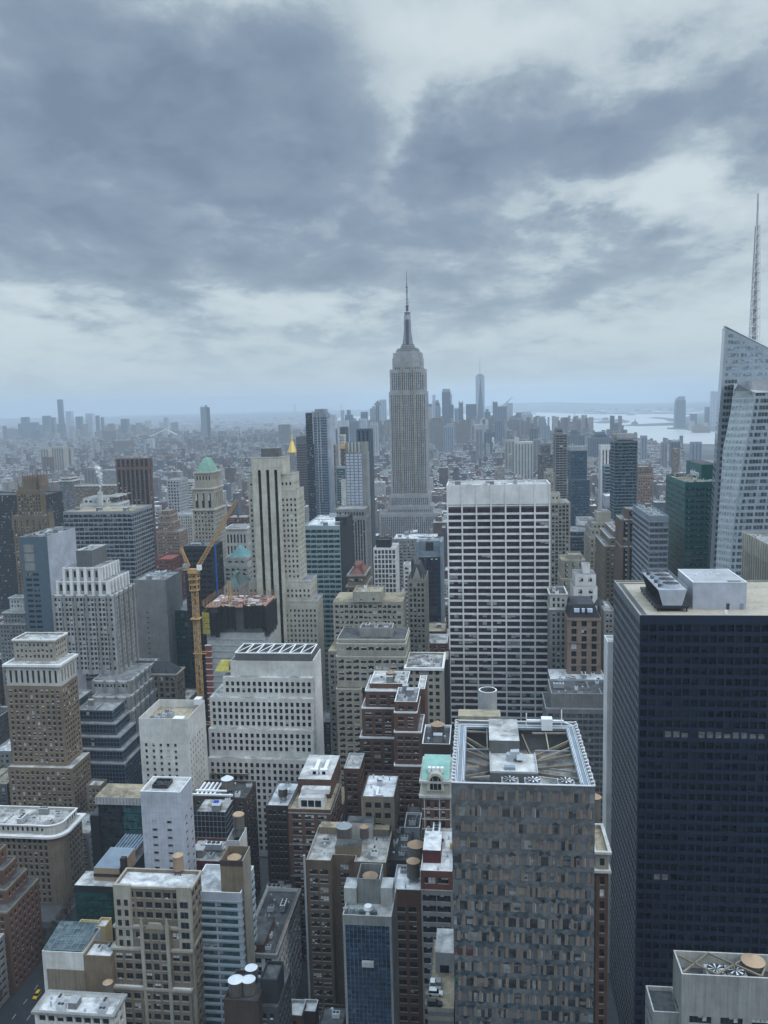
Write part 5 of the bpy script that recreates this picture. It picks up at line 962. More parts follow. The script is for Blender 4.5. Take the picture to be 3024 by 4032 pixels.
def scaffold_blocks():
    B('roof_terrace_building', 'low dark red house with white roof strips and vents beside the lavender tower', 'building', 'c', [(330, 760, 1080, 0, ('y', 830), {})], 318, None, wall='maroon', sty='punch_s', roof='roof_mixed', clutter=3, sd='low dark red house')
    r = B('scaffolded_building', 'black netted scaffolded block with a blue tarpaulin on its roof', 'building', 'c', [(455, 800, 545, 0, ('y', 380), {})], 350, None, wall='net_black', sty='none', roof='roof_mixed', clutter=1, sd='black netted block')
    t = r['tiers'][0]; p = t['pts']; mb = MB(); x0, y0 = p[0]; x1 = p[1][0]
    for k in range(8):
        z = t['z1']-1-k*2.6; mb.beam((x0-.5, y0-1.6, z), (x1+.5, y0-1.6, z), .12, 'blue_grey'); mb.beam((x1+.6, y0-1.6, z), (x1+.6, y0+9, z), .12, 'blue_grey')
    for i in range(9): x = x0+(x1-x0)*i/8; mb.beam((x, y0-1.6, t['z1']-26), (x, y0-1.6, t['z1']+1), .12, 'blue_grey')
    for i in range(5): mb.beam((x0+i*3.5, y0-1.6, t['z1']-19), (x0+i*3.5+3, y0-1.6, t['z1']-13), .1, 'blue_grey')
    mb.build('scaffolding', r['root'])
    mb = MB(); m = x0+(x1-x0)*.58; mb.frustum(rect(m-2.0, m+2.0, y0+4.2, y0+8), t['z1']-1, rect(m-.9, m+1.0, y0+5, y0+6.4), t['z1']+2.6, 'tarp_blue'); o = mb.build('tarpaulin', None); tagit(o, 'bright blue tarpaulin bundle on the black netted block', 'tarpaulin')
    B('brick_building', 'dark block with white ducts and a white capped water tank on its roof', 'building', 'c', [(440, 1020, 385, 0, ('y', 205), {})], 385, None, wall='dark_brick', sty='punch', roof='roof_dark', clutter=2.5, sd='dark block with white ducts')
    r = BL[-1]; p = r['tiers'][0]['pts']; z = r['z']; m = p[0][0]+(p[1][0]-p[0][0])*.52; TANKS.append((m+1, p[0][1]+9, z, 3.0, 5.2, 'white', 'dark water tank with a white cone cap above white ducts', 1.5))
    mb = MB(); x0, y0 = p[0]
    for i in range(5): mb.box(x0+1+i*2.2, x0+1.9+i*2.2, y0+2, y0+15, z+1, z+1.8, 'coping_white')
    mb.box(x0, x0+16, y0+4, y0+5, z+1.85, z+2.6, 'coping_white'); mb.box(x0-2, x0+20, y0+1, y0+1.8, z+1.2, z+2, 'coping_white'); o = mb.build('air_duct', None); tagit(o, 'run of white branching air ducts on the dark block', 'duct')
    B('brick_building', 'brown gabled side block behind the dark block with white ducts', 'building', 'c', [(575, 760, 75, 0, 16, {}), (640, 1040, 130, -6, 40, dict(keep=True, sty='punch_s', wall='tan_brick'))], 440, 16, wall='brown_brick', sty='none', roof='roof_grey', clutter=3, sd='brown block behind the white ducts', maxw=40)
scaffold_blocks()
B('brick_building', 'dark sooty loft block with a snow roof and black water tank on stilts', 'building', 'G', [(75, 226, 285, 0, ('y', 125), {})], 372, None, wall='dark_brick', sty=ST(fh=3.7, bw=2.6, ww=1.3, wh=1.9, mu=0, bl=.15), roof='roof_white', cop='steel_dark', sd='dark sooty loft block', clutter=.8, tank=0)
r = BL[-1]; p = r['pts']; TANKS.append((p[0][0]+(p[1][0]-p[0][0])*.62, p[0][1]+7, r['z'], 2.2, 3.6, 'grey', 'black water tank on steel legs above the sooty loft block', 3.0))
B('brick_building', 'tall red brick loft with a white penthouse and long pale ducted roof', 'building', 'G', [(222, 500, 310, 0, ('y', 120), {})], 350, None, wall='brown_brick', sty=ST(fh=3.75, bw=5.2, ww=4.0, wh=2.1, mu=2, bl=.35, mt=1.8, bt=(4, .5, .25, 'grey_stone')), roof='roof_tan', cop='tan', sd='tall red brick loft', clutter=0)
def loft_extras():
    r = BL[-1]; t = r['tiers'][0]; p = t['pts']; z = t['z1']; x0, y0 = p[0]; x1, y1 = p[2]
    Yp = y0+3; _, zt = unproj(px_('G', 375), py_('G', 235), Yp); xa = solveX(px_('G', 290), Yp, zt); xb = solveX(px_('G', 455), Yp, zt); mb = MB()
    mb.box(xa, xb, Yp, Yp+7, z-1.1, zt, 'white_paint', top='roof_pale'); 
    mb.box(xa+.4, xb+1.8, Yp+4, Yp+8, zt, zt+2.0, 'white_paint', top='roof_pale'); o = mb.build('penthouse', r['root'])
    for i in range(3): m2 = MB(); a = xa+1.2+i*(xb-xa-2)/3; m2.box(a, a+2.7, Yp-.08, Yp, zt-4.2, zt-1.2, 'g_dark'); m2.build('window', o)
    mb = MB(); mb.box(x0+2, x1-2, y0+13, y0+40, z-1, z+8, 'brown_brick', top='roof_pale'); mb.build('raised_block', r['root'])
    for i in range(2): mb = MB(); a = x0+8+i*4.4; mb.box(a, a+1.6, y0+18, y0+31, z+8, z+9.6, 'coping_white'); mb.box(a-1, a+2.4, y0+18, y0+20, z+8.05, z+10.4, 'coping_white'); o = mb.build('air_duct', None); tagit(o, ('left' if i == 0 else 'right')+' one of two long white ducts on the red brick loft roof', 'duct', 'ducts on the red brick loft')
loft_extras()
B('brick_building', 'dark brown loft with a pale roof wedged right of the tall red brick loft', 'building', 'E', [(586, 690, 1370, 0, ('y', 1268), {})], 385, None, wall='brown_brick', sty=ST(fh=3.7, bw=3.4, ww=1.9, wh=1.9, mu=1, bl=.4), roof='roof_pale', cop='light_grey', sd='dark brown loft with pale roof', clutter=1)
def tan_roof_brick():
    Y = 312; _, Z = unproj(px_('G', 600), py_('G', 648), Y); X0 = solveX(px_('G', 340), Y, Z); X1 = solveX(px_('G', 862), Y, Z); xa = solveX(px_('G', 500), Y, Z); xb = solveX(px_('G', 655), Y, Z); y1 = solveY(py_('G', 415), (X0+X1)/2, Z); yn = Y+4.5
    pts = [(X0, Y), (xa, Y), (xa, yn), (xb, yn), (xb, Y), (X1, Y), (X1, y1), (X0, y1)]
    st = ST(fh=3.75, bw=5.4, ww=3.3, wh=1.9, mu=2, bl=.5, mt=3.2, ms=.8, rec=.3)
    r = building('brick_building', 'brown brick apartment building with a light well, tan rimmed roof and two water tanks', 'building', [dict(pts=pts, z0=0, z1=Z)], wall='brown', sty=st, roof='roof_mixed', cop='beige', sd='tan rimmed brick apartment building', clutter=0)
    mb = MB(); z = Z-1.1
    for q in ((X0+1.2, X0+13, y1-6, y1-1, 3.0, 'tan', 'roof_tan'), (X1-15, X1-1, y1-6.5, y1-1, 3.0, 'tan', 'roof_tan'), (xa+1.0, xb+1.5, Y+5.2, Y+11, 4.5, 'tan_brick', 'roof_dark'), (xa+3.6, xa+14.5, y1-9, y1-3, 7, 'pale_stone', 'roof_dark')):
        mb = MB(); mb.box(q[0], q[1], q[2], q[3], z, z+q[4], q[5], top=q[6]); mb.build('penthouse', r['root'])
    TANKS.append((xa+3.4, Y+14, z+2.0, 3.2, 5.0, 'grey', 'larger grey capped water tank on the tan rimmed brick building', 1.5)); TANKS.append((xa+11.8, Y+14, z+2.5, 1.9, 4.4, 'cone', 'smaller terracotta capped water tank on the tan rimmed brick building', 1.5))
    EXTRA.append(dict(pts=rect(X0+2, xa-1, Y+2, y1-8), z=z, n=4, sd='tan rimmed brick building')); EXTRA.append(dict(pts=rect(xb+3, X1-2, Y+2, y1-8), z=z, n=5, sd='tan rimmed brick building'))
    mb = MB(); mb.cyl(X0-.6, Y-.5, 0, Z+2.2, .45, .45, 'galv', n=8); mb.build('flue', r['root'])
EXTRA = []
tan_roof_brick()
PAL['g_hotel'] = [(.018, .045, .085), dict(glass=True, cell=1.2, var=.6, spec=.4)]; PAL['g_hotel2'] = [(.05, .095, .15), dict(glass=True, cell=1.5, var=.5, spec=.4)]
def blue_hotel():
    Y = 236; _, Z = unproj(px_('G', 745), py_('G', 1005), Y); X0 = solveX(px_('G', 578), Y, Z); X1 = solveX(px_('G', 900), Y, Z)
    r = B('hotel_tower', 'slim hotel with a blue glass curtain wall between grey concrete edges', 'tower', 'G', [(578, 898, 1005, 0, ('y', 810), {})], Y, None, wall='grey_stone', sty=ST(fh=1.55, bw=1.2, ww=1.14, wh=1.38, rec=.3, gl='g_hotel', bl=.25, mu=0, mt=3.2, ms=.7, bk='g_hotel2', kind='s', sp='slate_blue'), roof='roof_pale', cop='pale_stone', sd='slim blue glass hotel', clutter=0, maxw=100)
    t = r['tiers'][0]; p = t['pts']; z = Z-1.1; x0, y0 = p[0]; x1, y1 = p[2]
    Yt = y0+8; _, zt = unproj(px_('G', 755), py_('G', 765), Yt); a = solveX(px_('G', 672), Yt, zt); b = solveX(px_('G', 822), Yt, zt); mb = MB(); d = 9
    mb.box(a, b, Yt, Yt+.3, z, zt, 'grey_stone'); mb.box(a, a+.3, Yt+.3, Yt+d, z, zt, 'grey_stone'); mb.box(b-.3, b, Yt+.3, Yt+d, z, zt, 'pale_stone'); mb.box(a+.3, b-.3, Yt+d-.3, Yt+d, z, zt, 'grey_stone'); mb.box(a+.3, b-.3, Yt+.3, Yt+d-.3, zt-3.4, zt-3.1, 'roof_dark')
    mb.build('tank_crown', r['root'])
    for q in ((a-4, a-.1, 5.5), (b+.2, x1-.3, 6)): mb = MB(); mb.box(q[0], q[1], Yt-1, Yt+5, z, z+q[2], 'pale_stone', top='roof_pale'); mb.build('penthouse', r['root'])
    TANKS.append(((a+b)/2, Yt+d/2, zt-3.1, 2.4, 1.6, 'cone', 'terracotta capped tank sunk in the concrete crown of the slim blue hotel', 0))
    mb = MB(); mb.box((x0+x1)/2-1.8, (x0+x1)/2+1.8, y0-1.4, y0-.2, Z-16, Z-14.5, 'pale_stone'); o = mb.build('window_washing_cradle', None); tagit(o, 'small grey cleaning cradle hanging on the slim blue hotel front', 'cradle')
    mb = MB(); m = (x0+x1)/2; mb.cyl(m, y0+3.2, z, z+2.4, 1.7, 1.2, 'coping_white', n=10)
    for i in range(3): mb.cyl(m-7+i*2.1, y0+3, z, z+1.5, .8, .8, 'ac_grey', n=8)
    mb.box(m-2.6, m+2.8, y0+1.8, y0+2.8, z, z+1.3, 'steel_dark'); o = mb.build('roof_fans', None); tagit(o, 'row of round grey fans beside a white drum on the slim blue hotel', 'fans')
blue_hotel()
B('brick_building', 'brown brick loft with a bright white stained roof and two water tanks', 'building', 'G', [(905, 1088, 835, 0, ('y', 672), {})], 292, None, wall='brown_brick', sty=ST(fh=3.7, bw=4, ww=2.8, wh=1.9, mu=1, bl=.25, mt=6), roof='roof_white', cop='light_grey', sd='brown loft with white stained roof', clutter=1.5)
r = BL[-1]; p = r['pts']; TANKS += [(p[1][0]-3.0, p[0][1]+20, r['z'], 3.3, 6.5, 'cone', 'larger tan capped dark water tank, farther one on the white stained roof', 1.5), (p[1][0]-3.2, p[0][1]+8, r['z'], 2.5, 6.0, 'cone', 'smaller tan capped dark water tank, nearer one on the white stained roof', 2.0)]
B('concrete_building', 'grey concrete framed loft with a red brick top floor and snow white roof', 'building', 'G',
  [(1090, 1294, 832, 0, None, dict(wall='grey')), (1088, 1295, 712, -.2, None, dict(wall='red_brick', sty=ST(fh=4.2, bw=5.6, ww=3.8, wh=2.2, mu=2, bl=.5, rec=.3)))], 286, ('y', 545), wall='grey', sty=ST(fh=4.1, bw=6.4, ww=5.0, wh=2.5, mu=3, bl=.3, rec=.5, ms=.4), roof='roof_white', cop='white_stone', sd='grey loft with red brick top', clutter=1.5)
r = BL[-1]; p = r['pts']
def red_pent():
    x0, y0 = p[0]; mb = MB(); mb.box(x0+.4, x0+7, y0+7, y0+21, r['z'], r['z']+5, 'maroon', top='roof_white'); mb.build('penthouse', r['root'])
    mb = MB(); mb.box(x0+10, x0+11.4, y0+17, y0+18, r['z'], r['z']+2.3, 'net_yellow'); o = mb.build('roof_box', None); tagit(o, 'small yellow green box on the red brick topped loft roof', 'box')
red_pent()
B('lift_tower', 'white grey windowless shaft with a black cluttered top', 'tower', 'g', [(430, 725, 750, 0, ('y', 470), {})], 345, None, wall='light_grey', sty='none', roof='roof_dark', cop='coping_white', sd='white grey windowless shaft', clutter=1.5)
B('small_building', 'little dark red rooftop house with a cream top left of the windowless shaft', 'building', 'g', [(105, 320, 640, 0, ('y', 470), {})], 350, None, wall='maroon', sty='none', roof='roof_pale', clutter=1, sd='little dark red rooftop house')
B('low_building', 'dark grey house with a big metal duct wall right of the windowless shaft', 'building', 'g', [(745, 1320, 880, 0, ('y', 600), {})], 330, None, wall='mid_grey', sty='none', roof='roof_dark', clutter=1.5, sd='dark grey ducted house')
B('low_building', 'low dark roofed house with slanting sheds behind the white stained loft roof', 'building', 'G', [(860, 1010, 640, 0, ('y', 400), {})], 322, None, wall='dark_grey', sty='none', roof='roof_dark', clutter=3, sd='low dark roofed house')
B('brick_building', 'brown house with a terracotta tank behind the windowless shaft', 'building', 'G', [(1000, 1130, 330, 0, ('y', 275), {})], 368, None, wall='brown_brick', sty='none', roof='roof_dark', clutter=1, sd='brown house behind the shaft')
r = BL[-1]; p = r['pts']; TANKS.append((p[1][0]-2, p[0][1]+5, r['z'], 2.1, 4.5, 'cone', 'lone tan capped water tank in front of the ornate mint roofed house', 3))
# right foreground
def grey_brick_right():
    r = B('brick_building', 'grey brick block with open steel framed roof and big fans, bottom right corner', 'building', 'H', [(1234, 1900, 1690, 0, ('x', 1192), {})], 188, None, wall='grey_stone', sty=ST(fh=3.9, bw=7.2, ww=5.0, wh=1.9, mu=4, bl=.1, mt=9.5, ms=.9, rec=.35), roof='roof_dark', cop='pale_stone', sd='grey brick block with steel framed roof', clutter=0, par=4.2)
    t = r['tiers'][0]; p = t['pts']; z = t['z1']; x0, y0 = p[0]; x1, y1 = p[2]; zr = z-4.2
    mb = MB(); xe = x0+21
    for (a, b) in (((x0+.4, y0+.6, z), (x0+8, y1-.6, z)), ((x0+8, y0+.6, z), (x0+.6, y1-2, z)), ((x0+8, y0+.6, z), (x0+18, y1-.6, z)), ((x0+18, y0+.6, z), (x0+8, y1-.6, z)), ((x0+18, y0+.6, z), (xe, y1-3, z))): mb.beam(a, b, .38, 'tan')
    mb.build('steel_brace', r['root'])
    for i in range(2):
        cx = x0+8.6+i*4.4; cy = (y0+y1)/2-1.0; fan_unit(cx, cy, zr, 2.1, 3.0, ('left' if i == 0 else 'right')+' one of the two big round fans in the grey brick block roof', 'fans in the grey brick block roof')
    TANKS.append((x0+17.6, y1-3.2, zr, 2.6, 4.6, 'cone', 'tan capped water tank inside the grey brick block roof, bottom right', 0))
    B('brick_building', 'lower grey wing with a dark flat roof left of the grey brick block', 'building', 'H', [(1092, 1232, 1862, 0, ('x', 1055), {})], 190.5, None, wall='grey_stone', sty=ST(fh=3.9, bw=8, ww=6.5, wh=1.9, mu=5, bl=.1, mt=2.2, ms=.9, rec=.35), roof='roof_dark', cop='pale_stone', clutter=0, maxw=10)
def fan_unit(cx, cy, z, r_, h, label, group, K='galv'):
    root = empty('roof_fan', (cx, cy, z), label, 'fan', group); mb = MB(); s = r_*1.12
    mb.box(cx-s, cx+s, cy-s, cy+s, z, z+h, K, top=K); mb.build('housing', root)
    mb = MB(); mb.cyl(cx, cy, z+h, z+h+.5, r_, r_, 'steel', n=24, top='fan_dark'); mb.build('fan_ring', root)
    mb = MB()
    for i in range(8): a = math.pi*i/4; mb.mesh([(cx+.15*math.cos(a), cy+.15*math.sin(a), z+h+.55), (cx+r_*.9*math.cos(a-.13), cy+r_*.9*math.sin(a-.13), z+h+.53), (cx+r_*.9*math.cos(a+.13), cy+r_*.9*math.sin(a+.13), z+h+.63)], [(0, 1, 2)], 'ac_white')
    mb.build('fan_blade', root)
grey_brick_right()
# ------------------------------------------------------------------ faceted glass tower with open steel roof
def gem():
    Y = 208; _, Z = unproj(2060, 3088, Y); X0 = solveX(px_('H', 97), Y, Z); X1 = solveX(px_('H', 806), Y, Z); xs = px_('H', 712); w = RGT*FPX-FWD*(xs-1512); y1 = -(X1*w.x+(Z-CAMH)*w.z)/w.y
    root = empty('faceted_glass_tower', ((X0+X1)/2, Y+15, 0), 'grey faceted glass tower with bronze piers and an open steel framed roof deck', 'skyscraper')
    Wd = X1-X0; nb = 13; bw = Wd/nb; fh = 4.35; rng = random.Random(4); zt = Z-.4
    mb = MB(); mb.box(X0+.5, X1-.5, Y+.5, y1, 0, Z-9, 'charcoal'); 
    for (a, b, c, d) in ((X0, X0+.4, Y+.1, y1), (X1-.4, X1, Y+.1, y1), (X0+.4, X1-.4, y1-.4, y1)): mb.box(a, b, c, d, 0, Z, 'grey')
    mb.box(X0+.4, X1-.4, Y+.12, Y+.42, Z-9, Z-.2, 'charcoal'); mb.build('wall', root)
    # glazing: bays of three facets tilted differently, bronze piers staggered floor to floor
    lit = []
    def cell(u0, u1, z0, z1, out, k): mb.quad((X0+u0, Y-out[0], z0), (X0+u1, Y-out[1], z0), (X0+u1, Y-out[2], z1), (X0+u0, Y-out[3], z1), k)
    mb = MB(); pm = MB(); nf = 30; zt = Z-.25
    for k in range(nf):
        z1 = zt-k*fh; z0 = z1-fh; zw = z0+2.45; off = bw/2 if k % 2 else 0.0
        low = k/14.0  # lower bands turn teal: a reflection gradient put into the colours
        for i in range(-1, nb+1):
            u0 = i*bw+off; u1 = u0+bw
            a_, b_ = max(0, u0), min(Wd, u1)
            if b_-a_ < .25: continue
            # spandrel: a shallow pyramid of four facets, mirror tones put into their colours
            m_ = (a_+b_)/2; zc = (zw+z1)/2+rng.uniform(-.2, .2); t_ = rng.uniform(.0, .07)
            P_ = [(X0+a_, Y, zw), (X0+b_, Y, zw), (X0+b_, Y, z1), (X0+a_, Y, z1), (X0+m_, Y-t_, zc)]
            ks = [rng.choice(['gem_glass', 'gem_mid', 'gem_glass', 'gem_mid', 'gem_teal' if low > .3 else 'gem_mid', 'gem_teal' if rng.random() < low else 'gem_glass', 'gem_dark' if rng.random() < .3*low+.1 else 'gem_mid']) for _ in range(4)]
            for q in range(4): mb.poly([P_[q], P_[(q+1) % 4], P_[4]], ks[q])
            # window zone in three to four panes, dark rooms mixed with panes coloured like reflections
            n_ = rng.choice((1, 2, 2, 3)); cl = rng.random()
            for s_ in range(n_):
                c_, d_ = a_+(b_-a_)*s_/n_, a_+(b_-a_)*(s_+1)/n_; rr = rng.random()
                if k < 4: rr = rr*.7+.3
                kk = ('gem_dark' if rr < .25+.03*k+.22*math.sin(k*1.9+i*.7) else 'gem_pane' if rr < .74 else 'gem_glass' if rr < .93 else 'blind_dim') if cl < .72 else ('gem_glass' if rr < .5 else 'gem_mid' if rr < .85 else 'gem_dark')
                if k > 2 and rng.random() < .05: kk = 'blind_dim'
                if k > 6 and rng.random() < .018: kk = 'mint_pane'
                if k == 10 and i in (0, 1): kk = 'gem_pink'
                o_ = rng.uniform(0, .05); ztp = zw-(.0 if rng.random() < .6 else .5)
                cell(c_+.03, d_-.03, z0, ztp-.01, [o_]*4, kk)
                if rng.random() < .3: cell(c_+.03+(d_-c_)*rng.uniform(0, .5), d_-.03-(d_-c_)*rng.uniform(0, .35), z0+rng.uniform(0, .6), z0+rng.uniform(.9, 2.0), [o_+.02]*4, rng.choice(['gem_dark', 'gem_glass', 'gem_mid', 'gem_dark', 'gem_pane', 'blind_dim']))
                if ztp < zw-.1: cell(c_+.03, d_-.03, ztp, zw, [.02]*4, 'gem_mid')
            if k % 3 == 1 and i % 5 == 2: pm.mesh([(X0+a_+.1, Y-.1, z0), (X0+a_+.55, Y-.1, z0), (X0+a_+.55, Y-.1, zw), (X0+a_+.1, Y-.1, zw)], [(0, 1, 2, 3)], 'light_grey')
            u = u0-.47
            if -.1 < u < Wd-.8:
                u = max(u, .02); pm.mesh([(X0+u, Y-.16, z0+.05), (X0+u+.85, Y-.16, z0+.05), (X0+u+.85, Y-.2, zw+.2), (X0+u+.42, Y-.3, zw+.75+rng.uniform(-.3, .3)), (X0+u, Y-.2, zw+.2)], [(0, 1, 2, 3, 4)], 'gem_bronze')
    for i in range(3): # recessed rooms lined with pink or green further down
        pass
    o = mb.build('glazing', root); o['kind'] = 'stuff'
    o = pm.build('pier', root); o['kind'] = 'stuff'
    mb = MB()
    for (X, f) in ((X0, -1), (X1, 1)):
        for k in range(nf):
            for j in range(10):
                ya = Y+.4+(y1-Y-.6)*j/10; yb = ya+(y1-Y-.6)/10-.1; z1 = zt-k*fh-.2; z0 = z1-fh+.5; x = X+f*.06
                if f > 0: mb.quad((x, ya, z0), (x, yb, z0), (x, yb, z1), (x, ya, z1), 'gem_glass')
                else: mb.quad((x, yb, z0), (x, ya, z0), (x, ya, z1), (x, yb, z1), 'gem_glass')
    o = mb.build('glazing', root); o['kind'] = 'stuff'
    # parapet rail track all round, deck well below
    mb = MB(); mb.poly([(X0+.4, Y+.42, Z-8.9), (X1-.4, Y+.42, Z-8.9), (X1-.4, y1-.4, Z-8.9), (X0+.4, y1-.4, Z-8.9)], 'roof_mixed'); mb.build('deck', root)
    zc = Z-.9; mb = MB(); i0, i1, j0, j1 = X0+3.4, X1-3.4, Y+3.0, y1-3.0
    for (a, b, c, d) in ((X0+.4, i0, Y+.42, y1-.4), (i1, X1-.4, Y+.42, y1-.4), (i0, i1, j1, y1-.4)): mb.box(a, b, c, d, zc-.6, zc, 'blue_grey')
    mb.build('track_slab', root)
    mb = MB()
    for e in (.9, 1.3, 2.6, 3.0):
        for (p, q) in (((X0+e, Y+e, zc+.2), (X0+e, y1-e, zc+.2)), ((X1-e, Y+e, zc+.2), (X1-e, y1-e, zc+.2)), ((X0+e, y1-e, zc+.2), (X1-e, y1-e, zc+.2)), ((X0+e, Y+e*.5, zc+.2), (X1-e, Y+e*.5, zc+.2))): mb.beam(p, q, .14, 'coping_white')
    mb.build('rail', root)
    mb = MB(); n = 20
    for i in range(n+1):
        yy = Y+(y1-Y)*i/n; mb.beam((X0-.1, yy, Z+.25), (X0+.8, yy, Z+.1), .3, 'coping_white'); mb.beam((X1+.1, yy, Z+.25), (X1-.8, yy, Z+.1), .3, 'coping_white')
    def zig(X):
        for i in range(n):
            y0_ = Y+(y1-Y)*i/n; y1_ = Y+(y1-Y)*(i+1)/n; o = .25 if i % 2 else -.1; mb.beam((X+o, y0_, Z+.1), (X-o, y1_, Z+.1), .3, 'light_grey')
    zig(X0); zig(X1); mb.beam((X0, Y, Z+.05), (X1, Y, Z+.05), .28, 'coping_white'); mb.beam((X0, y1, Z+.05), (X1, y1, Z+.05), .3, 'coping_white'); mb.build('coping', root)
    # central penthouse, two heights
    cx0 = X0+(X1-X0)*.275; cx1 = X0+(X1-X0)*.63; mb = MB(); mb.box(cx0, cx1, Y+11, Y+24, Z-8.9, Z-2.2, 'mid_grey', top='roof_pale'); mb.box(cx0, cx0+(cx1-cx0)*.66, Y+24.02, y1-2.2, Z-8.9, Z+1.6, 'mid_grey', top='roof_pale')
    for (a, b, c, d, zz) in ((cx0, cx1, Y+11, Y+11.3, Z-2.2), (cx1-.3, cx1, Y+11.3, Y+24, Z-2.2), (cx0, cx0+.3, Y+11.3, Y+24, Z-2.2)): mb.box(a, b, c, d, zz, zz+.5, 'light_grey')
    mb.build('penthouse', root)
    # raking steel braces
    ends = [((cx0, Y+14, Z-3.5), (X0+3.4, Y+6, Z-1.2)), ((cx0, Y+17, Z-3.5), (X0+3.4, Y+16, Z-1.4)), ((cx0, Y+22, Z-3.5), (X0+3.4, Y+23, Z-1.4)), ((cx0, Y+27, Z-3), (X0+3.4, Y+32, Z-1.2)), ((cx1, Y+14, Z-3.5), (i1, Y+6, Z-1.2)), ((cx1, Y+17, Z-3.5), (i1, Y+15, Z-1.4)), ((cx1, Y+21, Z-3.5), (i1, Y+22, Z-1.4)), ((cx1, Y+24, Z-3), (i1, Y+31, Z-1.2)), ((cx1-3, y1-3, Z-3), (cx1, Y+24, Z-6))]
    mb = MB()
    for a, b in ends: mb.beam(a, b, .42, 'tan', .8)
    for (a, b) in (((i0, Y+12, Z-1.4), (cx0, Y+20, Z-4)), ((i0, Y+29, Z-1.4), (cx0, Y+24, Z-4)), ((i1, Y+11, Z-1.4), (cx1, Y+19, Z-4)), ((i1, Y+27, Z-1.4), (cx1, Y+23, Z-4)), ((i0, j1-2, Z-1.4), (cx0, j1-2, Z-1.6)), ((i0+6, j1, Z-1.5), (i0+6, Y+26, Z-2.2)), ((i1-6, j1, Z-1.5), (i1-6, Y+26, Z-2.2)), ((cx1, j1-2, Z-1.6), (i1, j1-2, Z-1.4))): mb.beam(a, b, .3, 'beige', .5)
    for i in range(3):
        m = cx0+(cx1-cx0)*(.1+.4*i); mb.beam((m, Y+11, Z-5), (m-1.8, Y+1.2, Z-1.2), .45, 'beige'); mb.beam((m, Y+11, Z-5), (m+1.8, Y+1.2, Z-1.2), .45, 'beige')
    mb.beam((X0+3.4, Y+7, Z-2), (cx0, Y+9, Z-2.2), .3, 'steel'); mb.beam((cx1, Y+9, Z-2.2), (i1, Y+7, Z-2), .3, 'steel'); mb.beam((i0, Y+26, Z-2), (cx0, Y+26, Z-2), .3, 'steel'); mb.beam((cx1, Y+26, Z-2), (i1, Y+26, Z-2), .3, 'steel')
    mb.build('steel_brace', root)
    for (q, wd) in ((386, 0), (500, 1), (662, 2)):
        x = solveX(px_('H', q), Y+4.8, Z-1.5); fan_unit(x, Y+4.9, Z-5, 1.95, 3.6, ['leftmost', 'middle', 'rightmost'][wd]+' of three white bladed roof fans along the faceted tower front edge', 'fans on the faceted glass tower')
    mb = MB(); a = cx1-3; mb.cyl(a-4, Y+19.5, Z-2.2, Z-.2, 1.25, 1.25, 'galv', n=14); mb.beam((a-4, Y+19.5, Z-.4), (a-1.6, Y+19.5, Z-.2), 1.9, 'galv'); mb.beam((a-1.6, Y+19.5, Z-.2), (a-1.6, Y+18.2, Z-1.8), 1.6, 'galv'); o = mb.build('exhaust_duct', None); tagit(o, 'shiny curved exhaust duct on the penthouse of the faceted tower', 'duct')
    mb = MB(); mb.box(a-6, a-3, Y+13, Y+14.6, Z-2.2, Z-1.4, 'blue_grey'); o = mb.build('roof_hatch', None); tagit(o, 'small blue grey roof hatch on the penthouse of the faceted tower', 'hatch')
    # cleaning rig back right
    mb = MB(); x = X1-9; mb.box(x-6, x+5, y1-3.4, y1-2.6, Z+1.2, Z+1.8, 'ac_white'); mb.box(x-1.6, x+1.6, y1-4.6, y1-2, Z-.9, Z+2.6, 'ac_white'); mb.beam((x-6, y1-3, Z+3.8), (x-6, y1-3, Z-.8), .3, 'ac_white'); mb.beam((x+4.4, y1-3, Z+5), (x+4.4, y1-3, Z-.8), .3, 'ac_white'); mb.beam((x+4.4, y1-3, Z+1.5), (x+8, y1-4, Z+.4), .3, 'ac_white'); o = mb.build('cleaning_rig', None); tagit(o, 'white window cleaning rig on rails at the faceted tower back edge', 'machine')
    BL.append(dict(root=root, pts=rect(X0, X1, Y, y1), z=Z, sd='', rng=rng, clutter=0, tank=0, tiers=[dict(pts=rect(X0, X1, Y, y1), z0=0, z1=Z)]))
PAL['gem_dark'] = [(.032, .037, .044), dict(glass=True, spec=.5, bump=.02, cell=1.3, var=.5)]; PAL['gem_pane'] = [(.15, .13, .12), dict(glass=True, spec=.6, bump=.02, cell=1.6, var=.25)]; PAL['mint_pane'] = [(.07, .17, .14), dict(glass=True)]; PAL['gem_glass'] = [(.115, .122, .128), dict(glass=True, spec=.7, bump=.03, cell=3.0, var=.18)]; PAL['gem_mid'] = [(.085, .093, .10), dict(glass=True, spec=.7, bump=.03, cell=3.0, var=.2)]; PAL['gem_teal'] = [(.04, .065, .08), dict(glass=True, spec=.7, bump=.03, cell=3, var=.25)]; PAL['gem_bronze'] = [(.20, .165, .14), dict(rough=.4, streak=.1)]; PAL['gem_pink'] = [(.12, .075, .08), dict(glass=True)]
gem()
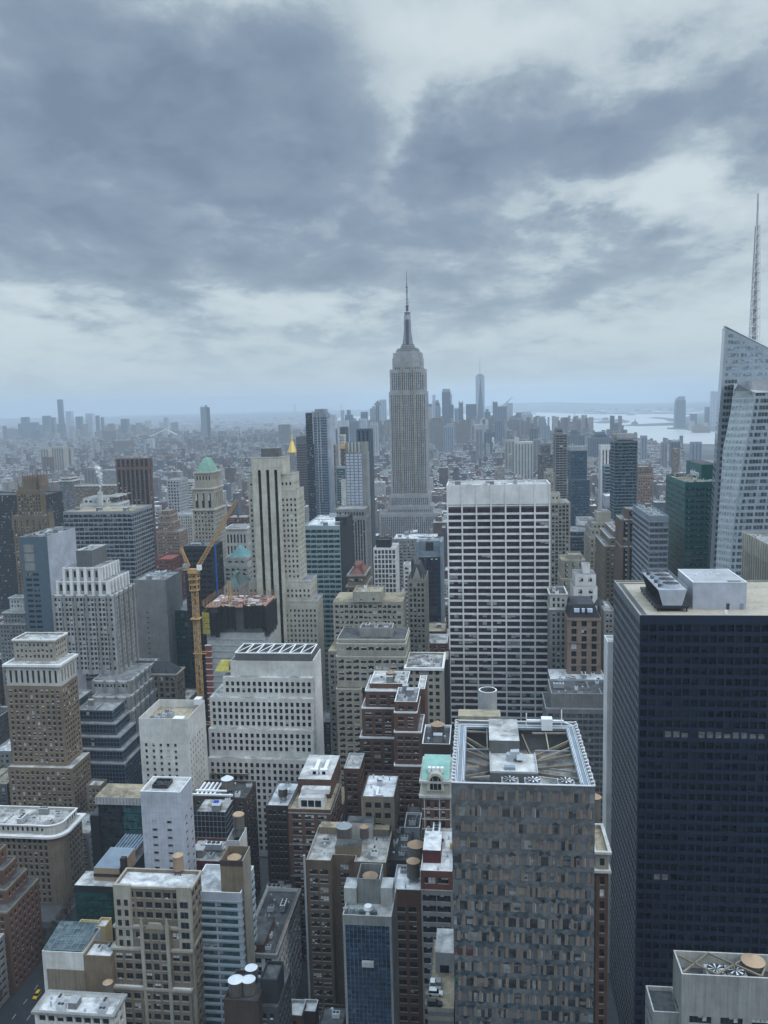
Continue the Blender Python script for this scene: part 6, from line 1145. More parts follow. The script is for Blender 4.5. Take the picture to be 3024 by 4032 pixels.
# ------------------------------------------------------------------ near black tower
def black_tower():
    Y = 290; _, Z = unproj(px_('C', 822), py_('C', 1530), Y); X0 = solveX(px_('C', 822), Y, Z); X1 = X0+74; xs = px_('C', 652); w = RGT*FPX-FWD*(xs-1512); y1 = -(X0*w.x+(Z-CAMH)*w.z)/w.y; y1 = min(y1, Y+62)
    root = empty('black_tower', ((X0+X1)/2, Y+28, 0), 'massive black office tower with a square window lattice and tan gravel roof', 'skyscraper')
    fh = 3.78; bw = 2.85; wm = MB(); wins = []
    st = ST(fh=fh, bw=bw, ww=2.25, wh=2.5, rec=.6, gl='g_tower', mt=2.6, ms=.3, mu=0, bl=.45, ac=False, sl=False, fr='g_tower_dim', bk='g_tower_dim', skip=None)
    st2 = dict(st); st2['gl'] = 'g_tower'; st2['bk'] = 'g_dark'; st2['ww'] = 2.0; st2['wh'] = 2.6; st2['bl'] = .2; st2['rec'] = .22
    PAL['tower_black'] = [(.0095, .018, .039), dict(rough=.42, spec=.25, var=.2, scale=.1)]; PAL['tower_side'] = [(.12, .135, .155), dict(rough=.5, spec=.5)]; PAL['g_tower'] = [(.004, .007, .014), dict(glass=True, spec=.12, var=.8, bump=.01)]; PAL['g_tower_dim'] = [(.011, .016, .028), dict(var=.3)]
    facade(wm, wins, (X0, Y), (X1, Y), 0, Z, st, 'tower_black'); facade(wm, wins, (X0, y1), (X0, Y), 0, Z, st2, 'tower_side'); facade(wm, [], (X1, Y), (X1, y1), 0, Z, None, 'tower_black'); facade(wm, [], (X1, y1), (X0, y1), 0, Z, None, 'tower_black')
    zt = Z-.7; wm.mesh([(X0, Y, Z), (X1, Y, Z), (X1, y1, Z), (X0, y1, Z), (X0+.5, Y+.5, Z), (X1-.5, Y+.5, Z), (X1-.5, y1-.5, Z), (X0+.5, y1-.5, Z)], [(0, 1, 5, 4), (1, 2, 6, 5), (2, 3, 7, 6), (3, 0, 4, 7)], 'grey_stone')
    wm.mesh([(X0+.5, Y+.5, zt), (X1-.5, Y+.5, zt), (X1-.5, y1-.5, zt), (X0+.5, y1-.5, zt), (X0+.5, Y+.5, Z), (X1-.5, Y+.5, Z), (X1-.5, y1-.5, Z), (X0+.5, y1-.5, Z)], [(1, 0, 4, 5), (2, 1, 5, 6), (3, 2, 6, 7), (0, 3, 7, 4)], 'grey_stone'); wm.build('wall', root)
    rm = MB(); rm.poly([(X0+.5, Y+.5, zt), (X1-.5, Y+.5, zt), (X1-.5, y1-.5, zt), (X0+.5, y1-.5, zt)], 'gravel'); rm.build('roof', root)
    # walkway strip of pavers along two sides
    mb = MB(); mb.box(X0+1.3, X0+3.0, Y+1.6, y1-2.2, zt+.01, zt+.06, 'pavement'); mb.box(X0+3.02, X0+30, y1-4, y1-2.2, zt+.01, zt+.06, 'pavement'); mb.build('walkway', root)
    # bright windows on one floor
    bright = []; dark = []
    zl = Z-4.1-11*fh
    for q in wins:
        (pp, U, ww, s) = q; row = round((Z-2.6-pp[2])/fh-.5)
        if U.x > .5 and row in (10,) and pp[0] > X0+8: bright.append(q)
        elif U.x > .5 and row == 24 and X0+7 < pp[0] < X0+12: bright.append(q)
        else: dark.append(q)
    s2 = dict(st); s2['gl'] = 'tan_pane'; PAL['tan_pane'] = [(.20, .20, .19), dict(var=.5, scale=1.2)]
    place_windows(root, dark, random.Random(2), 80); 
    wins2 = [(a, b, c, s2) for (a, b, c, d) in bright]; place_windows(root, wins2, random.Random(8), 20)
    # lower spandrel sills dividing each window
    # cooling tower
    zz = zt; a0 = (px_('C', 935), py_('C', 1480)); 
    Yc = Y+8; cx0 = solveX(px_('C', 940), Yc, zz+2); cx1 = solveX(px_('C', 1128), Yc, zz+2); L_ = y1-6-Yc
    root2 = empty('cooling_tower', ((cx0+cx1)/2, Yc+10, zt), 'long pale cooling tower with four round fans on black steel legs atop the black tower', 'cooling tower')
    mb = MB(); Lc = 30; mb.box(cx0-.6, cx1+.6, Yc-.6, Yc+Lc, zt+1.2, zt+2.1, 'black_metal')
    for i in range(7):
        yy = Yc+i*Lc/6
        for x in (cx0, cx1): mb.beam((x, yy, zt), (x, yy, zt+1.3), .45, 'black_metal')
    mb.build('support_frame', root2)
    ht = 5.6; mb = MB(); b = 1.6
    mb.mesh([(cx0+b, Yc, zt+2.1), (cx1-b, Yc, zt+2.1), (cx1-b, Yc+Lc, zt+2.1), (cx0+b, Yc+Lc, zt+2.1), (cx0, Yc, zt+2.1+ht), (cx1, Yc, zt+2.1+ht), (cx1, Yc+Lc, zt+2.1+ht), (cx0, Yc+Lc, zt+2.1+ht)], [(0, 1, 5, 4), (2, 3, 7, 6), (4, 5, 6, 7)], 'lavender')
    mb.mesh([(cx0+b, Yc, zt+2.1), (cx1-b, Yc, zt+2.1), (cx1-b, Yc+Lc, zt+2.1), (cx0+b, Yc+Lc, zt+2.1), (cx0, Yc, zt+2.1+ht), (cx1, Yc, zt+2.1+ht), (cx1, Yc+Lc, zt+2.1+ht), (cx0, Yc+Lc, zt+2.1+ht)], [(3, 0, 4, 7), (1, 2, 6, 5)], 'steel_dark')
    for i in range(26):
        yy = Yc+.6+i*(Lc-1.2)/25; mb.beam((cx0+b-.06, yy, zt+2.2), (cx0-.06, yy, zt+2+ht), .12, 'black_metal')
    mb.build('casing', root2)
    mb = MB(); zz = zt+2.1+ht
    for yy in (Yc, Yc+Lc): mb.beam((cx0, yy, zz+1.1), (cx1, yy, zz+1.1), .07, 'galv')
    for x in (cx0, cx1):
        mb.beam((x, Yc, zz+1.1), (x, Yc+Lc, zz+1.1), .07, 'galv'); mb.beam((x, Yc, zz+.55), (x, Yc+Lc, zz+.55), .06, 'galv')
        for i in range(13): mb.beam((x, Yc+i*Lc/12, zz), (x, Yc+i*Lc/12, zz+1.1), .07, 'galv')
    mb.build('railing', root2)
    for i in range(4):
        cy = Yc+4.5+i*7.0; cx = (cx0+cx1)/2+.3; mb = MB(); rr = (cx1-cx0)*.29; mb.cyl(cx, cy, zz+.02, zz+1.5, rr*1.12, rr, 'lavender', n=22, top='fan_dark'); o = mb.build('fan_cowl', root2)
        m2 = MB()
        for j in range(9): a = 2*math.pi*j/9; m2.mesh([(cx+.2*math.cos(a), cy+.2*math.sin(a), zz+1.55), (cx+rr*.92*math.cos(a-.12), cy+rr*.92*math.sin(a-.12), zz+1.53), (cx+rr*.92*math.cos(a+.12), cy+rr*.92*math.sin(a+.12), zz+1.6)], [(0, 1, 2)], 'steel_dark')
        m2.build('fan_blade', o)
        mb = MB(); mb.cyl(cx0+1.3, cy, zz, zz+1.2, .55, .55, 'steel_dark', n=8); mb.beam((cx0+1.3, cy, zz+.8), (cx0+2.6, cy, zz+.8), .8, 'blue_grey'); mb.build('motor', root2)
    # white plant room
    Yp = Y+11; bx0 = solveX(px_('C', 1166), Yp, zt); bx1 = solveX(px_('C', 1516), Yp, zt); zp = unproj(px_('C', 1340), py_('C', 1318), Yp)[1]; mb = MB(); yb = Yp+23
    r3 = empty('plant_room', ((bx0+bx1)/2, Yp+10, zt), 'large plain white plant room box on the black tower roof', 'plant room')
    mb.box(bx0, bx1, Yp, yb, zt, zp, 'lavender'); mb.build('wall', r3)
    mb = MB(); mb.box(bx0+.3, bx1-.3, Yp+.3, yb-.3, zp-.02, zp+.06, 'light_grey'); 
    for (a, b, c, d) in ((bx0-.1, bx1+.1, Yp-.1, Yp+.3), (bx0-.1, bx0+.3, Yp+.3, yb), (bx1-.3, bx1+.1, Yp+.3, yb), (bx0+.3, bx1-.3, yb-.3, yb)): mb.box(a, b, c, d, zp+.02, zp+.25, 'coping_white')
    mb.build('roof', r3)
    mb = MB(); x = bx0+(bx1-bx0)*.63; mb.box(x, x+1.1, Yp-.08, Yp, zt, zt+2.2, 'dark_grey'); mb.build('door', r3); mb = MB(); mb.box(bx1-2.2, bx1-.9, Yp-.08, Yp, zt, zt+2.2, 'blue_grey'); mb.build('door', r3)
    mb = MB(); mb.box(bx1-6, bx1-1.5, Yp+1.2, Yp+2.6, zp+.07, zp+.2, 'dark_grey'); mb.build('roof_grille', r3)
    mb = MB()
    for i in range(5): a = bx0+4+i*1.9; mb.cyl(a, Yp+12+(i % 2)*3, zp+.06, zp+.7, .35, .35, 'coping_white', n=8)
    mb.build('roof_vent', r3)
    mb = MB(); x = bx0+6; mb.box(x+3, x+3.9, Y+4, Y+4.7, zt, zt+1.4, 'coping_white'); o = mb.build('roof_vent', None); tagit(o, 'lone small white vent near the front edge of the tan gravel roof', 'vent')
    BL.append(dict(root=root, pts=rect(X0, X1, Y, y1), z=Z, sd='', rng=random.Random(1), clutter=0, tank=0, tiers=[dict(pts=rect(X0, X1, Y, y1), z0=0, z1=Z)]))
black_tower()
# ------------------------------------------------------------------ round tank enclosure behind the faceted tower
def round_tank():
    Y = 262; zt = unproj(px_('H', 276), py_('H', 285), Y)[1]; x0 = solveX(px_('H', 232), Y+4, zt); x1 = solveX(px_('H', 321), Y+4, zt); cx = (x0+x1)/2; rr = (x1-x0)/2; cy = Y+rr
    root = empty('tank_tower', (cx, cy, 0), 'round white rimmed enclosure holding a tan capped tank behind the faceted tower', 'water tank'); mb = MB(); n = 20
    po = [(cx+rr*math.cos(2*math.pi*i/n), cy+rr*math.sin(2*math.pi*i/n)) for i in range(n)]; pi_ = [(cx+rr*.87*math.cos(2*math.pi*i/n), cy+rr*.87*math.sin(2*math.pi*i/n)) for i in range(n)]
    for i in range(n):
        j = (i+1) % n; a, b = po[i], po[j]; c, d = pi_[i], pi_[j]; mb.quad((*a, 0), (*b, 0), (*b, zt), (*a, zt), 'light_grey'); mb.quad((*d, zt-5), (*c, zt-5), (*c, zt), (*d, zt), 'mid_grey'); mb.quad((*a, zt), (*b, zt), (*d, zt), (*c, zt), 'coping_white')
    mb.build('drum', root); mb = MB(); mb.cyl(cx, cy, zt-6, zt-4, rr*.6, rr*.6, 'wood_tank', n=16); mb.cyl(cx, cy, zt-4, zt-2.2, rr*.66, .1, 'tank_cone', n=16); mb.build('tank', root)
    _, z = unproj(px_('H', 250), py_('H', 372), 250); B('old_building', 'old tan house with pointed gables peeping out behind the faceted tower', 'building', 'H', [(130, 340, 402, 0, 6, {}), (205, 330, 385, 3, 3, {})], 254, 6, wall='limestone', sty='none', roof='roof_tan', clutter=.8, maxw=0)
round_tank()
# ------------------------------------------------------------------ the tall spire tower in the centre
def empire():
    Y = 1275
    K = 'esb_stone'
    def S_(xl, xr, y, yy=Y): 
        xm = (xl+xr)/2; _, z = unproj(xm, y, yy); return solveX(xl, yy, z), solveX(xr, yy, z), z
    def b2(x, y): return 1450+x/5.53, 1400+y/5.53
    st = ST(fh=3.7, bw=2.95, ww=1.45, wh=2.4, kind='s', rec=.35, sp='esb_spandrel', gl='g_grey', bl=.05, mt=5, mu=0, ms=2.2)
    root = None
    x0, x1, zc = S_(b2(428, 0)[0]+1, b2(1282, 0)[0]+1, 1545); cx = (x0+x1)/2
    def half(wpx, y, yy): # width in 5.53 px crop
        return wpx/5.53/2*(yy*1.0)/FPX*1.008, unproj(1604, y, yy)[1]
    T = []
    def tier(w, d, z0, z1, y0, **k): T.append(dict(pts=rect(cx-w/2, cx+w/2, y0, y0+d), z0=z0, z1=z1, **k))
    z = lambda y: unproj(1604, y, Y)[1]
    zA, zB, zC, zD, zE = z(1453), z(1541), z(1408), z(1388), z(2010)
    zlow0 = z(2018); zlow = z(1991); zlow2 = z(1946)
    tier(92, 56, 0, zlow0, Y-12); tier(70, 50, zlow0, zlow, Y-9); tier(61, 46, zlow, zlow2, Y-4)
    tier(56.5, 44, zlow2, zB, Y-1, corn=None); tier(53, 42, zB, zA, Y); tier(44.5, 40, zA, zC, Y+1.5, sty=dict(st, mt=14, ms=3)); tier(42, 38, zC, zD, Y+2.5, sty='none')
    r = building('spire_tower', 'tall grey stone tower with stepped shoulders and a needle antenna, highest in the skyline', 'skyscraper', T, wall=K, sty=st, roof='roof_grey', sd=None, clutter=0, maxw=0); root = r['root']
    mb = MB()  # central recess seen as darker channel flanked by proud piers
    for s in (-1, 1):
        pass; mb.box(cx+s*20-8.2, cx+s*20+8.2, Y-3.1+1.8, Y-.4, 0, zB, K) if False else None
    for i in range(-9, 10):
        if abs(i) in (2, 5, 7): mb.box(cx+i*2.95-.8, cx+i*2.95+.8, Y-1.8, Y-1.0, zlow2, zB-6 if abs(i) > 3 else zA+20, 'limestone')
    for s in (-1, 1): mb.box(cx+s*9.3-1.1, cx+s*9.3+1.1, Y-1.6, Y+1.0, zlow2, zA+4, 'limestone')
    mb.build('pier', root)
    # crown
    cy = Y+22; mb = MB(); za = zD; 
    steps = [(34, 30, 0, 3.4), (30, 26, 3.4, 6.2), (21, 20, 6.2, 9.0), (18, 17, 9.0, 12.2)]
    for (w_, d_, a, b) in steps: mb.box(cx-w_/2, cx+w_/2, cy-d_/2, cy+d_/2, za+a-.5, za+b, 'light_grey'); mb.box(cx-w_/2-.4, cx+w_/2+.4, cy-d_/2-.4, cy+d_/2+.4, za+b, za+b+.5, 'mid_grey')
    mb.build('crown', root)
    zq = lambda y: unproj(1600, 1040+y/5.53, cy)[1]
    z1 = za+12.2; z2 = zq(1215); z3 = zq(1120); z4 = zq(1068)
    mb = MB(); mb.frustum(rect(cx-5.6, cx+5.6, cy-5.6, cy+5.6), z1, rect(cx-4.9, cx+4.9, cy-4.9, cy+4.9), z2, 'light_grey')
    for s in (-1, 1):
        mb.frustum(rect(cx+s*6.4-1.6, cx+s*6.4+1.6, cy-3, cy+3), z1-.2, rect(cx+s*4.9-.5, cx+s*4.9+.5, cy-2, cy+2), z1+(z2-z1)*.55, 'light_grey')
    mb.box(cx-2.2, cx+2.2, cy-6.9, cy-4.9, z1, z2, 'slate_blue'); mb.cyl(cx, cy, z2, z3, 5.0, 4.9, 'light_grey', n=16); mb.cyl(cx, cy, z3, z4, 4.2, 4.0, 'blue_grey', n=16); mb.cyl(cx, cy, z4, z4+.8, 5.0, 5.0, 'steel_dark', n=16); mb.build('mast', root)
    mb = MB(); z5 = zq(1030); z6 = zq(915); z7 = zq(850); z8 = zq(505); z9 = zq(118)
    mb.cyl(cx, cy, z4+.8, z5, 3.4, 2.0, 'light_grey', n=12); mb.cyl(cx, cy, z5, z6, 2.0, 1.9, 'mid_grey', n=8); mb.cyl(cx, cy, z6, z6+.7, 3.2, 3.2, 'steel_dark', n=8); mb.cyl(cx, cy, z6+.7, z8, 1.5, 1.0, 'steel', n=8)
    for q in (520, 575, 625, 775, 850): zz = zq(q); mb.cyl(cx, cy, zz, zz+.5, 1.9, 1.9, 'steel_dark', n=8)
    mb.cyl(cx, cy, z8, z8+.4, 2.0, 2.0, 'steel_dark', n=8); mb.cyl(cx, cy, z8, z9, .62, .2, 'steel_dark', n=6); mb.beam((cx+2.7, cy, z6), (cx+2.6, cy, zq(750)), .5, 'steel'); mb.build('antenna', root)
empire()
# ------------------------------------------------------------------ crystalline glass tower at the right edge
def crystal():
    root = None; Y = 560
    def P(c, x, y, yy): 
        X, Z = unproj(px_(c, x), py_(c, y), yy); return Vector((X, yy, Z))
    def Pz(c, x, yy, Z): return Vector((solveX(px_(c, x), yy, Z), yy, Z))
    # rear taller volume: front face plane Y=575, left edge leans out as it comes down
    A = P('T', 815, 125, 575); top_r = P('T', 1475, 445, 575)
    def left_at(Z, yy, pts): # pts list of (px,py) edge in crop T, returns X at Z
        best = []
        for (x, y) in pts: v = P('T', x, y, yy); best.append((v.z, v.x))
        best.sort()
        if Z <= best[0][0]: (z0, a), (z1, b) = best[0], best[1]
        else:
            for i in range(len(best)-1):
                if best[i][0] <= Z <= best[i+1][0]: (z0, a), (z1, b) = best[i], best[i+1]; break
            else: (z0, a), (z1, b) = best[-2], best[-1]
        return a+(b-a)*(Z-z0)/(z1-z0)
    root = empty('crystal_tower', (A.x+25, 600, 0), 'tall faceted pale glass tower with a slanted top and latticed white mast', 'skyscraper')
    edge = [(815, 125), (750, 1060), (715, 1530), (685, 2100), (632, 2900), (600, 3500)]
    eb = P('C', 1256, 1238, 575)
    XR = A.x+60
    wm = MB(); gm = MB(); fh = 4.15
    slope = (A.z-top_r.z)/(A.x-top_r.x)
    def rear_top(x): return A.z+slope*(x-A.x)
    Zr = [A.z-k*fh for k in range(0, 70)]
    # facet line (inner crease) of the front volume: from (1040,970) down to lower left
    def zof(y, yy=575, x=900): return P('T', x, y, yy).z
    # wall of rear volume in floor strips, following the leaning edge
    for k in range(0, 68):
        zt_ = A.z-k*fh; zb = zt_-fh
        xa = left_at(max(zt_, 20), 575, edge); xb = left_at(max(zb, 20), 575, edge)
        xr_t = min(XR, A.x+(zt_-A.z)/slope) if zt_ > rear_top(XR) else XR
        xr_b = min(XR, A.x+(zb-A.z)/slope) if zb > rear_top(XR) else XR
        if zb < 5: break
        ea, eb_ = xa*612/575, xb*612/575; xa += 1.8; xb += 1.8; wm.mesh([(xb, 575, zb), (xr_b, 575, zb), (xr_t, 575, zt_), (xa, 575, zt_)], [(0, 1, 2, 3)], 'boa_panel')
        sb = 9.0 # chamfered left flank receding
        wm.mesh([(eb_, 612, zb), (xb, 575, zb), (xa, 575, zt_), (ea, 612, zt_)], [(0, 1, 2, 3)], 'boa_panel')
        # windows rows
        n = 12; lattice = k < 8
        x = xb+2.2
        while x < min(xr_t, XR)-2.2:
            ok = not (k >= 8 and k < 14 and x > xb+9) 
            if ok and x+1.6 < xr_t-.5: gm.quad((x, 574.93, zb+.9), (x+1.65, 574.93, zb+.9), (x+1.65, 574.93, zt_-.9), (x, 574.93, zt_-.9), 'g_pale' if lattice else 'g_grey')
            x += 1.95 if int((x-xb)/1.95) % 4 else 2.9
        if k > 12:
            for (f0, f1) in ((.08, .42), (.5, .84)): gm.quad((xb+(eb_-xb)*f1-.1, 575+37*f1, zb+.9), (xb+(eb_-xb)*f0-.1, 575+37*f0, zb+.9), (xa+(ea-xa)*f0-.1, 575+37*f0, zt_-.9), (xa+(ea-xa)*f1-.1, 575+37*f1, zt_-.9), 'g_grey')
    xa = left_at(zof(1100), 575, edge)
    wm.mesh([(A.x+1.8, 575, A.z), (XR, 575, rear_top(XR)), (XR, 612, rear_top(XR)), (A.x*612/575, 612, A.z)], [(0, 1, 2, 3)], 'boa_panel'); wm.mesh([(XR, 575, 0), (XR, 612, 0), (XR, 612, rear_top(XR)), (XR, 575, rear_top(XR))], [(0, 1, 2, 3)], 'boa_panel')
    wm.beam((A.x+1.8, 575, A.z), (XR, 575, rear_top(XR)), .5, 'coping_white'); wm.beam((A.x+1.8, 575, A.z), (A.x*612/575, 612, A.z), .4, 'coping_white'); wm.build('shaft', root)
    # front volume: two facets meeting at a crease that leans left going down
    q = P('T', 1040, 970, 548); c_ = P('T', 1290, 1088, 548); XR2 = c_.x+36; fr = MB()
    low = P('C', 1300, 1230, 548)  # crease base
    zb_ = low.z
    topL = q; f_edge = [(1040, 970), (990, 1360), (899, 1811), (810, 2166), (743, 2478), (643, 2922)]
    crease = [(1290, 1088), (1225, 1480), (1121, 2011), (1010, 2655), (966, 3033), (930, 3500)]
    def xat(Z, pts, yy): return left_at(Z, yy, pts)
    k = 0; Zt = q.z
    cs = (q.z-c_.z)/(q.x-c_.x)
    while Zt-k*fh > 12:
        zt_ = Zt-k*fh; zb = zt_-fh
        la, lb = xat(zt_, f_edge, 548), xat(zb, f_edge, 548); ca, cb = xat(min(zt_, c_.z), crease, 548), xat(min(zb, c_.z), crease, 548)
        if la < xat(zt_, edge, 575): la = xat(zt_, edge, 575)+.2
        if lb < xat(zb, edge, 575): lb = xat(zb, edge, 575)+.2
        if zt_ > c_.z+.01:
            ca = q.x+(zt_-q.z)/cs
            if zb > c_.z: cb = q.x+(zb-q.z)/cs
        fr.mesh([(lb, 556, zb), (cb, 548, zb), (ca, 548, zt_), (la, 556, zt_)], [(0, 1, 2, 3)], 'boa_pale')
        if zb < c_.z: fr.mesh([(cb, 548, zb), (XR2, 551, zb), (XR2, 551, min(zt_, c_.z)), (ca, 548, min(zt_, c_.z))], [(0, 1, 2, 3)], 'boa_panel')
        if zt_ <= c_.z+2:
            m = 6
            for i in range(m):
                t0, t1 = (i+.12)/m, (i+.88)/m
                def L(a, b, t, yy0=556, yy1=548): return a+(b-a)*t, yy0+(yy1-yy0)*t-.08
                p0 = L(lb, cb, t0); p1 = L(lb, cb, t1); p2 = L(la, ca, t1); p3 = L(la, ca, t0)
                gm.quad((p0[0], p0[1], zb+.9), (p1[0], p1[1], zb+.9), (p2[0], p2[1], zt_-.9), (p3[0], p3[1], zt_-.9), 'boa_win')
            x = max(ca, cb)+.8
            while x < XR2-2 and zb < c_.z-3:
                t = (x-ca)/(XR2-ca); gm.quad((x, 548+3*t-.1, zb+.9), (x+1.7, 548+3*t-.1+.08, zb+.9), (x+1.7, 548+3*t-.1+.08, zt_-.9), (x, 548+3*t-.1, zt_-.9), 'g_grey' if int(x*3+k) % 7 else 'g_pale'); x += 1.95 if int((x-ca)/1.95) % 4 else 2.9
        k += 1
    fr.mesh([(q.x, 556, q.z), (c_.x, 548, c_.z), (XR2, 551, c_.z), (XR2, 574, c_.z), (q.x, 574, q.z)], [(0, 1, 2, 3, 4)], 'light_grey')
    fr.beam((q.x, 555.8, q.z), (c_.x, 547.8, c_.z), .45, 'coping_white'); fr.beam((c_.x, 547.8, c_.z), (XR2, 550.8, c_.z), .45, 'coping_white'); fr.build('glass_shaft', root)
    fr = MB(); bx = P('T', 1240, 925, 560); fr.box(bx.x, bx.x+25, 560, 572, c_.z, bx.z, 'light_grey', top='coping_white'); fr.build('penthouse', root)
    o = gm.build('window', root); o['kind'] = 'stuff'
    # mast
    Ym = 590; tp = unproj(2988, 761, Ym); bs = unproj(px_('T', 1275), py_('T', 350), Ym); mb = MB(); zt_ = tp[1]; zb = bs[1]-8; mid = unproj(px_('T', 1300), 700+700/3.6875, Ym)[1]
    xb = bs[0]; xt = (tp[0]+bs[0])/2; xt = xb+.2
    mb.cyl(xb-.6, Ym, zb, mid, 2.0, .9, 'light_grey', n=10); mb.cyl(xb-.4, Ym, mid, zt_, .75, .45, 'lavender', n=8)
    n = 14
    for i in range(n+1):
        f = i/n; zz = zb+(mid-zb)*f; wv = 2.9*(1-f)+1.2*f; c = [(xb-wv, Ym-wv), (xb+wv, Ym-wv), (xb+wv, Ym+wv), (xb-wv, Ym+wv)]
        for j in range(4): mb.beam((*c[j], zz), (*c[(j+1) % 4], zz), .28, 'coping_white')
        if i < n:
            f2 = (i+1)/n; z2 = zb+(mid-zb)*f2; w2 = 2.9*(1-f2)+1.2*f2; c2 = [(xb-w2, Ym-w2), (xb+w2, Ym-w2), (xb+w2, Ym+w2), (xb-w2, Ym+w2)]
            for j in range(4): mb.beam((*c[j], zz), (*c2[j], z2), .38, 'coping_white'); mb.beam((*c[j], zz), (*c2[(j+1) % 4], z2), .26, 'coping_white')
    mb.build('mast', root)
    BL.append(dict(root=root, pts=rect(A.x-12, XR, 545, 615), z=280, sd='', rng=random.Random(1), clutter=0, tank=0, tiers=[dict(pts=rect(A.x-12, XR, 545, 615), z0=0, z1=300)]))
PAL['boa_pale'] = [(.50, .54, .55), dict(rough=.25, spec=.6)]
crystal()
# ================================================================== THE FAR SKYLINE
FARST = ST(fh=12, bw=14, ww=7, wh=6, rec=1.2, mu=0, bl=0, mt=6, ms=2, gl='g_grey')
def far(label, c, xl, xr, yt, Y, wall='slate_blue', D=None, cat='skyscraper', name='far_tower', extra=(), sty='none'):
    _, Z = unproj((px_(c, xl)+px_(c, xr))/2, py_(c, yt), Y); X0 = solveX(px_(c, xl), Y, Z); X1 = solveX(px_(c, xr), Y, Z); D = D or (X1-X0)*.8
    root = empty(name, ((X0+X1)/2, Y+D/2, 0), label, cat); mb = MB(); mb.box(X0, X1, Y, Y+D, 0, Z, wall); 
    if Z < 5: print('FARLOW', label, Z)
    for (fx0, fx1, h, k) in extra: mb2 = MB(); mb2.box(X0+(X1-X0)*fx0, X0+(X1-X0)*fx1, Y+D*.2, Y+D*.8, Z, Z+h, k or wall); mb2.build('roof_box', root)
    # setback lines and mullion grooves give the slab its grain
    m = MB(); n = max(2, int((X1-X0)/9))
    for i in range(n): a = X0+(X1-X0)*(i+.25)/n; m.box(a, a+(X1-X0)/n*.45, Y-.5, Y, 4, Z-6, {'slate_blue': 'g_navy', 'light_grey': 'grey', 'lavender': 'blue_grey', 'blue_grey': 'slate_blue'}.get(wall, 'mid_grey'))
    m.build('window_bay', root)['kind'] = 'stuff'
    mb.build('wall', root); BL.append(dict(root=root, pts=rect(X0, X1, Y, Y+D), z=Z, sd='', rng=None, clutter=0, tank=0, tiers=[dict(pts=rect(X0, X1, Y, Y+D), z0=0, z1=Z)]))
    return root, X0, X1, Z, D
def freedom():
    Y = 5865; z = lambda y: unproj(1889, py_('W', y), Y)[1]; zr = z(425); x0 = solveX(px_('W', 737), Y, zr); x1 = solveX(px_('W', 855), Y, zr); cx = (x0+x1)/2; h = (x1-x0)/2*1.0; cy = Y+h; zb = 20
    root = empty('glass_spire_tower', (cx, cy, 0), 'tall tapering bluish glass tower with long triangular facets and a thin mast, far downtown', 'skyscraper')
    b = [(cx-h, cy-h), (cx+h, cy-h), (cx+h, cy+h), (cx-h, cy+h)]; t = [(cx, cy-h*1.0), (cx+h*1.0, cy), (cx, cy+h*1.0), (cx-h*1.0, cy)]; t = [(cx-h*.98, cy-h*.1), (cx+h*.1, cy-h*.98), (cx+h*.98, cy+h*.1), (cx-h*.1, cy+h*.98)]
    mb = MB(); 
    for i in range(4):
        j = (i+1) % 4; mb.poly([(*b[i], zb), (*b[j], zb), (*t[j], zr)], 'slate_blue' if i % 2 == 0 else 'lavender'); mb.poly([(*b[i], zb), (*t[j], zr), (*t[i], zr)], 'lavender' if i % 2 == 0 else 'blue_grey')
    mb.poly([(*p, zr) for p in t], 'grey'); mb.prism(b, 0, zb, 'grey'); mb.build('glass_shaft', root)
    mb = MB(); mb.cyl(cx, cy, zr, zr+8, h*.55, h*.7, 'light_grey', n=14); mb.cyl(cx, cy, zr+8, z(345), 3.2, 2.4, 'steel', n=6); mb.cyl(cx, cy, z(345), z(200), 2.4, .6, 'steel', n=6); mb.build('mast', root)
freedom()
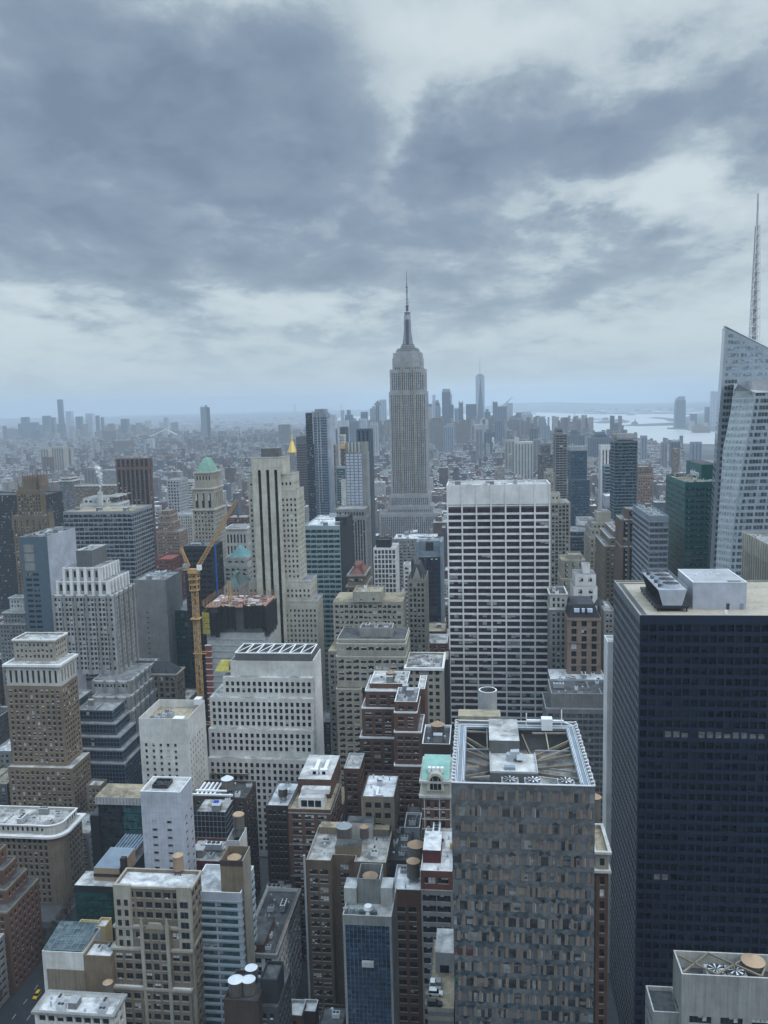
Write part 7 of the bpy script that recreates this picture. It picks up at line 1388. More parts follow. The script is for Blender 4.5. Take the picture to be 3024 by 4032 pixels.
W_ = [('grey slab with a dark cap touching the empire tower on its right', 105, 168, 840, 5200, 'light_grey', ((0, 1, 20, 'slate_blue'),)), ('slim pale stepped tower right of the empire tower', 172, 222, 760, 5500, 'lavender', ((.08, .85, 40, None),)),
 ('pale tower with irregular stacked floors right of the slim stepped one', 214, 278, 830, 4900, 'blue_grey', ((0, .9, 20, None), (.1, .7, 36, None))), ('broad shouldered dark glass tower with a frayed top', 298, 410, 640, 5300, 'slate_blue', ((.05, .95, 18, 'blue_grey'),)), ('narrow pale strip tower hugging the broad shouldered dark glass tower', 405, 429, 665, 5500, 'lavender', ()),
 ('slim dark block at the foot of the broad shouldered tower', 408, 451, 808, 5100, 'slate_blue', ()), ('short flat topped grey tower left of the slim dark crowned one', 460, 522, 855, 5300, 'blue_grey', ()), ('slim dark tower with small corner crowns', 518, 575, 780, 5200, 'slate_blue', ((0, .2, 8, None), (.8, 1, 8, None))),
 ('wide flat dark slab left of the tapering glass tower', 612, 750, 800, 5400, 'slate_blue', ()), ('rounded dark block right of the tapering glass tower', 855, 932, 900, 5300, 'slate_blue', ((.2, .7, 16, None),)), ('dark tower with a slanted spiky top right of the tapering glass tower', 962, 1026, 772, 5700, 'slate_blue', ((0, .15, 5, None),)),
 ('pale flat slab tower right of the pyramid topped pair', 1133, 1224, 785, 5800, 'lavender', ()), ('dark stepped block in front of the bay', 1253, 1358, 940, 5300, 'slate_blue', ((.15, .9, 14, None),)), ('pale pinkish tower with notched corners in front of the bay', 1340, 1485, 925, 5100, 'lavender', ((.0, .9, 12, None),)),
 ('low pinkish wing beside the notched pale tower', 1485, 1556, 1010, 5100, 'lavender', ()), ('slim grey tower standing against the bay with a thin roof plate', 1580, 1646, 972, 4700, 'blue_grey', ((-.02, 1.1, 5, None),)), ('small grey block beside the slim tower against the bay', 1640, 1702, 1072, 4700, 'blue_grey', ()),
 ('big dull brown block below the downtown towers, next to the empire tower', 135, 325, 1020, 4200, 'brown', ((.2, .8, 14, None),)), ('dull brown gabled block below the wide flat dark slab', 485, 655, 1060, 4300, 'brown', ((.25, .75, 18, None),)), ('pale terraced block under the tapering glass tower', 715, 905, 1065, 4500, 'light_grey', ((.45, 1, 24, None), (.6, .8, 36, None))), ('dull ribbed tower below the pale terraced block', 740, 830, 1125, 3300, 'grey', ()),
 ('long flat grey block left of the ribbed tower', 320, 450, 1085, 3900, 'blue_grey', ((.3, .9, 10, None),)), ('dark rounded block right of the terraced block', 850, 990, 1160, 3600, 'slate_blue', ((.2, .8, 10, None),)), ('mid blue tower between the brown gables and the bay', 985, 1085, 1010, 4600, 'slate_blue', ()), ('black cube like block near the right end of downtown', 1452, 1555, 1130, 3500, 'charcoal', ()), ('white colonnaded block in the mid distance right of the tapering tower', 1250, 1490, 1295, 2650, 'pale_stone', ((0, .25, 12, None),)), ('grey tower right of the white colonnade', 1490, 1590, 1260, 2750, 'grey', ()),
 ('tan corner block left of the white colonnade', 1120, 1250, 1270, 2900, 'limestone', ())]
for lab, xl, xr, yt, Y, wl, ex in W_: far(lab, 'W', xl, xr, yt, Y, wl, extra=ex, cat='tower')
def goldy():
    r, X0, X1, Z, D = far('dark tower with a small stone pyramid cap in the downtown cluster', 'W', 1028, 1147, 830, 5600, 'slate_blue'); mb = MB(); mb.frustum(rect(X0+20, X1-14, 5605, 5600+D-5), Z, rect(X0+95, X0+99, 5600+D/2, 5602+D/2), Z+60, 'light_grey'); mb.build('pyramid_roof', r)
goldy()
P_ = [('hazy tower with a broken stepped top left of the empire tower', 1478, 1566, 240, 5500, 'blue_grey', ((.4, .9, 14, None),)), ('tall hazy silver slab touching the left side of the empire tower', 1632, 1740, 96, 5700, 'lavender', ()), ('slim glassy tower alone against the bay left of downtown', 1000, 1055, 268, 5300, 'lavender', ()),
 ('dark twin stepped block against the bay left of downtown', 1070, 1192, 345, 5000, 'slate_blue', ((.25, .7, 28, None),)), ('pale brown flat topped block left of downtown', 1326, 1437, 320, 5000, 'slate_blue', ((0, 1, 8, None),)), ('long low dark blue block left of downtown', 1110, 1285, 445, 4600, 'slate_blue', ()), ('pale low block beneath the flat topped brown one', 1310, 1420, 410, 4700, 'lavender', ()), ('pair of pale cylindrical capped blocks left of the empire tower', 1482, 1602, 492, 3900, 'light_grey', ((.05, .4, 6, None), (.6, .95, 6, None))),
 ('reddish brown square block above the gold pyramid', -20, 150, 505, 4700, 'brown', ()), ('dull green grey block in front of the bay inlet', 915, 945, 568, 2400, 'blue_grey', ())]
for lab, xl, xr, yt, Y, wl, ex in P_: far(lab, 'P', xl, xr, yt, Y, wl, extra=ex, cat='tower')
def woolworth():
    r, X0, X1, Z, D = far('dark tower with a pointed green spire beside the hazy silver slab', 'P', 1566, 1630, 185, 5300, 'slate_blue'); m = (X0+X1)/2; zt = unproj(px_('P', 1598), py_('P', 112), 5300)[1]; mb = MB(); mb.frustum(rect(m-24, m+24, 5305, 5350), Z, rect(m-1.5, m+1.5, 5326, 5329), zt, 'slate_roof'); mb.build('spire', r)
woolworth()
R_ = [('second tower of the distant left skyline, notched and dark', 193, 251, 337, 6900), ('sloping dark tower right of the notched one', 272, 336, 387, 6900), ('broad dark tower left of the needle tower', 391, 451, 325, 6900), ('flat topped tower joined to the broad dark one', 450, 501, 340, 7000), ('pale flat tower right of the needle tower', 610, 663, 282, 6800), ('dark square tower further right of the needle tower', 702, 753, 332, 6800),
 ('dark topped pale tower in the left skyline', 795, 858, 303, 6900), ('slim round topped tower in the left skyline', 889, 918, 322, 7000), ('short slim tower at the right end of the left skyline', 938, 962, 338, 7000), ('wide faint block right of the left skyline', 1125, 1186, 354, 6400), ('tall pale slab by the left bridge', 1525, 1562, 340, 5600), ('broad dim brown block below the left skyline', 945, 1045, 468, 5200), ('thin dark tower at the far left end', 165, 190, 400, 6900), ('small dim tower at the very left edge', 20, 48, 420, 6800), ('dim pair of blocks under the needle tower', 530, 590, 400, 6600)]
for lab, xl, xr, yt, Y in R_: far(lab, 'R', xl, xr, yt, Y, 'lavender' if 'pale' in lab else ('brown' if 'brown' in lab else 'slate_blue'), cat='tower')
far('very thin dark needle tower, tallest of the far left skyline', 'R', 531, 572, 172, 6841, 'slate_blue')
for lab, xl, xr, yt, Y, k in (('leftmost of three tan apartment slabs in the left distance', 375, 450, 627, 3000, 'beige'), ('middle of three tan apartment slabs in the left distance', 478, 588, 617, 3100, 'beige'), ('rightmost of three tan apartment slabs in the left distance', 595, 658, 622, 3150, 'beige'), ('dull reddish slab in front of the tan apartment slabs', 388, 468, 712, 2700, 'brown_brick'), ('long row of brown apartment slabs in the left distance', 1050, 1200, 560, 4200, 'brown'), ('pale blue tower left of the white bridge cables', 1366, 1425, 540, 4400, 'lavender'), ('square pale block left of the pale blue tower', 1262, 1340, 590, 4200, 'blue_grey'), ('grey apartment slab above the steam plume', 780, 912, 812, 2000, 'grey')):
    far(lab, 'R', xl, xr, yt, Y, k, cat='apartment block', name='far_block')
def oms():
    r, X0, X1, Z, D = far('tall lonely glass slab with a black edge in the left distance', 'A', 1307, 1346, 168, 5234, 'blue_grey'); x = solveX(px_('A', 1368), 5240, 0) if False else X1; mb = MB(); mb.box(X1, X1+18, 5236, 5250, 0, Z-4, 'charcoal'); mb.box(X0+30, X1, 5240, 5252, Z, Z+9, 'charcoal'); mb.build('black_edge', r)
oms()
for lab, c, xl, xr, yt, Y, k, ex in (('terraced dark block on the near river shore', 'Q', 322, 480, 385, 3700, 'slate_blue', ((.1, .8, 14, None), (.25, .6, 24, None))), ('large mound shaped terraced block on the near river shore', 'Q', 528, 745, 410, 3500, 'slate_blue', ((.1, .85, 12, None), (.25, .7, 22, None))), ('square grey block on the shore right of the balcony tower', 'Q', 1010, 1064, 398, 3300, 'blue_grey', ((-.03, 1.03, 3, 'light_grey'),)), ('pale spired block near the right shore', 'Q', 1200, 1252, 450, 3000, 'grey', ((.3, .7, 14, None),)), ('dark block near the right shore', 'Q', 1285, 1372, 447, 3050, 'slate_blue', ()), ('pale glass block near the right shore', 'Q', 1480, 1575, 450, 3000, 'blue_grey', ()),
    ('low dark tower on the far shore right of the rounded tower', 'Q', 1470, 1528, 188, 6900, 'slate_blue', ()), ('dark blue tower by the crystalline tower on the far shore', 'T', 568, 648, 1300, 6700, 'slate_blue', ()), ('tall two tone tower on the far shore touching the crystalline tower', 'T', 655, 745, 1070, 6600, 'lavender', ()), ('low pink brick row on the far shore', 'T', 415, 640, 1575, 5700, 'salmon', ((.3, .6, 10, None),)), ('pale warehouse on the far shore', 'T', 340, 412, 1510, 6000, 'light_grey', ()), ('low pinkish warehouse beside the crystalline tower on the far shore', 'T', 550, 600, 1530, 5900, 'light_grey', ())):
    far(lab, c, xl, xr, yt, Y, k, extra=ex, cat='tower')
def goldman():
    Y = 6600; z = lambda y: unproj(2690, py_('T', y), Y)[1]; x = lambda v: solveX(px_('T', v), Y, 150); root = empty('far_tower', ((x(133)+x(283))/2, Y+30, 0), 'tall rounded blue glass tower standing by itself across the river', 'skyscraper')
    mb = MB(); prof = [(1615, 133, 283), (1400, 135, 283), (1230, 142, 280), (1195, 150, 276)]; a = prof[0]
    for b in prof[1:]: mb.frustum(rect(x(a[1]), x(a[2]), Y, Y+60), max(0, z(a[0])) if a is not prof[0] else 0, rect(x(b[1]), x(b[2]), Y+1, Y+59), z(b[0]), 'slate_blue'); a = b
    mb.box(x(188), x(271), Y+4, Y+50, z(1195), z(1145), 'blue_grey'); mb.box(x(153), x(188), Y+8, Y+50, z(1195), z(1165), 'blue_grey'); mb.build('wall', root)
    BL.append(dict(root=root, pts=rect(x(133), x(283), Y, Y+60), z=0, sd='', rng=None, clutter=0, tank=0, tiers=[dict(pts=rect(x(133), x(283), Y, Y+60), z0=0, z1=200)]))
goldman()
# ================================================================== GROUND, WATER, HILLS
PAL['ground'] = [(.10, .105, .10), dict(var=.35, scale=.01, rough=.95)]
PAL['land_far'] = [(.05, .055, .055), dict(var=.5, scale=.004, rough=.95, col2=(.11, .11, .11))]
PAL['water'] = [(.50, .52, .51), dict(var=.06, scale=.002, rough=.3, spec=.5)]
PAL['hill'] = [(.05, .065, .06), dict(var=.35, scale=.002)]
def disc(name, r0, z, k, n=96):
    mb = MB(); mb.poly([(r0*math.cos(2*math.pi*i/n), 500+r0*math.sin(2*math.pi*i/n), z) for i in range(n)], k); o = mb.build(name); o['kind'] = 'structure'; return o
disc('ground', 30000, 0, 'land_far'); 
def sheet(name, pts, z, k, thick=0.0, kind='structure', off=0.0):
    mb = MB()
    if thick: mb.prism(pts, off, z, k)
    else: mb.poly([(p[0], p[1], z) for p in pts], k)
    o = mb.build(name); o['kind'] = kind; return o
def gp(c, l): return [onground(px_(c, x), py_(c, y)) for x, y in l]
def ccw(p): 
    a = sum(p[i][0]*p[(i+1) % len(p)][1]-p[(i+1) % len(p)][0]*p[i][1] for i in range(len(p))); return p if a > 0 else p[::-1]
WATER = gp('S', [(1290, 1668), (1500, 1690), (1750, 1700), (2000, 1706), (2100, 1716), (2290, 1729), (2416, 1740), (2606, 1745), (2800, 1749), (3060, 1756), (3060, 1672), (2800, 1642), (2660, 1630), (2480, 1631), (2350, 1631), (2260, 1628), (2150, 1624), (2050, 1623), (1880, 1625), (1700, 1629), (1560, 1632), (1440, 1632), (1380, 1633), (1330, 1645)])
sheet('water', ccw(WATER), .5, 'water')
sheet('water', ccw(gp('P', [(150, 600), (300, 585), (432, 570), (432, 665), (330, 650), (160, 655)])), .5, 'water'); sheet('water', ccw(gp('P', [(130, 462), (425, 440), (428, 476), (150, 486)])), .5, 'water')
sheet('water', ccw(gp('P', [(735, 338), (1000, 330), (1000, 352), (735, 352)])), .5, 'water'); sheet('water', ccw(gp('R', [(158, 598), (190, 588), (193, 655), (166, 652)])), .5, 'water'); sheet('water', ccw(gp('R', [(30, 568), (155, 566), (160, 582), (40, 584)])), .5, 'water')
sheet('island', ccw(gp('Q', [(303, 247), (340, 238), (430, 232), (520, 234), (637, 236), (620, 243), (500, 247), (420, 251)])), 3, 'hill', 3); sheet('island', ccw(gp('Q', [(560, 268), (650, 256), (860, 252), (905, 262), (870, 272), (700, 277), (610, 277)])), 4, 'hill', 4)
sheet('pier', ccw(gp('Q', [(808, 300), (900, 292), (1340, 272), (1345, 296), (1000, 304)])), 4, 'hill', 4); sheet('shore', ccw(gp('Q', [(1078, 226), (1150, 222), (1345, 238), (1345, 262), (1265, 258), (1220, 240)])), 4, 'hill', 4)
sheet('shore', ccw(gp('Q', [(1340, 234), (1340, 322), (1250, 322), (1250, 330), (1420, 336), (1450, 344), (1659, 352), (1900, 366), (1900, 205), (1640, 208), (1450, 214)])), 4, 'hill', 4)
for a, b in (((340, 238), 14), ((650, 250), 12), ((1150, 236), 10)):
    pass
def far_objects():
    Y = 9456; X, _ = unproj(2263, 1652, Y); b = unproj(2263, 1653, Y)[1]; t = unproj(2263, 1626, Y)[1]; b = max(b, 3)
    root = empty('statue', (X, Y, 0), 'tiny green statue with raised torch on a stone pedestal on an island', 'statue'); mb = MB(); mb.frustum(rect(X-16, X+16, Y-16, Y+16), 3, rect(X-9, X+9, Y-9, Y+9), 47, 'hill'); mb.build('pedestal', root)
    mb = MB(); mb.cyl(X, Y, 47, 78, 6, 3.4, 'green_copper', n=8); mb.cyl(X, Y, 78, 84, 2.6, 2.0, 'green_copper', n=8); mb.beam((X-3, Y, 76), (X-5.5, Y, 93), 2.2, 'green_copper'); mb.build('figure', root)
    for lab, c, x0, x1, y, Yq, h, k in (('old fort like museum block on the second island', 'Q', 640, 720, 250, None, 26, 'brown'), ('low trees and sheds on the second island', 'Q', 735, 880, 256, None, 13, 'hill'), ('dark wooded rise on the first island', 'Q', 430, 520, 236, None, 16, 'hill'), ('old terminal with a clock spire on the pier', 'Q', 920, 990, 290, None, 22, 'brown')):
        X0, Y0 = onground(px_(c, x0), py_(c, y)); X1, _ = onground(px_(c, x1), py_(c, y)); mb = MB(); mb.frustum(rect(X0, X1, Y0, Y0+60), 3, rect(X0+(X1-X0)*.2, X1-(X1-X0)*.2, Y0+10, Y0+50), 3+h, k); o = mb.build('far_building'); tagit(o, lab, 'building')
        if 'spire' in lab: m2 = MB(); m2.frustum(rect((X0+X1)/2-5, (X0+X1)/2+5, Y0+8, Y0+18), 20, rect((X0+X1)/2-1, (X0+X1)/2+1, Y0+12, Y0+14), 62, 'brown'); q = m2.build('spire'); q.parent = o
    for i, (lab, c, x, y, L_) in enumerate((('long orange ferry with a white wake on the bay', 'Q', 315, 307, 95), ('small dark barge on the far bay', 'Q', 910, 202, 120), ('tiny tug near the left end of the bay', 'Q', 10, 190, 60))):
        X, Yb = onground(px_(c, x), py_(c, y)); root = empty('ferry', (X, Yb, .5), lab, 'boat'); mb = MB(); mb.frustum(rect(X-L_/2, X+L_/2, Yb-9, Yb+9), .5, rect(X-L_/2-3, X+L_/2+3, Yb-10, Yb+10), 7, 'brown'); mb.build('hull', root); mb = MB(); mb.box(X-L_*.35, X+L_*.35, Yb-7, Yb+7, 7, 14, 'rust_brick' if i == 0 else 'mid_grey'); mb.build('cabin', root)
    X, Yb = onground(px_('Q', 350), py_('Q', 314)); X2, Y2 = onground(px_('Q', 560), py_('Q', 328)); mb = MB(); mb.poly([(X, Yb-6, .8), (X2, Y2-45, .8), (X2, Y2+25, .8), (X, Yb+6, .8)], 'coping_white'); o = mb.build('wake'); o['kind'] = 'structure'
    # long suspension bridge at the horizon
    Yv = 17400; root = empty('suspension_bridge', (unproj(1250, 1625, Yv)[0], Yv, 0), 'faint long suspension bridge with two tall towers on the horizon', 'bridge'); tops = []
    for px in (1159, 1343):
        X, zt = unproj(px, 1593, Yv); mb = MB(); 
        for s in (-1, 1): mb.box(X+s*13-6, X+s*13+6, Yv, Yv+20, 0, zt, 'blue_grey')
        for zz in (zt-14, zt*.6): mb.box(X-13, X+13, Yv+4, Yv+16, zz, zz+10, 'blue_grey')
        mb.build('tower', root); tops.append((X, zt))
    mb = MB(); xa, za = unproj(1130, 1627, Yv); xb, zb = unproj(1456, 1620, Yv); zd = 78
    mb.box(tops[0][0]-900, tops[1][0]+900, Yv, Yv+20, zd, zd+9, 'blue_grey'); mb.build('deck', root); mb = MB(); n = 24
    def cz(t): return zd+14+(tops[0][1]-zd-14)*(2*t-1)**2
    for i in range(n): mb.beam((tops[0][0]+(tops[1][0]-tops[0][0])*i/n, Yv+10, cz(i/n)), (tops[0][0]+(tops[1][0]-tops[0][0])*(i+1)/n, Yv+10, cz((i+1)/n)), 3, 'blue_grey')
    mb.beam((tops[0][0], Yv+10, tops[0][1]), (tops[0][0]-800, Yv+10, zd), 3, 'blue_grey'); mb.beam((tops[1][0], Yv+10, tops[1][1]), (tops[1][0]+800, Yv+10, zd), 3, 'blue_grey'); mb.build('cable', root)
    # white cabled bridge to the left
    Yw = 5300; mb = MB(); root = empty('suspension_bridge', (unproj(1000, 1690, Yw)[0], Yw, 0), 'pale bridge tower with white cables in the left distance', 'bridge'); a = unproj(px_('R', 1545), py_('R', 450), Yw); b = unproj(px_('R', 1659), py_('R', 505), Yw); c = unproj(px_('R', 1390), py_('R', 520), Yw)
    for s in (0, 14): mb.beam((a[0], Yw+s, a[1]), (b[0], Yw+s, b[1]), 3, 'coping_white'); mb.beam((a[0], Yw+s, a[1]), (c[0], Yw+s, c[1]), 3, 'coping_white')
    mb.build('cable', root); mb = MB(); mb.box(a[0]-6, a[0]+6, Yw, Yw+16, 0, a[1]+4, 'light_grey'); mb.build('tower', root)
far_objects()
def ridge():
    prof = [(-100, 1648), (300, 1646), (600, 1640), (900, 1634), (1150, 1628), (1450, 1616), (1680, 1608), (1736, 1605), (1830, 1603), (1909, 1600), (1969, 1593), (2020, 1589), (2072, 1585), (2150, 1583), (2227, 1584), (2353, 1588), (2480, 1590), (2648, 1591), (2800, 1592), (3100, 1592)]
    mb = MB(); Yc, rng = 19000, random.Random(3); rows = [[], [], [], []]
    for i in range(len(prof)-1):
        (x0, y0), (x1, y1) = prof[i], prof[i+1]; n = max(1, int((x1-x0)/25))
        for j in range(n):
            t = j/n; X, Z = unproj(x0+(x1-x0)*t, y0+(y1-y0)*t, Yc); Z = max(8, Z+rng.uniform(-6, 6)); f = 15200/Yc
            rows[0].append((X*f, 15200, -.5)); rows[1].append((X*.92, Yc-1800, Z*.7)); rows[2].append((X, Yc, Z)); rows[3].append((X*1.3, 24500, -.5))
    n = len(rows[0]); vs = sum(rows, []); fs = []
    for r_ in range(3):
        for i in range(n-1): fs.append((r_*n+i, r_*n+i+1, (r_+1)*n+i+1, (r_+1)*n+i))
    mb.mesh(vs, fs, 'hill'); o = mb.build('hills', smooth=True); o['kind'] = 'structure'
    # white storage tanks and sheds along the far right shore
    mb = MB(); rng = random.Random(5)
    for i in range(160):
        px = rng.uniform(2330, 2860); py = rng.uniform(1606, 1626)+0*(px-2330)/500; X, Yq = onground(px, py+4); w = rng.uniform(60, 260); mb.box(X-w/2, X+w/2, Yq, Yq+60, 0, rng.uniform(8, 16), rng.choice(['coping_white', 'light_grey', 'light_grey', 'mid_grey']))
    for (a, b, y) in ((568, 690, 176), (490, 522, 184)): 
        X0, Yq = onground(px_('Q', a), py_('Q', y)); X1, _ = onground(px_('Q', b), py_('Q', y)); mb.box(X0, X1, Yq, Yq+80, 0, 34 if a > 500 else 14, 'coping_white')
    o = mb.build('far_sheds'); o['kind'] = 'stuff'; o['label'] = 'white sheds and tanks along the far right shore'; 
ridge()
# ================================================================== THE STREET GRID: filler blocks
def near_rects():
    out = []
    for b in BL:
        for t in b['tiers'][:1]:
            xs = [p[0] for p in t['pts']]; ys = [p[1] for p in t['pts']]; out.append((min(xs), max(xs), min(ys), max(ys)))
    return out
B('low_building', 'low house with a plain grey roof deck below the tan rimmed brick building', 'building', 'd', [(690, 868, 1500, 0, ('y', 1310), {})], 262, None, wall='brown_brick', sty='punch_s', roof='roof_pale', cop='light_grey', clutter=2, sd='low house with grey deck', maxw=0)
B('low_building', 'low house with a raised flat pale canopy roof left of the slim blue hotel', 'building', 'd', [(862, 1030, 1452, 0, ('y', 1340), {})], 266, None, wall='dark_brick', sty='none', roof='roof_pale', cop='light_grey', clutter=0, maxw=0)
B('low_building', 'low dark roofed yard building touching the slim blue hotel', 'building', 'd', [(1060, 1350, 1640, 0, ('y', 1370), {})], 258, None, wall='dark_brick', sty='none', roof='roof_dark', clutter=1.5, sd='low yard building', maxw=0)
RECTS = near_rects()+[(-230, -160, 488, 545)]
def pixbox(b):
    r = []
    for t in b['tiers']:
        pp = [proj((p[0], p[1], z)) for p in t['pts'] for z in (t['z0'], t['z1'])]
        if any(q is None for q in pp): continue
        r.append((min(q[0] for q in pp), max(q[0] for q in pp), min(q[1] for q in pp), 1e9, min(p[1] for p in t['pts'])))
    return r
PB = [q for b in BL for q in pixbox(b)]
def hidden(x0, x1, y0, y1, z):
    pp = [proj((x, y, zz)) for x in (x0, x1) for y in (y0, y1) for zz in (z,)]
    if any(q is None for q in pp): return True
    a, b, c, d = min(q[0] for q in pp), max(q[0] for q in pp), min(q[1] for q in pp), max(q[1] for q in pp)
    if b < -30 or a > 3054 or c > 4060: return True
    for (l, r, t, _, yy) in PB:
        if yy < y0 and l+2 < a and b < r-2 and t+4 < c: return True
    return False
def free(x0, x1, y0, y1, m=1.0):
    for (a, b, c, d) in RECTS:
        if x0 < b+m and x1 > a-m and y0 < d+m and y1 > c-m: return False
    return True
AVE = [(-203, -177), (122, 152), (-352, -330), (-500, -460), (-620, -595), (-770, -740), (385, 415), (640, 670), (900, 930)]
# nearby low-rise infill between the named buildings
def infill():
    rng = random.Random(12); walls = ['brown_brick', 'dark_brick', 'tan_brick', 'grey_stone', 'mid_grey', 'red_brick', 'limestone', 'tan', 'pale_stone', 'grey']; roofs = ['roof_dark', 'roof_mixed', 'roof_white', 'roof_grey', 'roof_pale', 'roof_tan']
    words = {'brown_brick': 'brown brick', 'dark_brick': 'dark brick', 'tan_brick': 'tan brick', 'grey_stone': 'grey stone', 'mid_grey': 'dark grey', 'red_brick': 'red brick', 'limestone': 'pale stone', 'tan': 'tan', 'pale_stone': 'light stone', 'grey': 'grey'}; rw = {'roof_dark': 'black', 'roof_mixed': 'blotchy', 'roof_white': 'white', 'roof_grey': 'grey', 'roof_pale': 'pale', 'roof_tan': 'tan'}
    n = 0
    y = 214
    while y < 980:
        d = 30; row = y
        x = -460
        while x < 330:
            w = rng.uniform(9, 24); x0, x1, y0, y1 = x, x+w-.3, y+rng.uniform(0, 2), y+d+rng.uniform(-5, 2); x += w
            if any(x0 < b and x1 > a for a, b in AVE): continue
            hmax = 22 if y < 320 else (30 if y < 480 else 42 if y < 650 else 60)
            if x0 > 40 and y < 560: hmax = 20
            h = rng.uniform(hmax*.45, hmax)
            if not free(x0, x1, y0, y1): continue
            if hidden(x0, x1, y0, y1, h): continue
            k = rng.choice(walls); rf = rng.choice(roofs)
            near = nearest(x0, y0)
            building('low_building', '%s low house with a %s roof %s' % (words[k], rw[rf], near), 'building', [dict(pts=rect(x0, x1, y0, y1), z0=0, z1=h)], wall=k, sty=rng.choice(['punch', 'punch_s', 'punch2', 'punch']), roof=rf, cop=rng.choice([None, 'light_grey', 'coping_white', 'tan']), clutter=.9 if y < 500 else .4, sd='%s low house %s' % (words[k], near), maxw=20 if y < 420 else 0, group='low houses between the towers'); n += 1
        y += 40.2
    print('infill', n)
def nearest(x, y):
    best = None
    for b in BL[:NB]:
        if not b['sd']: continue
        p = b['pts'][0]; d = (p[0]-x)**2+(p[1]-y)**2
        if best is None or d < best[0]: best = (d, b['sd'], p)
    s = best[1]; return ('behind the ' if y > best[2][1]+6 else 'near the ')+s
NB = len(BL)
infill()
PB = [q for b in BL for q in pixbox(b)]
def city():
    rng = random.Random(21); boxes = []
    cols = [(.24, .20, .18), (.13, .085, .075), (.36, .34, .32), (.16, .145, .15), (.07, .065, .07), (.28, .26, .24), (.14, .07, .06), (.44, .43, .41), (.09, .11, .14), (.20, .15, .12), (.11, .08, .075)]
    roofs = [(.36, .37, .39), (.52, .53, .54), (.25, .25, .26), (.12, .12, .13), (.40, .40, .40), (.62, .62, .62)]
    def inwater(x, y):
        c = False; P_ = WATER; j = len(P_)-1
        for i in range(len(P_)):
            if (P_[i][1] > y) != (P_[j][1] > y) and x < (P_[j][0]-P_[i][0])*(y-P_[i][1])/(P_[j][1]-P_[i][1])+P_[i][0]: c = not c
            j = i
        return c
    y = 985.0
    while y < 15500:
        st = 1 if y < 6300 else (2.2 if y < 9500 else 4.0)
        d = 28*st; x = -y*.60-200; xe = y*.36+150; zone = 0 if y < 1500 else 1 if y < 2300 else 2 if y < 4600 else 3
        while x < xe:
            w = rng.uniform(9, 26)*st; x0, x1 = x, x+w-.5; x += w+(0 if rng.random() < .82 else 12*st); cx, cy = (x0+x1)/2, y+d/2
            if x1-x0 < 4: continue
            q = proj((cx, cy, 10)); 
            if q is None or q[0] < -40 or q[0] > 3064: continue
            if inwater(cx, cy): continue
            man = cx > -1500-(max(0, y-2500)*.35) and y < 6400
            r = rng.random()
            if zone == 0: h = rng.uniform(28, 62) if r < .85 else rng.uniform(60, 95)
            elif zone == 1: h = rng.uniform(16, 48) if r < .93 else rng.uniform(50, 88)
            elif zone == 2: h = rng.uniform(12, 24) if r < .90 else rng.uniform(26, 52) if r < .99 else rng.uniform(50, 75)
            else: h = rng.uniform(12, 36) if r < .8 else rng.uniform(36, 75)
            if 4700 < y < 6000 and -1000 < cx < 800 and rng.random() < .3: h = rng.uniform(60, 150)
            if not man: h = rng.uniform(8, 17) if r < .95 else rng.uniform(20, 52)
            if man and zone >= 2 and cx < -900 and rng.random() < .06: h = rng.uniform(38, 58)
            if y > 6600: h = rng.uniform(7, 15) if r < .97 else rng.uniform(20, 48)
            if 6300 < y < 7600 and -4600 < cx < -2700 and rng.random() < .12: h = rng.uniform(50, 140)
            if cx > 380 and 2700 < y < 4300: h = rng.uniform(8, 15)
            y0, y1 = y+rng.uniform(0, 3), y+d*rng.uniform(.75, 1.0)
            if man and any(x0 < b and x1 > a for a, b in AVE): continue
            if y < 6500 and not free(x0, x1, y0, y1, 0): continue
            if hidden(x0, x1, y0, y1, h): continue
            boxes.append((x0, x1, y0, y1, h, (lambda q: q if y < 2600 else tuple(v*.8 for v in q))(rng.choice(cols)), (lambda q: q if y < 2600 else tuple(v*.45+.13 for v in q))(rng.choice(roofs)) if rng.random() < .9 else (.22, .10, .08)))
        y += 40.2*st if int(y/40.2) % 2 else 40.2*st*(1.0)
    # the biggest of them in the picture stay single buildings
    def size(b):
        q = proj(((b[0]+b[1])/2, b[2], b[4])); return (b[1]-b[0])*b[4]/q[2]**2
    boxes.sort(key=lambda b: -size(b)); ind = boxes[:250]; rest = boxes[250:]
    print('city boxes', len(boxes))
    # material: wall/roof colours stored on the faces, window grid worked out from position
    m = bpy.data.materials.new('city_block'); m.use_nodes = True; nt = m.node_tree; L = nt.links; b = nt.nodes['Principled BSDF']; setin(b, Roughness=.85)
    at = N(nt, 'ShaderNodeAttribute'); at.attribute_name = 'tone'; g = N(nt, 'ShaderNodeNewGeometry'); sp = N(nt, 'ShaderNodeSeparateXYZ'); L.new(g.outputs['Position'], sp.inputs[0]); sn = N(nt, 'ShaderNodeSeparateXYZ'); L.new(g.outputs['Normal'], sn.inputs[0])
    def mt(op, a, b_=None): 
        n = N(nt, 'ShaderNodeMath', operation=op)
        for i, v in enumerate((a, b_)):
            if v is None: continue
            if isinstance(v, (int, float)): n.inputs[i].default_value = v
            else: L.new(v, n.inputs[i])
        return n.outputs[0]
    u = mt('ADD', mt('MULTIPLY', sp.outputs[0], mt('ABSOLUTE', sn.outputs[1])), mt('MULTIPLY', sp.outputs[1], mt('ABSOLUTE', sn.outputs[0])))
    wu = mt('LESS_THAN', mt('FRACT', mt('DIVIDE', u, 3.1)), .48); wz = mt('LESS_THAN', mt('FRACT', mt('DIVIDE', sp.outputs[2], 3.4)), .55); wall = mt('LESS_THAN', mt('ABSOLUTE', sn.outputs[2]), .5)
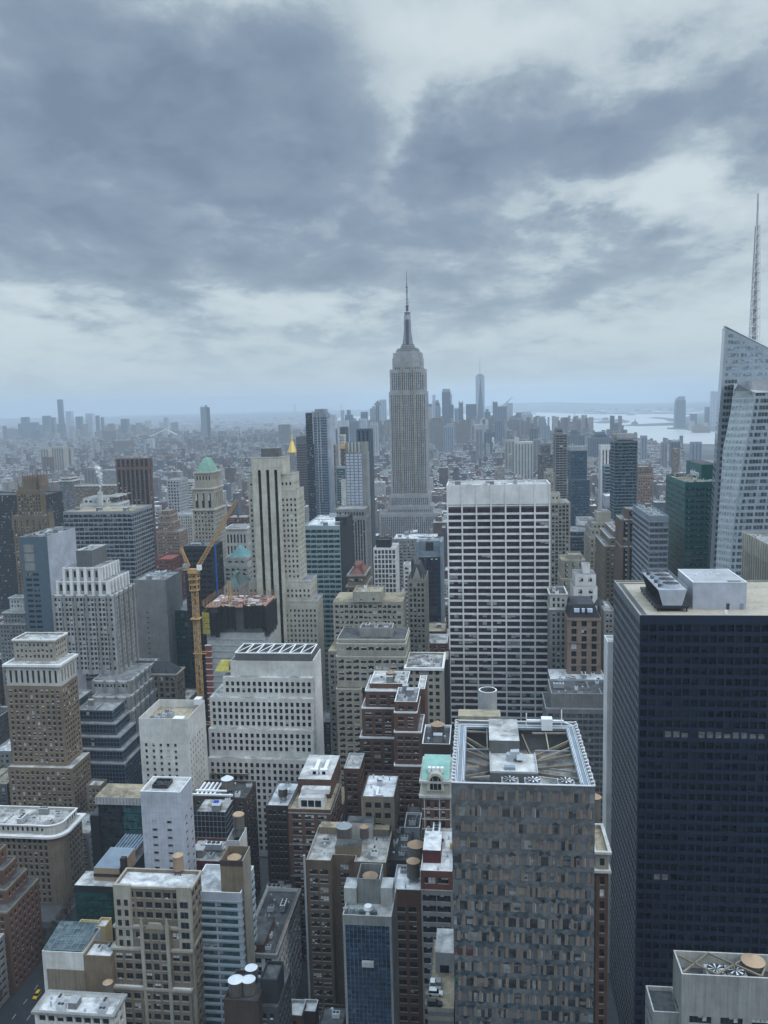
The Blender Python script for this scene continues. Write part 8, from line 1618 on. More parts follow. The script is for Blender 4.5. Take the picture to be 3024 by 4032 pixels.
    mask = mt('MULTIPLY', mt('MULTIPLY', wu, wz), mt('MULTIPLY', wall, .78)); mix = N(nt, 'ShaderNodeMix', data_type='RGBA'); L.new(mask, mix.inputs[0]); L.new(at.outputs['Color'], mix.inputs[6]); mix.inputs[7].default_value = (.03, .035, .045, 1)
    nz = N(nt, 'ShaderNodeTexNoise'); setin(nz, Scale=.12, Detail=4.0); L.new(g.outputs['Position'], nz.inputs['Vector']); r2 = ramp(nt, [(.3, (.6,)*3), (.65, (1.15,)*3)]); L.new(nz.outputs[0], r2.inputs[0]); mu = N(nt, 'ShaderNodeMix', data_type='RGBA', blend_type='MULTIPLY'); mu.inputs[0].default_value = 1; L.new(mix.outputs[2], mu.inputs[6]); L.new(r2.outputs[0], mu.inputs[7]); L.new(mu.outputs[2], b.inputs['Base Color'])
    def geo(lst, rr, ox=0, oy=0):
        vs, fs, cl = [], [], []
        def bx(x0, x1, y0, y1, z0, z1, c, rf):
            n = len(vs); vs.extend([(x0-ox, y0-oy, z0), (x1-ox, y0-oy, z0), (x1-ox, y1-oy, z0), (x0-ox, y1-oy, z0), (x0-ox, y0-oy, z1), (x1-ox, y0-oy, z1), (x1-ox, y1-oy, z1), (x0-ox, y1-oy, z1)])
            fs.extend([(n, n+1, n+5, n+4), (n+1, n+2, n+6, n+5), (n+2, n+3, n+7, n+6), (n+3, n, n+4, n+7), (n+4, n+5, n+6, n+7)]); cl.extend([c]*4+[rf])
        for (x0, x1, y0, y1, h, c, rf) in lst:
            bx(x0, x1, y0, y1, 0, h, c, rf); w, d = x1-x0, y1-y0
            if y0 < 4200:
                for _ in range(rr.choice((1, 1, 2, 3)) if y0 < 3000 else 1):
                    a = x0+w*rr.uniform(.08, .55); e = y0+d*rr.uniform(.1, .55); ww = w*rr.uniform(.15, .38); hh = rr.uniform(2, 6)*(1 if h < 40 else 1.6); k = rr.choice([c, roofs[4], roofs[1], roofs[2]]); bx(a, a+ww, e, e+d*rr.uniform(.15, .35), h, h+hh, k, rr.choice(roofs))
        return vs, fs, cl
    def mk(name, lst, org):
        vs, fs, cl = geo(lst, rng, *org); me = bpy.data.meshes.new(name); me.from_pydata(vs, [], fs); me.materials.append(m); ca = me.attributes.new('tone', 'FLOAT_COLOR', 'FACE'); ca.data.foreach_set('color', [q for c in cl for q in (*c, 1.0)]); o = bpy.data.objects.new(name, me); COL.objects.link(o); o.location = (org[0], org[1], 0); return o
    def cname(c): 
        r, g_, b_ = c; v = sum(c)/3
        if r > g_*1.5: return 'reddish' if v < .15 else 'warm tan'
        return 'dark' if v < .14 else 'brown' if r > b_*1.25 and v < .25 else 'tan' if r > b_*1.12 and v < .4 else 'grey' if v < .3 else 'pale' if v < .45 else 'white'
    lm = [((-109, 1290), 'the tall spire tower'), ((-250, 1000), 'the bright windowed hotel'), ((-470, 1250), 'the red strip windowed tower'), ((-416, 1855), 'the gold pyramid'), ((60, 900), 'the white banded slab'), ((330, 1150), 'the slatted slab'), ((420, 850), 'the balcony tower'), ((-330, 740), 'the green pyramid tower'), ((200, 1000), 'the white capped glass tower'), ((-900, 2600), 'the tan apartment slabs'), ((600, 2700), 'the river shore blocks'), ((-290, 1500), 'the dark bronze slab'), ((-600, 1500), 'the flat brown slab'), ((0, 2600), 'the downtown towers')]
    for bxx in ind:
        x0, x1, y0, y1, h, c, rf = bxx; cx, cy = (x0+x1)/2, (y0+y1)/2; d, nm, lx, ly = min(((cx-l[0][0])**2+(cy-l[0][1])**2, l[1], l[0][0], l[0][1]) for l in lm)
        rel = ('right of ' if cx > lx else 'left of ') if abs(cx-lx) > abs(cy-ly)*.6 else ('beyond ' if cy > ly else 'in front of ')
        o = mk('city_block', [bxx], (cx, cy)); tagit(o, '%s %s block, %s roof, %s%s' % (cname(c), 'low' if h < 30 else 'mid height' if h < 60 else 'tall', cname(rf) if sum(rf) > .5 else 'dark', rel, nm), 'building', 'city blocks in the mid distance')
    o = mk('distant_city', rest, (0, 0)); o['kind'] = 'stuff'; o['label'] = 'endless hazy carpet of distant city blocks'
    # lower ground sheets: asphalt under the near blocks
city()
def near_ground():
    sheet('road', rect(-1300, 1300, 60, 1900), .02, 'asphalt')
    y = 220.0; mb = MB()
    rows = [(y0, y0+66) for y0 in [128+80.4*k for k in range(0, 20)]]
    cols = [(-1300, -770), (-740, -620), (-595, -500), (-460, -352), (-330, -208), (-172, 118), (156, 385), (415, 640)]
    for (a, b) in cols:
        for (c, d) in rows: mb.box(a, b, c, d, 0, .17, 'pavement', bottom=False)
    o = mb.build('pavement'); o['kind'] = 'structure'
    mb = MB()
    for lane in (-196.5, -190, -183.5):
        yy = 250
        while yy < 700: mb.box(lane-.08, lane+.08, yy, yy+3, .028, .03, 'marking'); yy += 9
    for k in range(0, 7):
        yy = 128+80.4*k-6
        for i in range(9): mb.box(-201+i*2.4, -199.8+i*2.4, yy, yy+3, .028, .03, 'marking')
    o = mb.build('road_marking'); o['kind'] = 'structure'
near_ground()
# ================================================================== SMALL THINGS: tanks, units, cars, trees, steam
def tank(cx, cy, z, r_, h, style, label, legs):
    root = empty('water_tank', (cx, cy, z), label, 'water tank', 'rooftop water tanks'); mb = MB()
    if legs:
        for i in range(4): a = math.pi/4+math.pi/2*i; mb.beam((cx+r_*.8*math.cos(a), cy+r_*.8*math.sin(a), z), (cx+r_*.8*math.cos(a), cy+r_*.8*math.sin(a), z+legs), .25, 'steel_dark')
        for i in range(4): a = math.pi/4+math.pi/2*i; b = a+math.pi/2; mb.beam((cx+r_*.8*math.cos(a), cy+r_*.8*math.sin(a), z+.2), (cx+r_*.8*math.cos(b), cy+r_*.8*math.sin(b), z+legs), .14, 'steel_dark')
        mb.cyl(cx, cy, z+legs-.2, z+legs, r_*1.02, r_*1.02, 'steel_dark', n=14); mb.build('leg_frame', root)
    mb = MB(); z0 = z+legs; mb.cyl(cx, cy, z0, z0+h, r_, r_*.96, 'wood_tank' if style != 'terra' else 'tank_cone', n=18)
    for k in range(1, 5): 
        zz = z0+h*k/5; 
        mb.cyl(cx, cy, zz, zz+.09, r_*1.015, r_*1.015, 'steel_dark', n=18)
    mb.build('barrel', root); mb = MB(); k = {'cone': 'tank_cone', 'white': 'tank_cone_white', 'grey': 'ac_grey', 'flat': 'tank_cone', 'terra': 'tank_cone'}[style]; mb.cyl(cx, cy, z0+h, z0+h+(r_*.62 if style not in ('flat',) else .35), r_*1.07, .08 if style != 'flat' else r_*.9, k, n=18); mb.build('cone_roof', root)
for a in TANKS: tank(*a)
# loose tanks seen elsewhere
def tank_px(c, x, yb, Y, r_, h, style, label, legs=0):
    X, Z = unproj(px_(c, x), py_(c, yb), Y); tank(X, Y, Z, r_, h, style, label, legs)
r = [b for b in BL if b['sd'] == 'dark red brick tower'][0]; p = r['pts']; tank(p[0][0]+(p[1][0]-p[0][0])*.52, p[0][1]+8, r['z'], 2.3, 3.4, 'cone', 'tan capped water tank on the dark red brick tower', 1)
r = [b for b in BL if b['sd'] == 'plain brown block behind the mint roof'][0]; p = r['pts']; tank(p[0][0]+(p[1][0]-p[0][0])*.52, p[0][1]+12, r['z'], 3.0, 4.2, 'cone', 'dusty tan capped water tank on the plain brown block', 1)
r = [b for b in BL if b['sd'] == 'tan art deco loft building'][0]; p = r['pts']; tank(p[0][0]+(p[1][0]-p[0][0])*.71, p[0][1]+10.5, r['z']+.0, 1.9, 5.4, 'terra', 'bare terracotta coloured water tank on the snow white loft roof', 2)
r = [b for b in BL if b['sd'] == 'ornate corner house in the canyon'][0]; p = r['pts']; 
tank(p[0][0]+2.6, p[0][1]+22, 0, 2.2, r['z']+9, 'cone', 'tan capped tank behind the corner house in the canyon', 0)
def dark_roofs_left():
    # black block carrying three white capped tanks, bottom centre-left
    r = B('brick_building', 'sooty black block carrying three white capped water tanks', 'building', 'd', [(-60, 345, 1320, 0, 14, {})], 236, None, wall='dark_brick', sty='none', roof='roof_dark', clutter=.5, sd='sooty black block with three tanks')
    Z = r['z']; Y = 240
    for (x, y, rr, l, yy) in ((88, 1215, 2.35, 'left one of the three white capped tanks on the sooty black block', 240), (240, 1235, 2.1, 'front right one of the three white capped tanks on the sooty black block', 240.5), (272, 1150, 1.95, 'rear right one of the three white capped tanks on the sooty black block', 246)):
        tank(solveX(px_('d', x), yy, Z+3), yy, Z, rr, 4.4, 'white', l, .6)
    B('brick_building', 'dark block with a boxy black penthouse right of the three white capped tanks', 'building', 'd', [(345, 585, 1400, 0, 18, {}), (372, 575, 1075, 1.5, 9, dict(wall='charcoal', sty='none'))], 240, None, wall='dark_grey', sty='punch_s', roof='roof_dark', clutter=1, sd='dark block with boxy penthouse', maxw=20)
    r = B('white_fronted_building', 'narrow white fronted building with paired windows under a green grey cornice', 'building', 'd', [(135, 560, 765, 0, 44, dict())], 296, None, wall='white_paint', sty=ST(fh=4.2, bw=3.6, ww=2.6, wh=2.7, mu=1, bl=.25, mt=.8, rec=.35), corn=(.7, 1.6, 'grey_stone'), roof='roof_dark', clutter=1.6, sd='narrow white fronted building')
    p = r['pts']; mb = MB(); mb.box(p[0][0]+.6, p[0][0]+9, p[0][1]+2, p[0][1]+20, r['z'], r['z']+3.4, 'brown_brick', top='roof_dark'); mb.build('penthouse', r['root'])
    mb = MB(); mb.box(p[1][0]-.5, p[1][0]+.02, p[1][1]+1, p[2][1], r['z'], r['z']+1.6, 'salmon', bottom=False); mb.build('parapet', r['root'])
    B('brick_building', 'dark cluttered roofed block behind the white fronted building', 'building', 'd', [(300, 640, 330, 0, ('y', -250), {})], 344, None, wall='tan_brick', sty='punch', roof='roof_mixed', cop='salmon', clutter=4, sd='cluttered block behind the white fronted building', maxw=20)
    r = BL[-1]; p = r['pts']; tank(p[0][0]+5.2, p[0][1]+4, r['z'], 2.1, 3.6, 'cone', 'tan capped water tank on the cluttered block behind the white front', 2.6)
    # party wall building with glass roof, white ledge building below
    r = B('party_wall_building', 'tan party wall building with a white painted patch and a green glass roof', 'building', 'b', [(455, 900, 1240, 0, ('y', 965), {})], 268, None, wall='white_stone', sty='none', roof='roof_pale', clutter=0, sd=None)
    t = r['tiers'][0]; p = t['pts']; z = t['z1']; x0, y0 = p[0]; x1, y1 = p[2]; mb = MB(); mb.mesh([(x0+.3, y0+.6, z+.2), (x1-.3, y0+.6, z+.2), (x1-.3, y0+14, z+2.4), (x0+.3, y0+14, z+2.4)], [(0, 1, 2, 3)], 'g_grey')
    for i in range(7): a = x0+.3+(x1-x0-.6)*i/6; mb.beam((a, y0+.6, z+.3), (a, y0+14, z+2.5), .14, 'teal_roof')
    for i in range(5): mb.beam((x0+.3, y0+.6+i*3.35, z+.3+i*.55), (x1-.3, y0+.6+i*3.35, z+.3+i*.55), .12, 'teal_roof')
    mb.build('glass_roof', r['root']); mb = MB(); mb.box(x0+1.4, x1+.2, y0-.2, y0-.02, 0, z-6.8, 'tan'); mb.build('bare_wall', r['root'])
    B('party_wall_building', 'bare tan brick party wall block right of the green glass roof', 'building', 'b', [(905, 1205, 1282, 0, ('y', 1120), {})], 268.3, None, wall='tan_brick', sty='none', roof='roof_white', clutter=2, sd='bare tan party wall block')
    B('small_building', 'small cream yellow rooftop house with one dark door', 'building', 'b', [(808, 1030, 985, 0, ('y', 935), {})], 300, None, wall='yellow_brick', sty=ST(bw=40, fh=20, ww=1, wh=2.4), roof='roof_white', clutter=.3, sd='small cream yellow house'); B('small_building', 'taller cream yellow rooftop house beside the one with a dark door', 'building', 'b', [(1030, 1145, 960, 0, ('y', 875), {})], 299, None, wall='yellow_brick', sty='none', roof='roof_white', clutter=.3)
    B('terrace_building', 'pale corner building with a balustraded white roof at the bottom left', 'building', 'b', [(372, 1225, 1905, 0, ('y', 1690), dict(corn=(.8, .8, 'grey_stone')))], 246, None, wall='white_stone', sty=ST(fh=3.6, bw=3.4, ww=2.4, wh=2.6, mt=.7, rec=.7, mu=0, bl=.1), roof='roof_white', clutter=2.2, sd='pale corner building, bottom left', maxw=60)
    tank_px('b', 1180, 1660, 262, 1.7, 3.2, 'cone', 'small tan capped tank between the tan loft and the party wall block', 0)
dark_roofs_left()
# rooftop plant: templates, then real copies
def tmpl(name, builder):
    mb = MB(); builder(mb); me = mb.build(name, meshonly=True); return me
def t_ac(mb): mb.box(-1.3, 1.3, -1, 1, 0, 1.5, 'ac_white', top='ac_grey'); mb.cyl(-.55, 0, 1.5, 1.72, .5, .5, 'steel_dark', n=10, top='fan_dark'); mb.cyl(.6, 0, 1.5, 1.72, .5, .5, 'steel_dark', n=10, top='fan_dark'); mb.box(-1.35, 1.35, -1.03, -.98, .3, 1.1, 'ac_grey')
def t_big(mb): mb.box(-3, 3, -1.2, 1.2, .4, 2.6, 'ac_grey', top='ac_white'); mb.box(-2.8, -2.4, -1, 1, 0, .4, 'steel_dark'); mb.box(2.4, 2.8, -1, 1, 0, .4, 'steel_dark'); [mb.cyl(x, 0, 2.6, 2.9, .8, .8, 'steel', n=10, top='fan_dark') for x in (-1.8, 0, 1.8)]
def t_vent(mb): mb.cyl(0, 0, 0, 1.1, .3, .3, 'galv', n=8); mb.cyl(0, 0, 1.1, 1.45, .55, .2, 'galv', n=8)
def t_duct(mb): mb.box(-4, 4, -.5, .5, .5, 1.3, 'ac_white'); mb.box(3.2, 4, .5, 3, .5, 1.3, 'ac_white'); mb.box(-4, -3.2, -.5, .5, 0, .5, 'ac_white'); mb.box(.4, 1, -.4, .4, 0, .5, 'steel_dark')
def t_pipe(mb):
    for q in (0, .45): mb.beam((-5, q, .5), (5, q, .5), .18, 'galv'); mb.beam((5, q, .5), (5, q+3.2, .5), .18, 'galv')
    for x in range(-5, 6, 2): mb.box(x-.1, x+.1, -.2, .65, 0, .45, 'steel_dark')
def t_rail(mb):
    for (a, b) in (((-3, -2), (3, -2)), ((3, -2), (3, 2)), ((3, 2), (-3, 2)), ((-3, 2), (-3, -2))): mb.beam((*a, 1.0), (*b, 1.0), .09, 'galv'); mb.beam((*a, .5), (*b, .5), .07, 'galv'); mb.beam((*a, 0), (*a, 1.0), .09, 'galv')
    mb.box(-2.2, 2.2, -1.3, 1.3, .1, .5, 'steel_dark', top='roof_pale')
def t_shed(mb): mb.box(-2, 2, -1.6, 1.6, 0, 2.7, 'grey', top='roof_pale'); mb.box(-1.4, -.5, -1.65, -1.6, 0, 2.1, 'dark_grey'); mb.box(-2.15, 2.15, -1.75, 1.75, 2.7, 2.85, 'light_grey')
TM = [('air_unit', t_ac, 1.6, 'small white air unit', 'air unit'), ('air_unit', t_big, 3.4, 'long grey air unit with fans', 'air unit'), ('roof_vent', t_vent, .7, 'mushroom shaped metal vent', 'vent'), ('roof_duct', t_duct, 4.4, 'long bent white duct', 'duct'), ('roof_shed', t_shed, 2.6, 'boxy stair shed', 'shed'), ('roof_pipe', t_pipe, 4.6, 'pair of long thin pipes', 'pipe'), ('roof_hatch', t_rail, 3.4, 'railed low hatch', 'hatch')]
TMESH = [tmpl(n, f) for (n, f, *_r) in TM]
CNT = [0]*7
def scatter(pts, z, sd, n, rng):
    xs = [p[0] for p in pts]; ys = [p[1] for p in pts]; x0, x1, y0, y1 = min(xs)+1.5, max(xs)-1.5, min(ys)+1.5, max(ys)-1.5; put = []
    if x1-x0 < 3 or y1-y0 < 3: return
    for _ in range(n*4):
        if len(put) >= n: break
        k = rng.choices(range(7), (5, 1.6, 4, 1.8, 1.2, 1.6, 1.3))[0]; r_ = TM[k][2]; s = rng.uniform(.8, 1.25)
        if (x1-x0) < 2.4*r_ or (y1-y0) < 2.4*r_ or CNT[k] > 240: continue
        x = rng.uniform(x0+r_*.6, x1-r_*.6); y = rng.uniform(y0+r_*.6, y1-r_*.6)
        if any((x-a)**2+(y-b)**2 < (r_+c)**2 for a, b, c in put): continue
        put.append((x, y, r_)); CNT[k] += 1
        o = bpy.data.objects.new(TM[k][0], TMESH[k]); COL.objects.link(o); o.location = (x, y, z); o.rotation_euler.z = rng.choice((0, math.pi/2, math.pi, -math.pi/2)); o.scale = (s, s, rng.uniform(.8, 1.4))
        tagit(o, '%s on the roof of the %s' % (TM[k][3], sd), TM[k][4], '%ss on the %s' % (TM[k][4], sd))
        if len(o['label'].split()) > 16: o['label'] = '%s on the %s' % (TM[k][3], sd)
        if len(o['label'].split()) > 16: o['label'] = ' '.join(('%s on the %s' % (TM[k][4], sd)).split()[:16])
for b in BL:
    if b['clutter'] and b['sd']:
        xs = [p[0] for p in b['pts']]; ys = [p[1] for p in b['pts']]; area = (max(xs)-min(xs))*(max(ys)-min(ys)); n = int(min(14, max(1, area/65))*b['clutter'])
        scatter(b['pts'], b['z'], b['sd'], min(n, 16), b['rng'] or RND)
for e in EXTRA: scatter(e['pts'], e['z'], e['sd'], e['n'], RND)
print('units', CNT)
# units deep in the sunken roof of the stained white block and on the slim panelled tower
def special_roofs():
    b = [q for q in BL if q['sd'] == 'stained white concrete block'][0]; p = b['pts']; z = b['z']; x0, y0 = p[0]; x1, y1 = p[2]
    for i in range(3): fan_unit(x0+6.2+i*2.2, y0+5+i*4.6, z, 2.0, 2.6, ['front', 'middle', 'rear'][i]+' one of three square fan units in the stained white block roof', 'fan units in the stained white block')
    mb = MB(); mb.box(x1-9.5, x1-4, y0+4.5, y0+8.5, z, z+2.6, 'coping_white'); o = mb.build('roof_shed'); tagit(o, 'flat white roofed shed in the sunken roof of the stained white block', 'shed')
    mb = MB(); mb.box(x1-4, x1-.6, y1-6, y1-1.5, z+3.5, z+6.6, 'ac_white'); o = mb.build('air_unit'); tagit(o, 'white unit perched on the rear corner of the stained white block', 'air unit')
    p = PANEL['pts']; z = PANEL['z']; x0, y0 = p[0]; x1, y1 = p[2]; mb = MB(); mx, my = x0+(x1-x0)*.38, y0+(y1-y0)*.58
    root = empty('plant_well', (mx, my, z), 'black framed well with two round fans on the slim lavender tower', 'plant frame')
    for (a, b_, c, d) in ((mx-3.2, mx+3.2, my-3, my-2.6), (mx-3.2, mx+3.2, my+2.6, my+3), (mx-3.2, mx-2.8, my-2.6, my+2.6), (mx+2.8, mx+3.2, my-2.6, my+2.6)): mb.box(a, b_, c, d, z, z+1.6, 'black_metal')
    mb.build('frame', root)
    for s in (-1, 1): m2 = MB(); m2.cyl(mx+s*1.4, my, z, z+1.5, 1.2, 1.2, 'steel_dark', n=16, top='fan_dark'); m2.build('fan', root)
special_roofs()
# ---- cars
def car_mesh(k, suv):
    mb = MB(); L_, w, h = (4.8, 1.9, 1.05) if suv else (4.6, 1.8, .8)
    mb.mesh([(-w/2, -L_/2, .35), (w/2, -L_/2, .35), (w/2, L_/2, .35), (-w/2, L_/2, .35), (-w/2*.98, -L_/2+.05, h*.72), (w/2*.98, -L_/2+.05, h*.72), (w/2*.98, L_/2-.05, h*.8), (-w/2*.98, L_/2-.05, h*.8), (-w/2*.97, -L_/2+1.2, h), (w/2*.97, -L_/2+1.2, h), (w/2*.97, L_/2-.15, h), (-w/2*.97, L_/2-.15, h)],
            [(0, 1, 5, 4), (1, 2, 6, 5), (2, 3, 7, 6), (3, 0, 4, 7), (4, 5, 9, 8), (5, 6, 10, 9), (6, 7, 11, 10), (7, 4, 8, 11), (8, 9, 10, 11), (3, 2, 1, 0)], k); return mb, L_, w, h
def car(x, y, z, rz, k, label, suv=True, group=None):
    root = empty('parked_car' if z > 5 else 'car', (x, y, z), label, 'car', group, rz); mb, L_, w, h = car_mesh(k, suv)
    def put(m, n): me = m.build(n, meshonly=True); o = bpy.data.objects.new(n, me); COL.objects.link(o); o.parent = root; return o
    put(mb, 'body'); hh = h+(.72 if suv else .55); a, b = -L_/2+1.25, L_/2-(.2 if suv else .9); g = MB(); g.frustum(rect(-w*.47, w*.47, a, b), h+.01, rect(-w*.38, w*.38, a+.7, b-.3), hh, 'g_black'); put(g, 'window'); t = MB(); t.box(-w*.39, w*.39, a+.68, b-.28, hh, hh+.06, k); put(t, 'roof')
    for sx in (-1, 1):
        for sy in (-L_*.31, L_*.31):
            m = MB(); n = 12; X = sx*w*.45; m.mesh([(X-.12, sy+.34*math.cos(2*math.pi*i/n), .34+.34*math.sin(2*math.pi*i/n)) for i in range(n)]+[(X+.12, sy+.34*math.cos(2*math.pi*i/n), .34+.34*math.sin(2*math.pi*i/n)) for i in range(n)], [(i, (i+1) % n, n+(i+1) % n, n+i) for i in range(n)]+[tuple(range(n))[::-1], tuple(range(n, 2*n))], 'black_metal'); put(m, 'wheel')
PAL['taxi'] = [(.65, .42, .03), dict(rough=.35)]; PAL['car_white'] = [(.75, .77, .78), dict(rough=.3)]; PAL['car_black'] = [(.02, .022, .025), dict(rough=.3)]; PAL['car_red'] = [(.25, .03, .03), dict(rough=.3)]; PAL['car_grey'] = [(.25, .27, .29), dict(rough=.3)]
def parking():
    Y = 240; X0, Z = unproj(px_('G', 1135), py_('G', 1610), Y); X1 = solveX(px_('G', 1305), Y, Z)
    root = empty('parking_building', ((X0+X1)/2, Y+16, 0), 'low parking deck with a few cars parked on top, left of the faceted tower', 'parking deck'); mb = MB(); mb.box(X0, X1, Y, Y+34, 0, Z, 'grey', top='roof_tan'); mb.build('wall', root)
    mb = MB(); 
    for k in range(6): mb.box(X0-.05, X1, Y-.12, Y, Z-.9-k*3.0, Z+.5-k*3.0, 'beige'); 
    mb.box(X0-.1, X0+.15, Y, Y+34, Z, Z+.9, 'mid_grey'); mb.build('parapet', root)
    mb = MB(); mb.box(X1-6.5, X1-.2, Y+17, Y+30, Z, Z+7, 'light_grey', top='roof_pale'); mb.box(X1-5, X1-2, Y+16.9, Y+17, Z, Z+2.6, 'black_metal'); mb.build('ramp_house', root)
    def at(x, y): 
        a, b = px_('G', x)-1512, py_('G', y)-2016; d = FWD*FPX+RGT*a-UPV*b; t = (Z-CAMH)/d.z; return t*d.x, t*d.y
    x, y = at(1185, 1520); car(x, y, Z, math.pi/2, 'car_white', 'white estate car parked sideways on the parking deck'); x, y = at(1180, 1590); car(x, y, Z, math.pi/2, 'car_black', 'black car parked sideways below the white estate car on the deck')
    x, y = at(1168, 1470); car(x, y, Z, 0, 'car_white', 'white van like car parked nose out behind the white estate car'); x, y = at(1206, 1468); car(x, y, Z, 0, 'car_grey', 'grey car beside the white van like car on the deck')
    RECTS.append((X0, X1, Y, Y+34))
parking()
rng = random.Random(6); 
for i, (lx, y, k, l) in enumerate(((-199, 292, 'car_black', 'black car in the avenue, nearest the bottom edge'), (-193, 318, 'taxi', 'yellow taxi on the avenue at the bottom left'), (-186.5, 330, 'car_grey', 'grey car on the avenue beside the yellow taxi'), (-199.5, 345, 'car_black', 'black car at the left kerb of the avenue'), (-193, 362, 'car_white', 'white car further up the avenue'), (-180.5, 372, 'taxi', 'yellow taxi at the right kerb further up the avenue'), (-187, 392, 'car_black', 'black car at the avenue crossing by the rounded block'), (-194, 410, 'car_red', 'red car beyond the avenue crossing'), (-200, 388, 'taxi', 'yellow taxi at the crossing below the rounded corner block'))):
    car(lx, y, .03, 0, k, l, suv=bool(i % 2))
# ---- trees
def tree_meshes(seed, k):
    rng = random.Random(seed); tb = MB(); H = 9
    tb.cyl(0, 0, 0, 3.6, .28, .2, 'tree_bark', n=7)
    tips = []
    def grow(p, d, l, w, n):
        q = p+d*l; tb.beam(p, q, w, 'tree_bark')
        if n == 0: tips.append(q); return
        for _ in range(3):
            nd = (d+Vector((rng.uniform(-1, 1), rng.uniform(-1, 1), rng.uniform(-.15, .6)))*.75).normalized(); grow(q, nd, l*rng.uniform(.6, .8), w*.55, n-1)
    grow(Vector((0, 0, 3.4)), Vector((0, 0, 1)), 1.5, .24, 3)
    cb = MB()
    for t in tips:
        for _ in range(26):
            c = t+Vector((rng.gauss(0, .8), rng.gauss(0, .8), rng.gauss(0, .7))); u = Vector((rng.uniform(-1, 1), rng.uniform(-1, 1), rng.uniform(-1, 1))).normalized(); v = u.orthogonal(); s = rng.uniform(.08, .2) if k == 'foliage_brown' else rng.uniform(.03, .06); l = s*1.5 if k == 'foliage_brown' else .55; cb.quad(c-u*l-v*s, c+u*l-v*s, c+u*l+v*s, c-u*l+v*s, k)
    return tb.build('trunk', meshonly=True), cb.build('crown', meshonly=True)
TREES = [tree_meshes(1, 'foliage_brown'), tree_meshes(2, 'foliage_brown'), tree_meshes(3, 'tree_bark')]
def tree(x, y, s, v, label, group):
    r_ = empty('tree', (x, y, .17), label, 'tree', group, rz=x*3.1)
    r_.scale = (s, s, s)
    for me, n in zip(TREES[v], ('trunk', 'crown')): o = bpy.data.objects.new(n, me); COL.objects.link(o); o.parent = r_
rng = random.Random(11)
for i in range(9): tree(-205.6+rng.uniform(-.6, .6), 275+i*8.4, rng.uniform(.8, 1.1), i % 2, 'rusty leaved street tree along the left kerb of the avenue', 'street trees along the avenue')
for i in range(7): tree(-207-rng.uniform(-1, 1)*1.5, 352+i*4.2, rng.uniform(.8, 1.1), 2, 'bare street tree by the rounded corner block', 'bare trees at the avenue crossing')
for i in range(26): tree(rng.uniform(60, 118), rng.uniform(458, 492), rng.uniform(1.0, 1.5), 2, 'bare leafless tree in front of the chateau like block', 'bare park trees')
for i in range(7): tree(rng.uniform(-40, 40)*.1+44, 250+i*9, 1.0, 1, 'rusty leaved tree in the canyon beside the faceted tower', 'canyon trees')
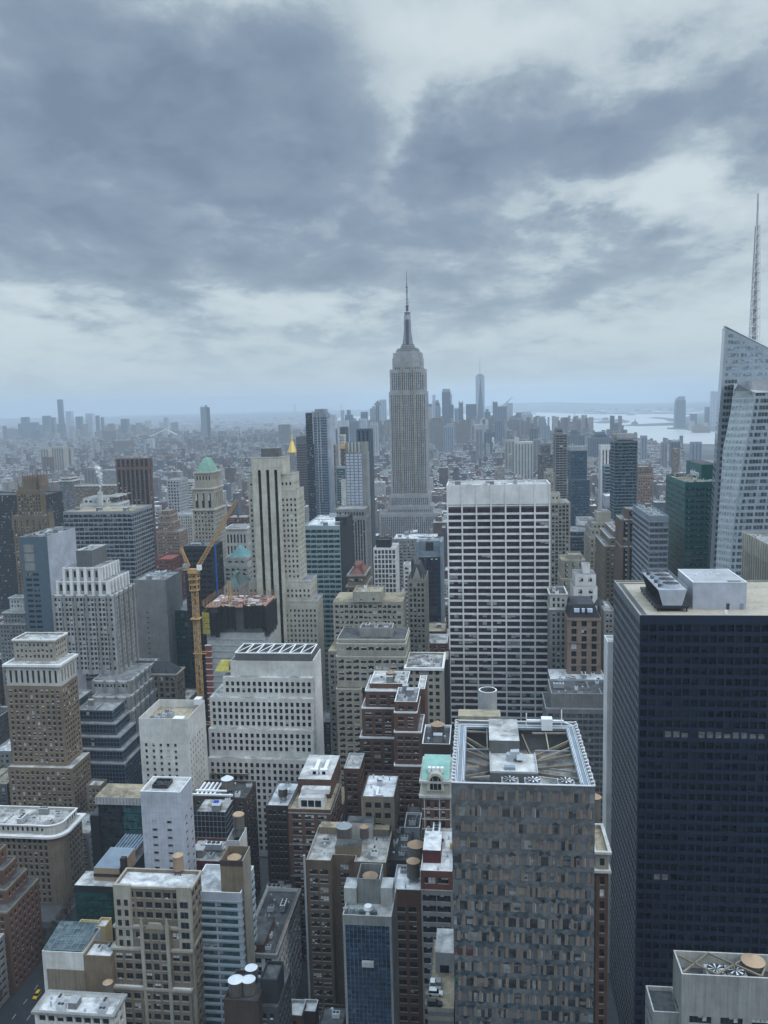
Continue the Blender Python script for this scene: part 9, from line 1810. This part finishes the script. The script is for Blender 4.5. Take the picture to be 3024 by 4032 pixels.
# ---- steam
PAL['steam'] = [(.75, .77, .8), dict(rough=1)]
def steam(x0, y0, z0, h, label):
    m = MATS.get('steamv')
    if m is None:
        m = bpy.data.materials.new('steamv'); m.use_nodes = True; nt = m.node_tree; nt.nodes.clear(); out = N(nt, 'ShaderNodeOutputMaterial'); d = N(nt, 'ShaderNodeBsdfDiffuse'); d.inputs[0].default_value = (.8, .82, .85, 1); t = N(nt, 'ShaderNodeBsdfTransparent'); mx = N(nt, 'ShaderNodeMixShader'); lw = N(nt, 'ShaderNodeTexNoise'); setin(lw, Scale=.25, Detail=3.0); g = N(nt, 'ShaderNodeNewGeometry'); nt.links.new(g.outputs['Position'], lw.inputs['Vector']); r_ = ramp(nt, [(.35, (.1,)*3), (.65, (.8,)*3)]); nt.links.new(lw.outputs[0], r_.inputs[0]); nt.links.new(r_.outputs[0], mx.inputs[0]); nt.links.new(t.outputs[0], mx.inputs[1]); nt.links.new(d.outputs[0], mx.inputs[2]); nt.links.new(mx.outputs[0], out.inputs[0]); MATS['steamv'] = m
    bm = bmesh.new(); rg = random.Random(int(x0))
    for i in range(16):
        t = i/15; r_ = (.6+3.2*t**.7)*h/34; mtx = Matrix.Translation((math.sin(t*4)*h*.05+rg.uniform(-.5, .5)*r_, rg.uniform(-.5, .5)*r_, h*t))@Matrix.Scale(r_, 4); bmesh.ops.create_icosphere(bm, subdivisions=2, radius=1, matrix=mtx)
    for v in bm.verts: v.co += Vector((rg.uniform(-1, 1), rg.uniform(-1, 1), rg.uniform(-1, 1)))*.25*h/34
    me = bpy.data.meshes.new('steam'); bm.to_mesh(me); bm.free(); me.materials.append(m); me.polygons.foreach_set('use_smooth', [True]*len(me.polygons)); o = bpy.data.objects.new('steam', me); COL.objects.link(o); o.location = (x0, y0, z0); o['kind'] = 'stuff'; o['label'] = label
def steams():
    Y = 815; X, Z = unproj(px_('A', 648), py_('A', 735), Y); mb = MB(); mb.box(X-2, X+2, Y, Y+4, 0, Z+1, 'white_stone'); o = mb.build('chimney'); o.name = 'smoke_stack'; tagit(o, 'square white smoke stack giving off a steam plume', 'smoke stack'); steam(X, Y+2, Z, 26, 'white steam plume rising from the square smoke stack')
    X, Z = unproj(px_('W', 970), py_('W', 1400), 2500); steam(X, 2500, Z, 34, 'small white steam wisp beyond the white banded slab')
steams()
# ================================================================== the air
def haze():
    me = bpy.data.meshes.new('haze'); R_ = 33000; z0, z1 = -1.5, 462.0; vs = [(-R_, -2000, z0), (R_, -2000, z0), (R_, R_, z0), (-R_, R_, z0), (-R_, -2000, z1), (R_, -2000, z1), (R_, R_, z1), (-R_, R_, z1)]
    me.from_pydata(vs, [], [(0, 3, 2, 1), (4, 5, 6, 7), (0, 1, 5, 4), (1, 2, 6, 5), (2, 3, 7, 6), (3, 0, 4, 7)]); o = bpy.data.objects.new('haze', me); COL.objects.link(o); o['kind'] = 'stuff'; o['label'] = 'thin blue winter haze over the whole city'
    m = bpy.data.materials.new('haze'); m.use_nodes = True; nt = m.node_tree; nt.nodes.clear(); out = N(nt, 'ShaderNodeOutputMaterial'); v = N(nt, 'ShaderNodeVolumePrincipled'); v.inputs['Color'].default_value = (*HAZE['col'], 1); v.inputs['Density'].default_value = HAZE['d']; v.inputs['Anisotropy'].default_value = 0.0; nt.links.new(v.outputs[0], out.inputs['Volume']); me.materials.append(m)
HAZE = dict(col=(.69, .79, .90), d=.00009)
import os
if not os.environ.get('NOHAZE'): haze()
# ground disc reaches 30 km, so it must sit inside the haze box
print('windows as parts', NWIN[0], 'objects', len(bpy.data.objects))
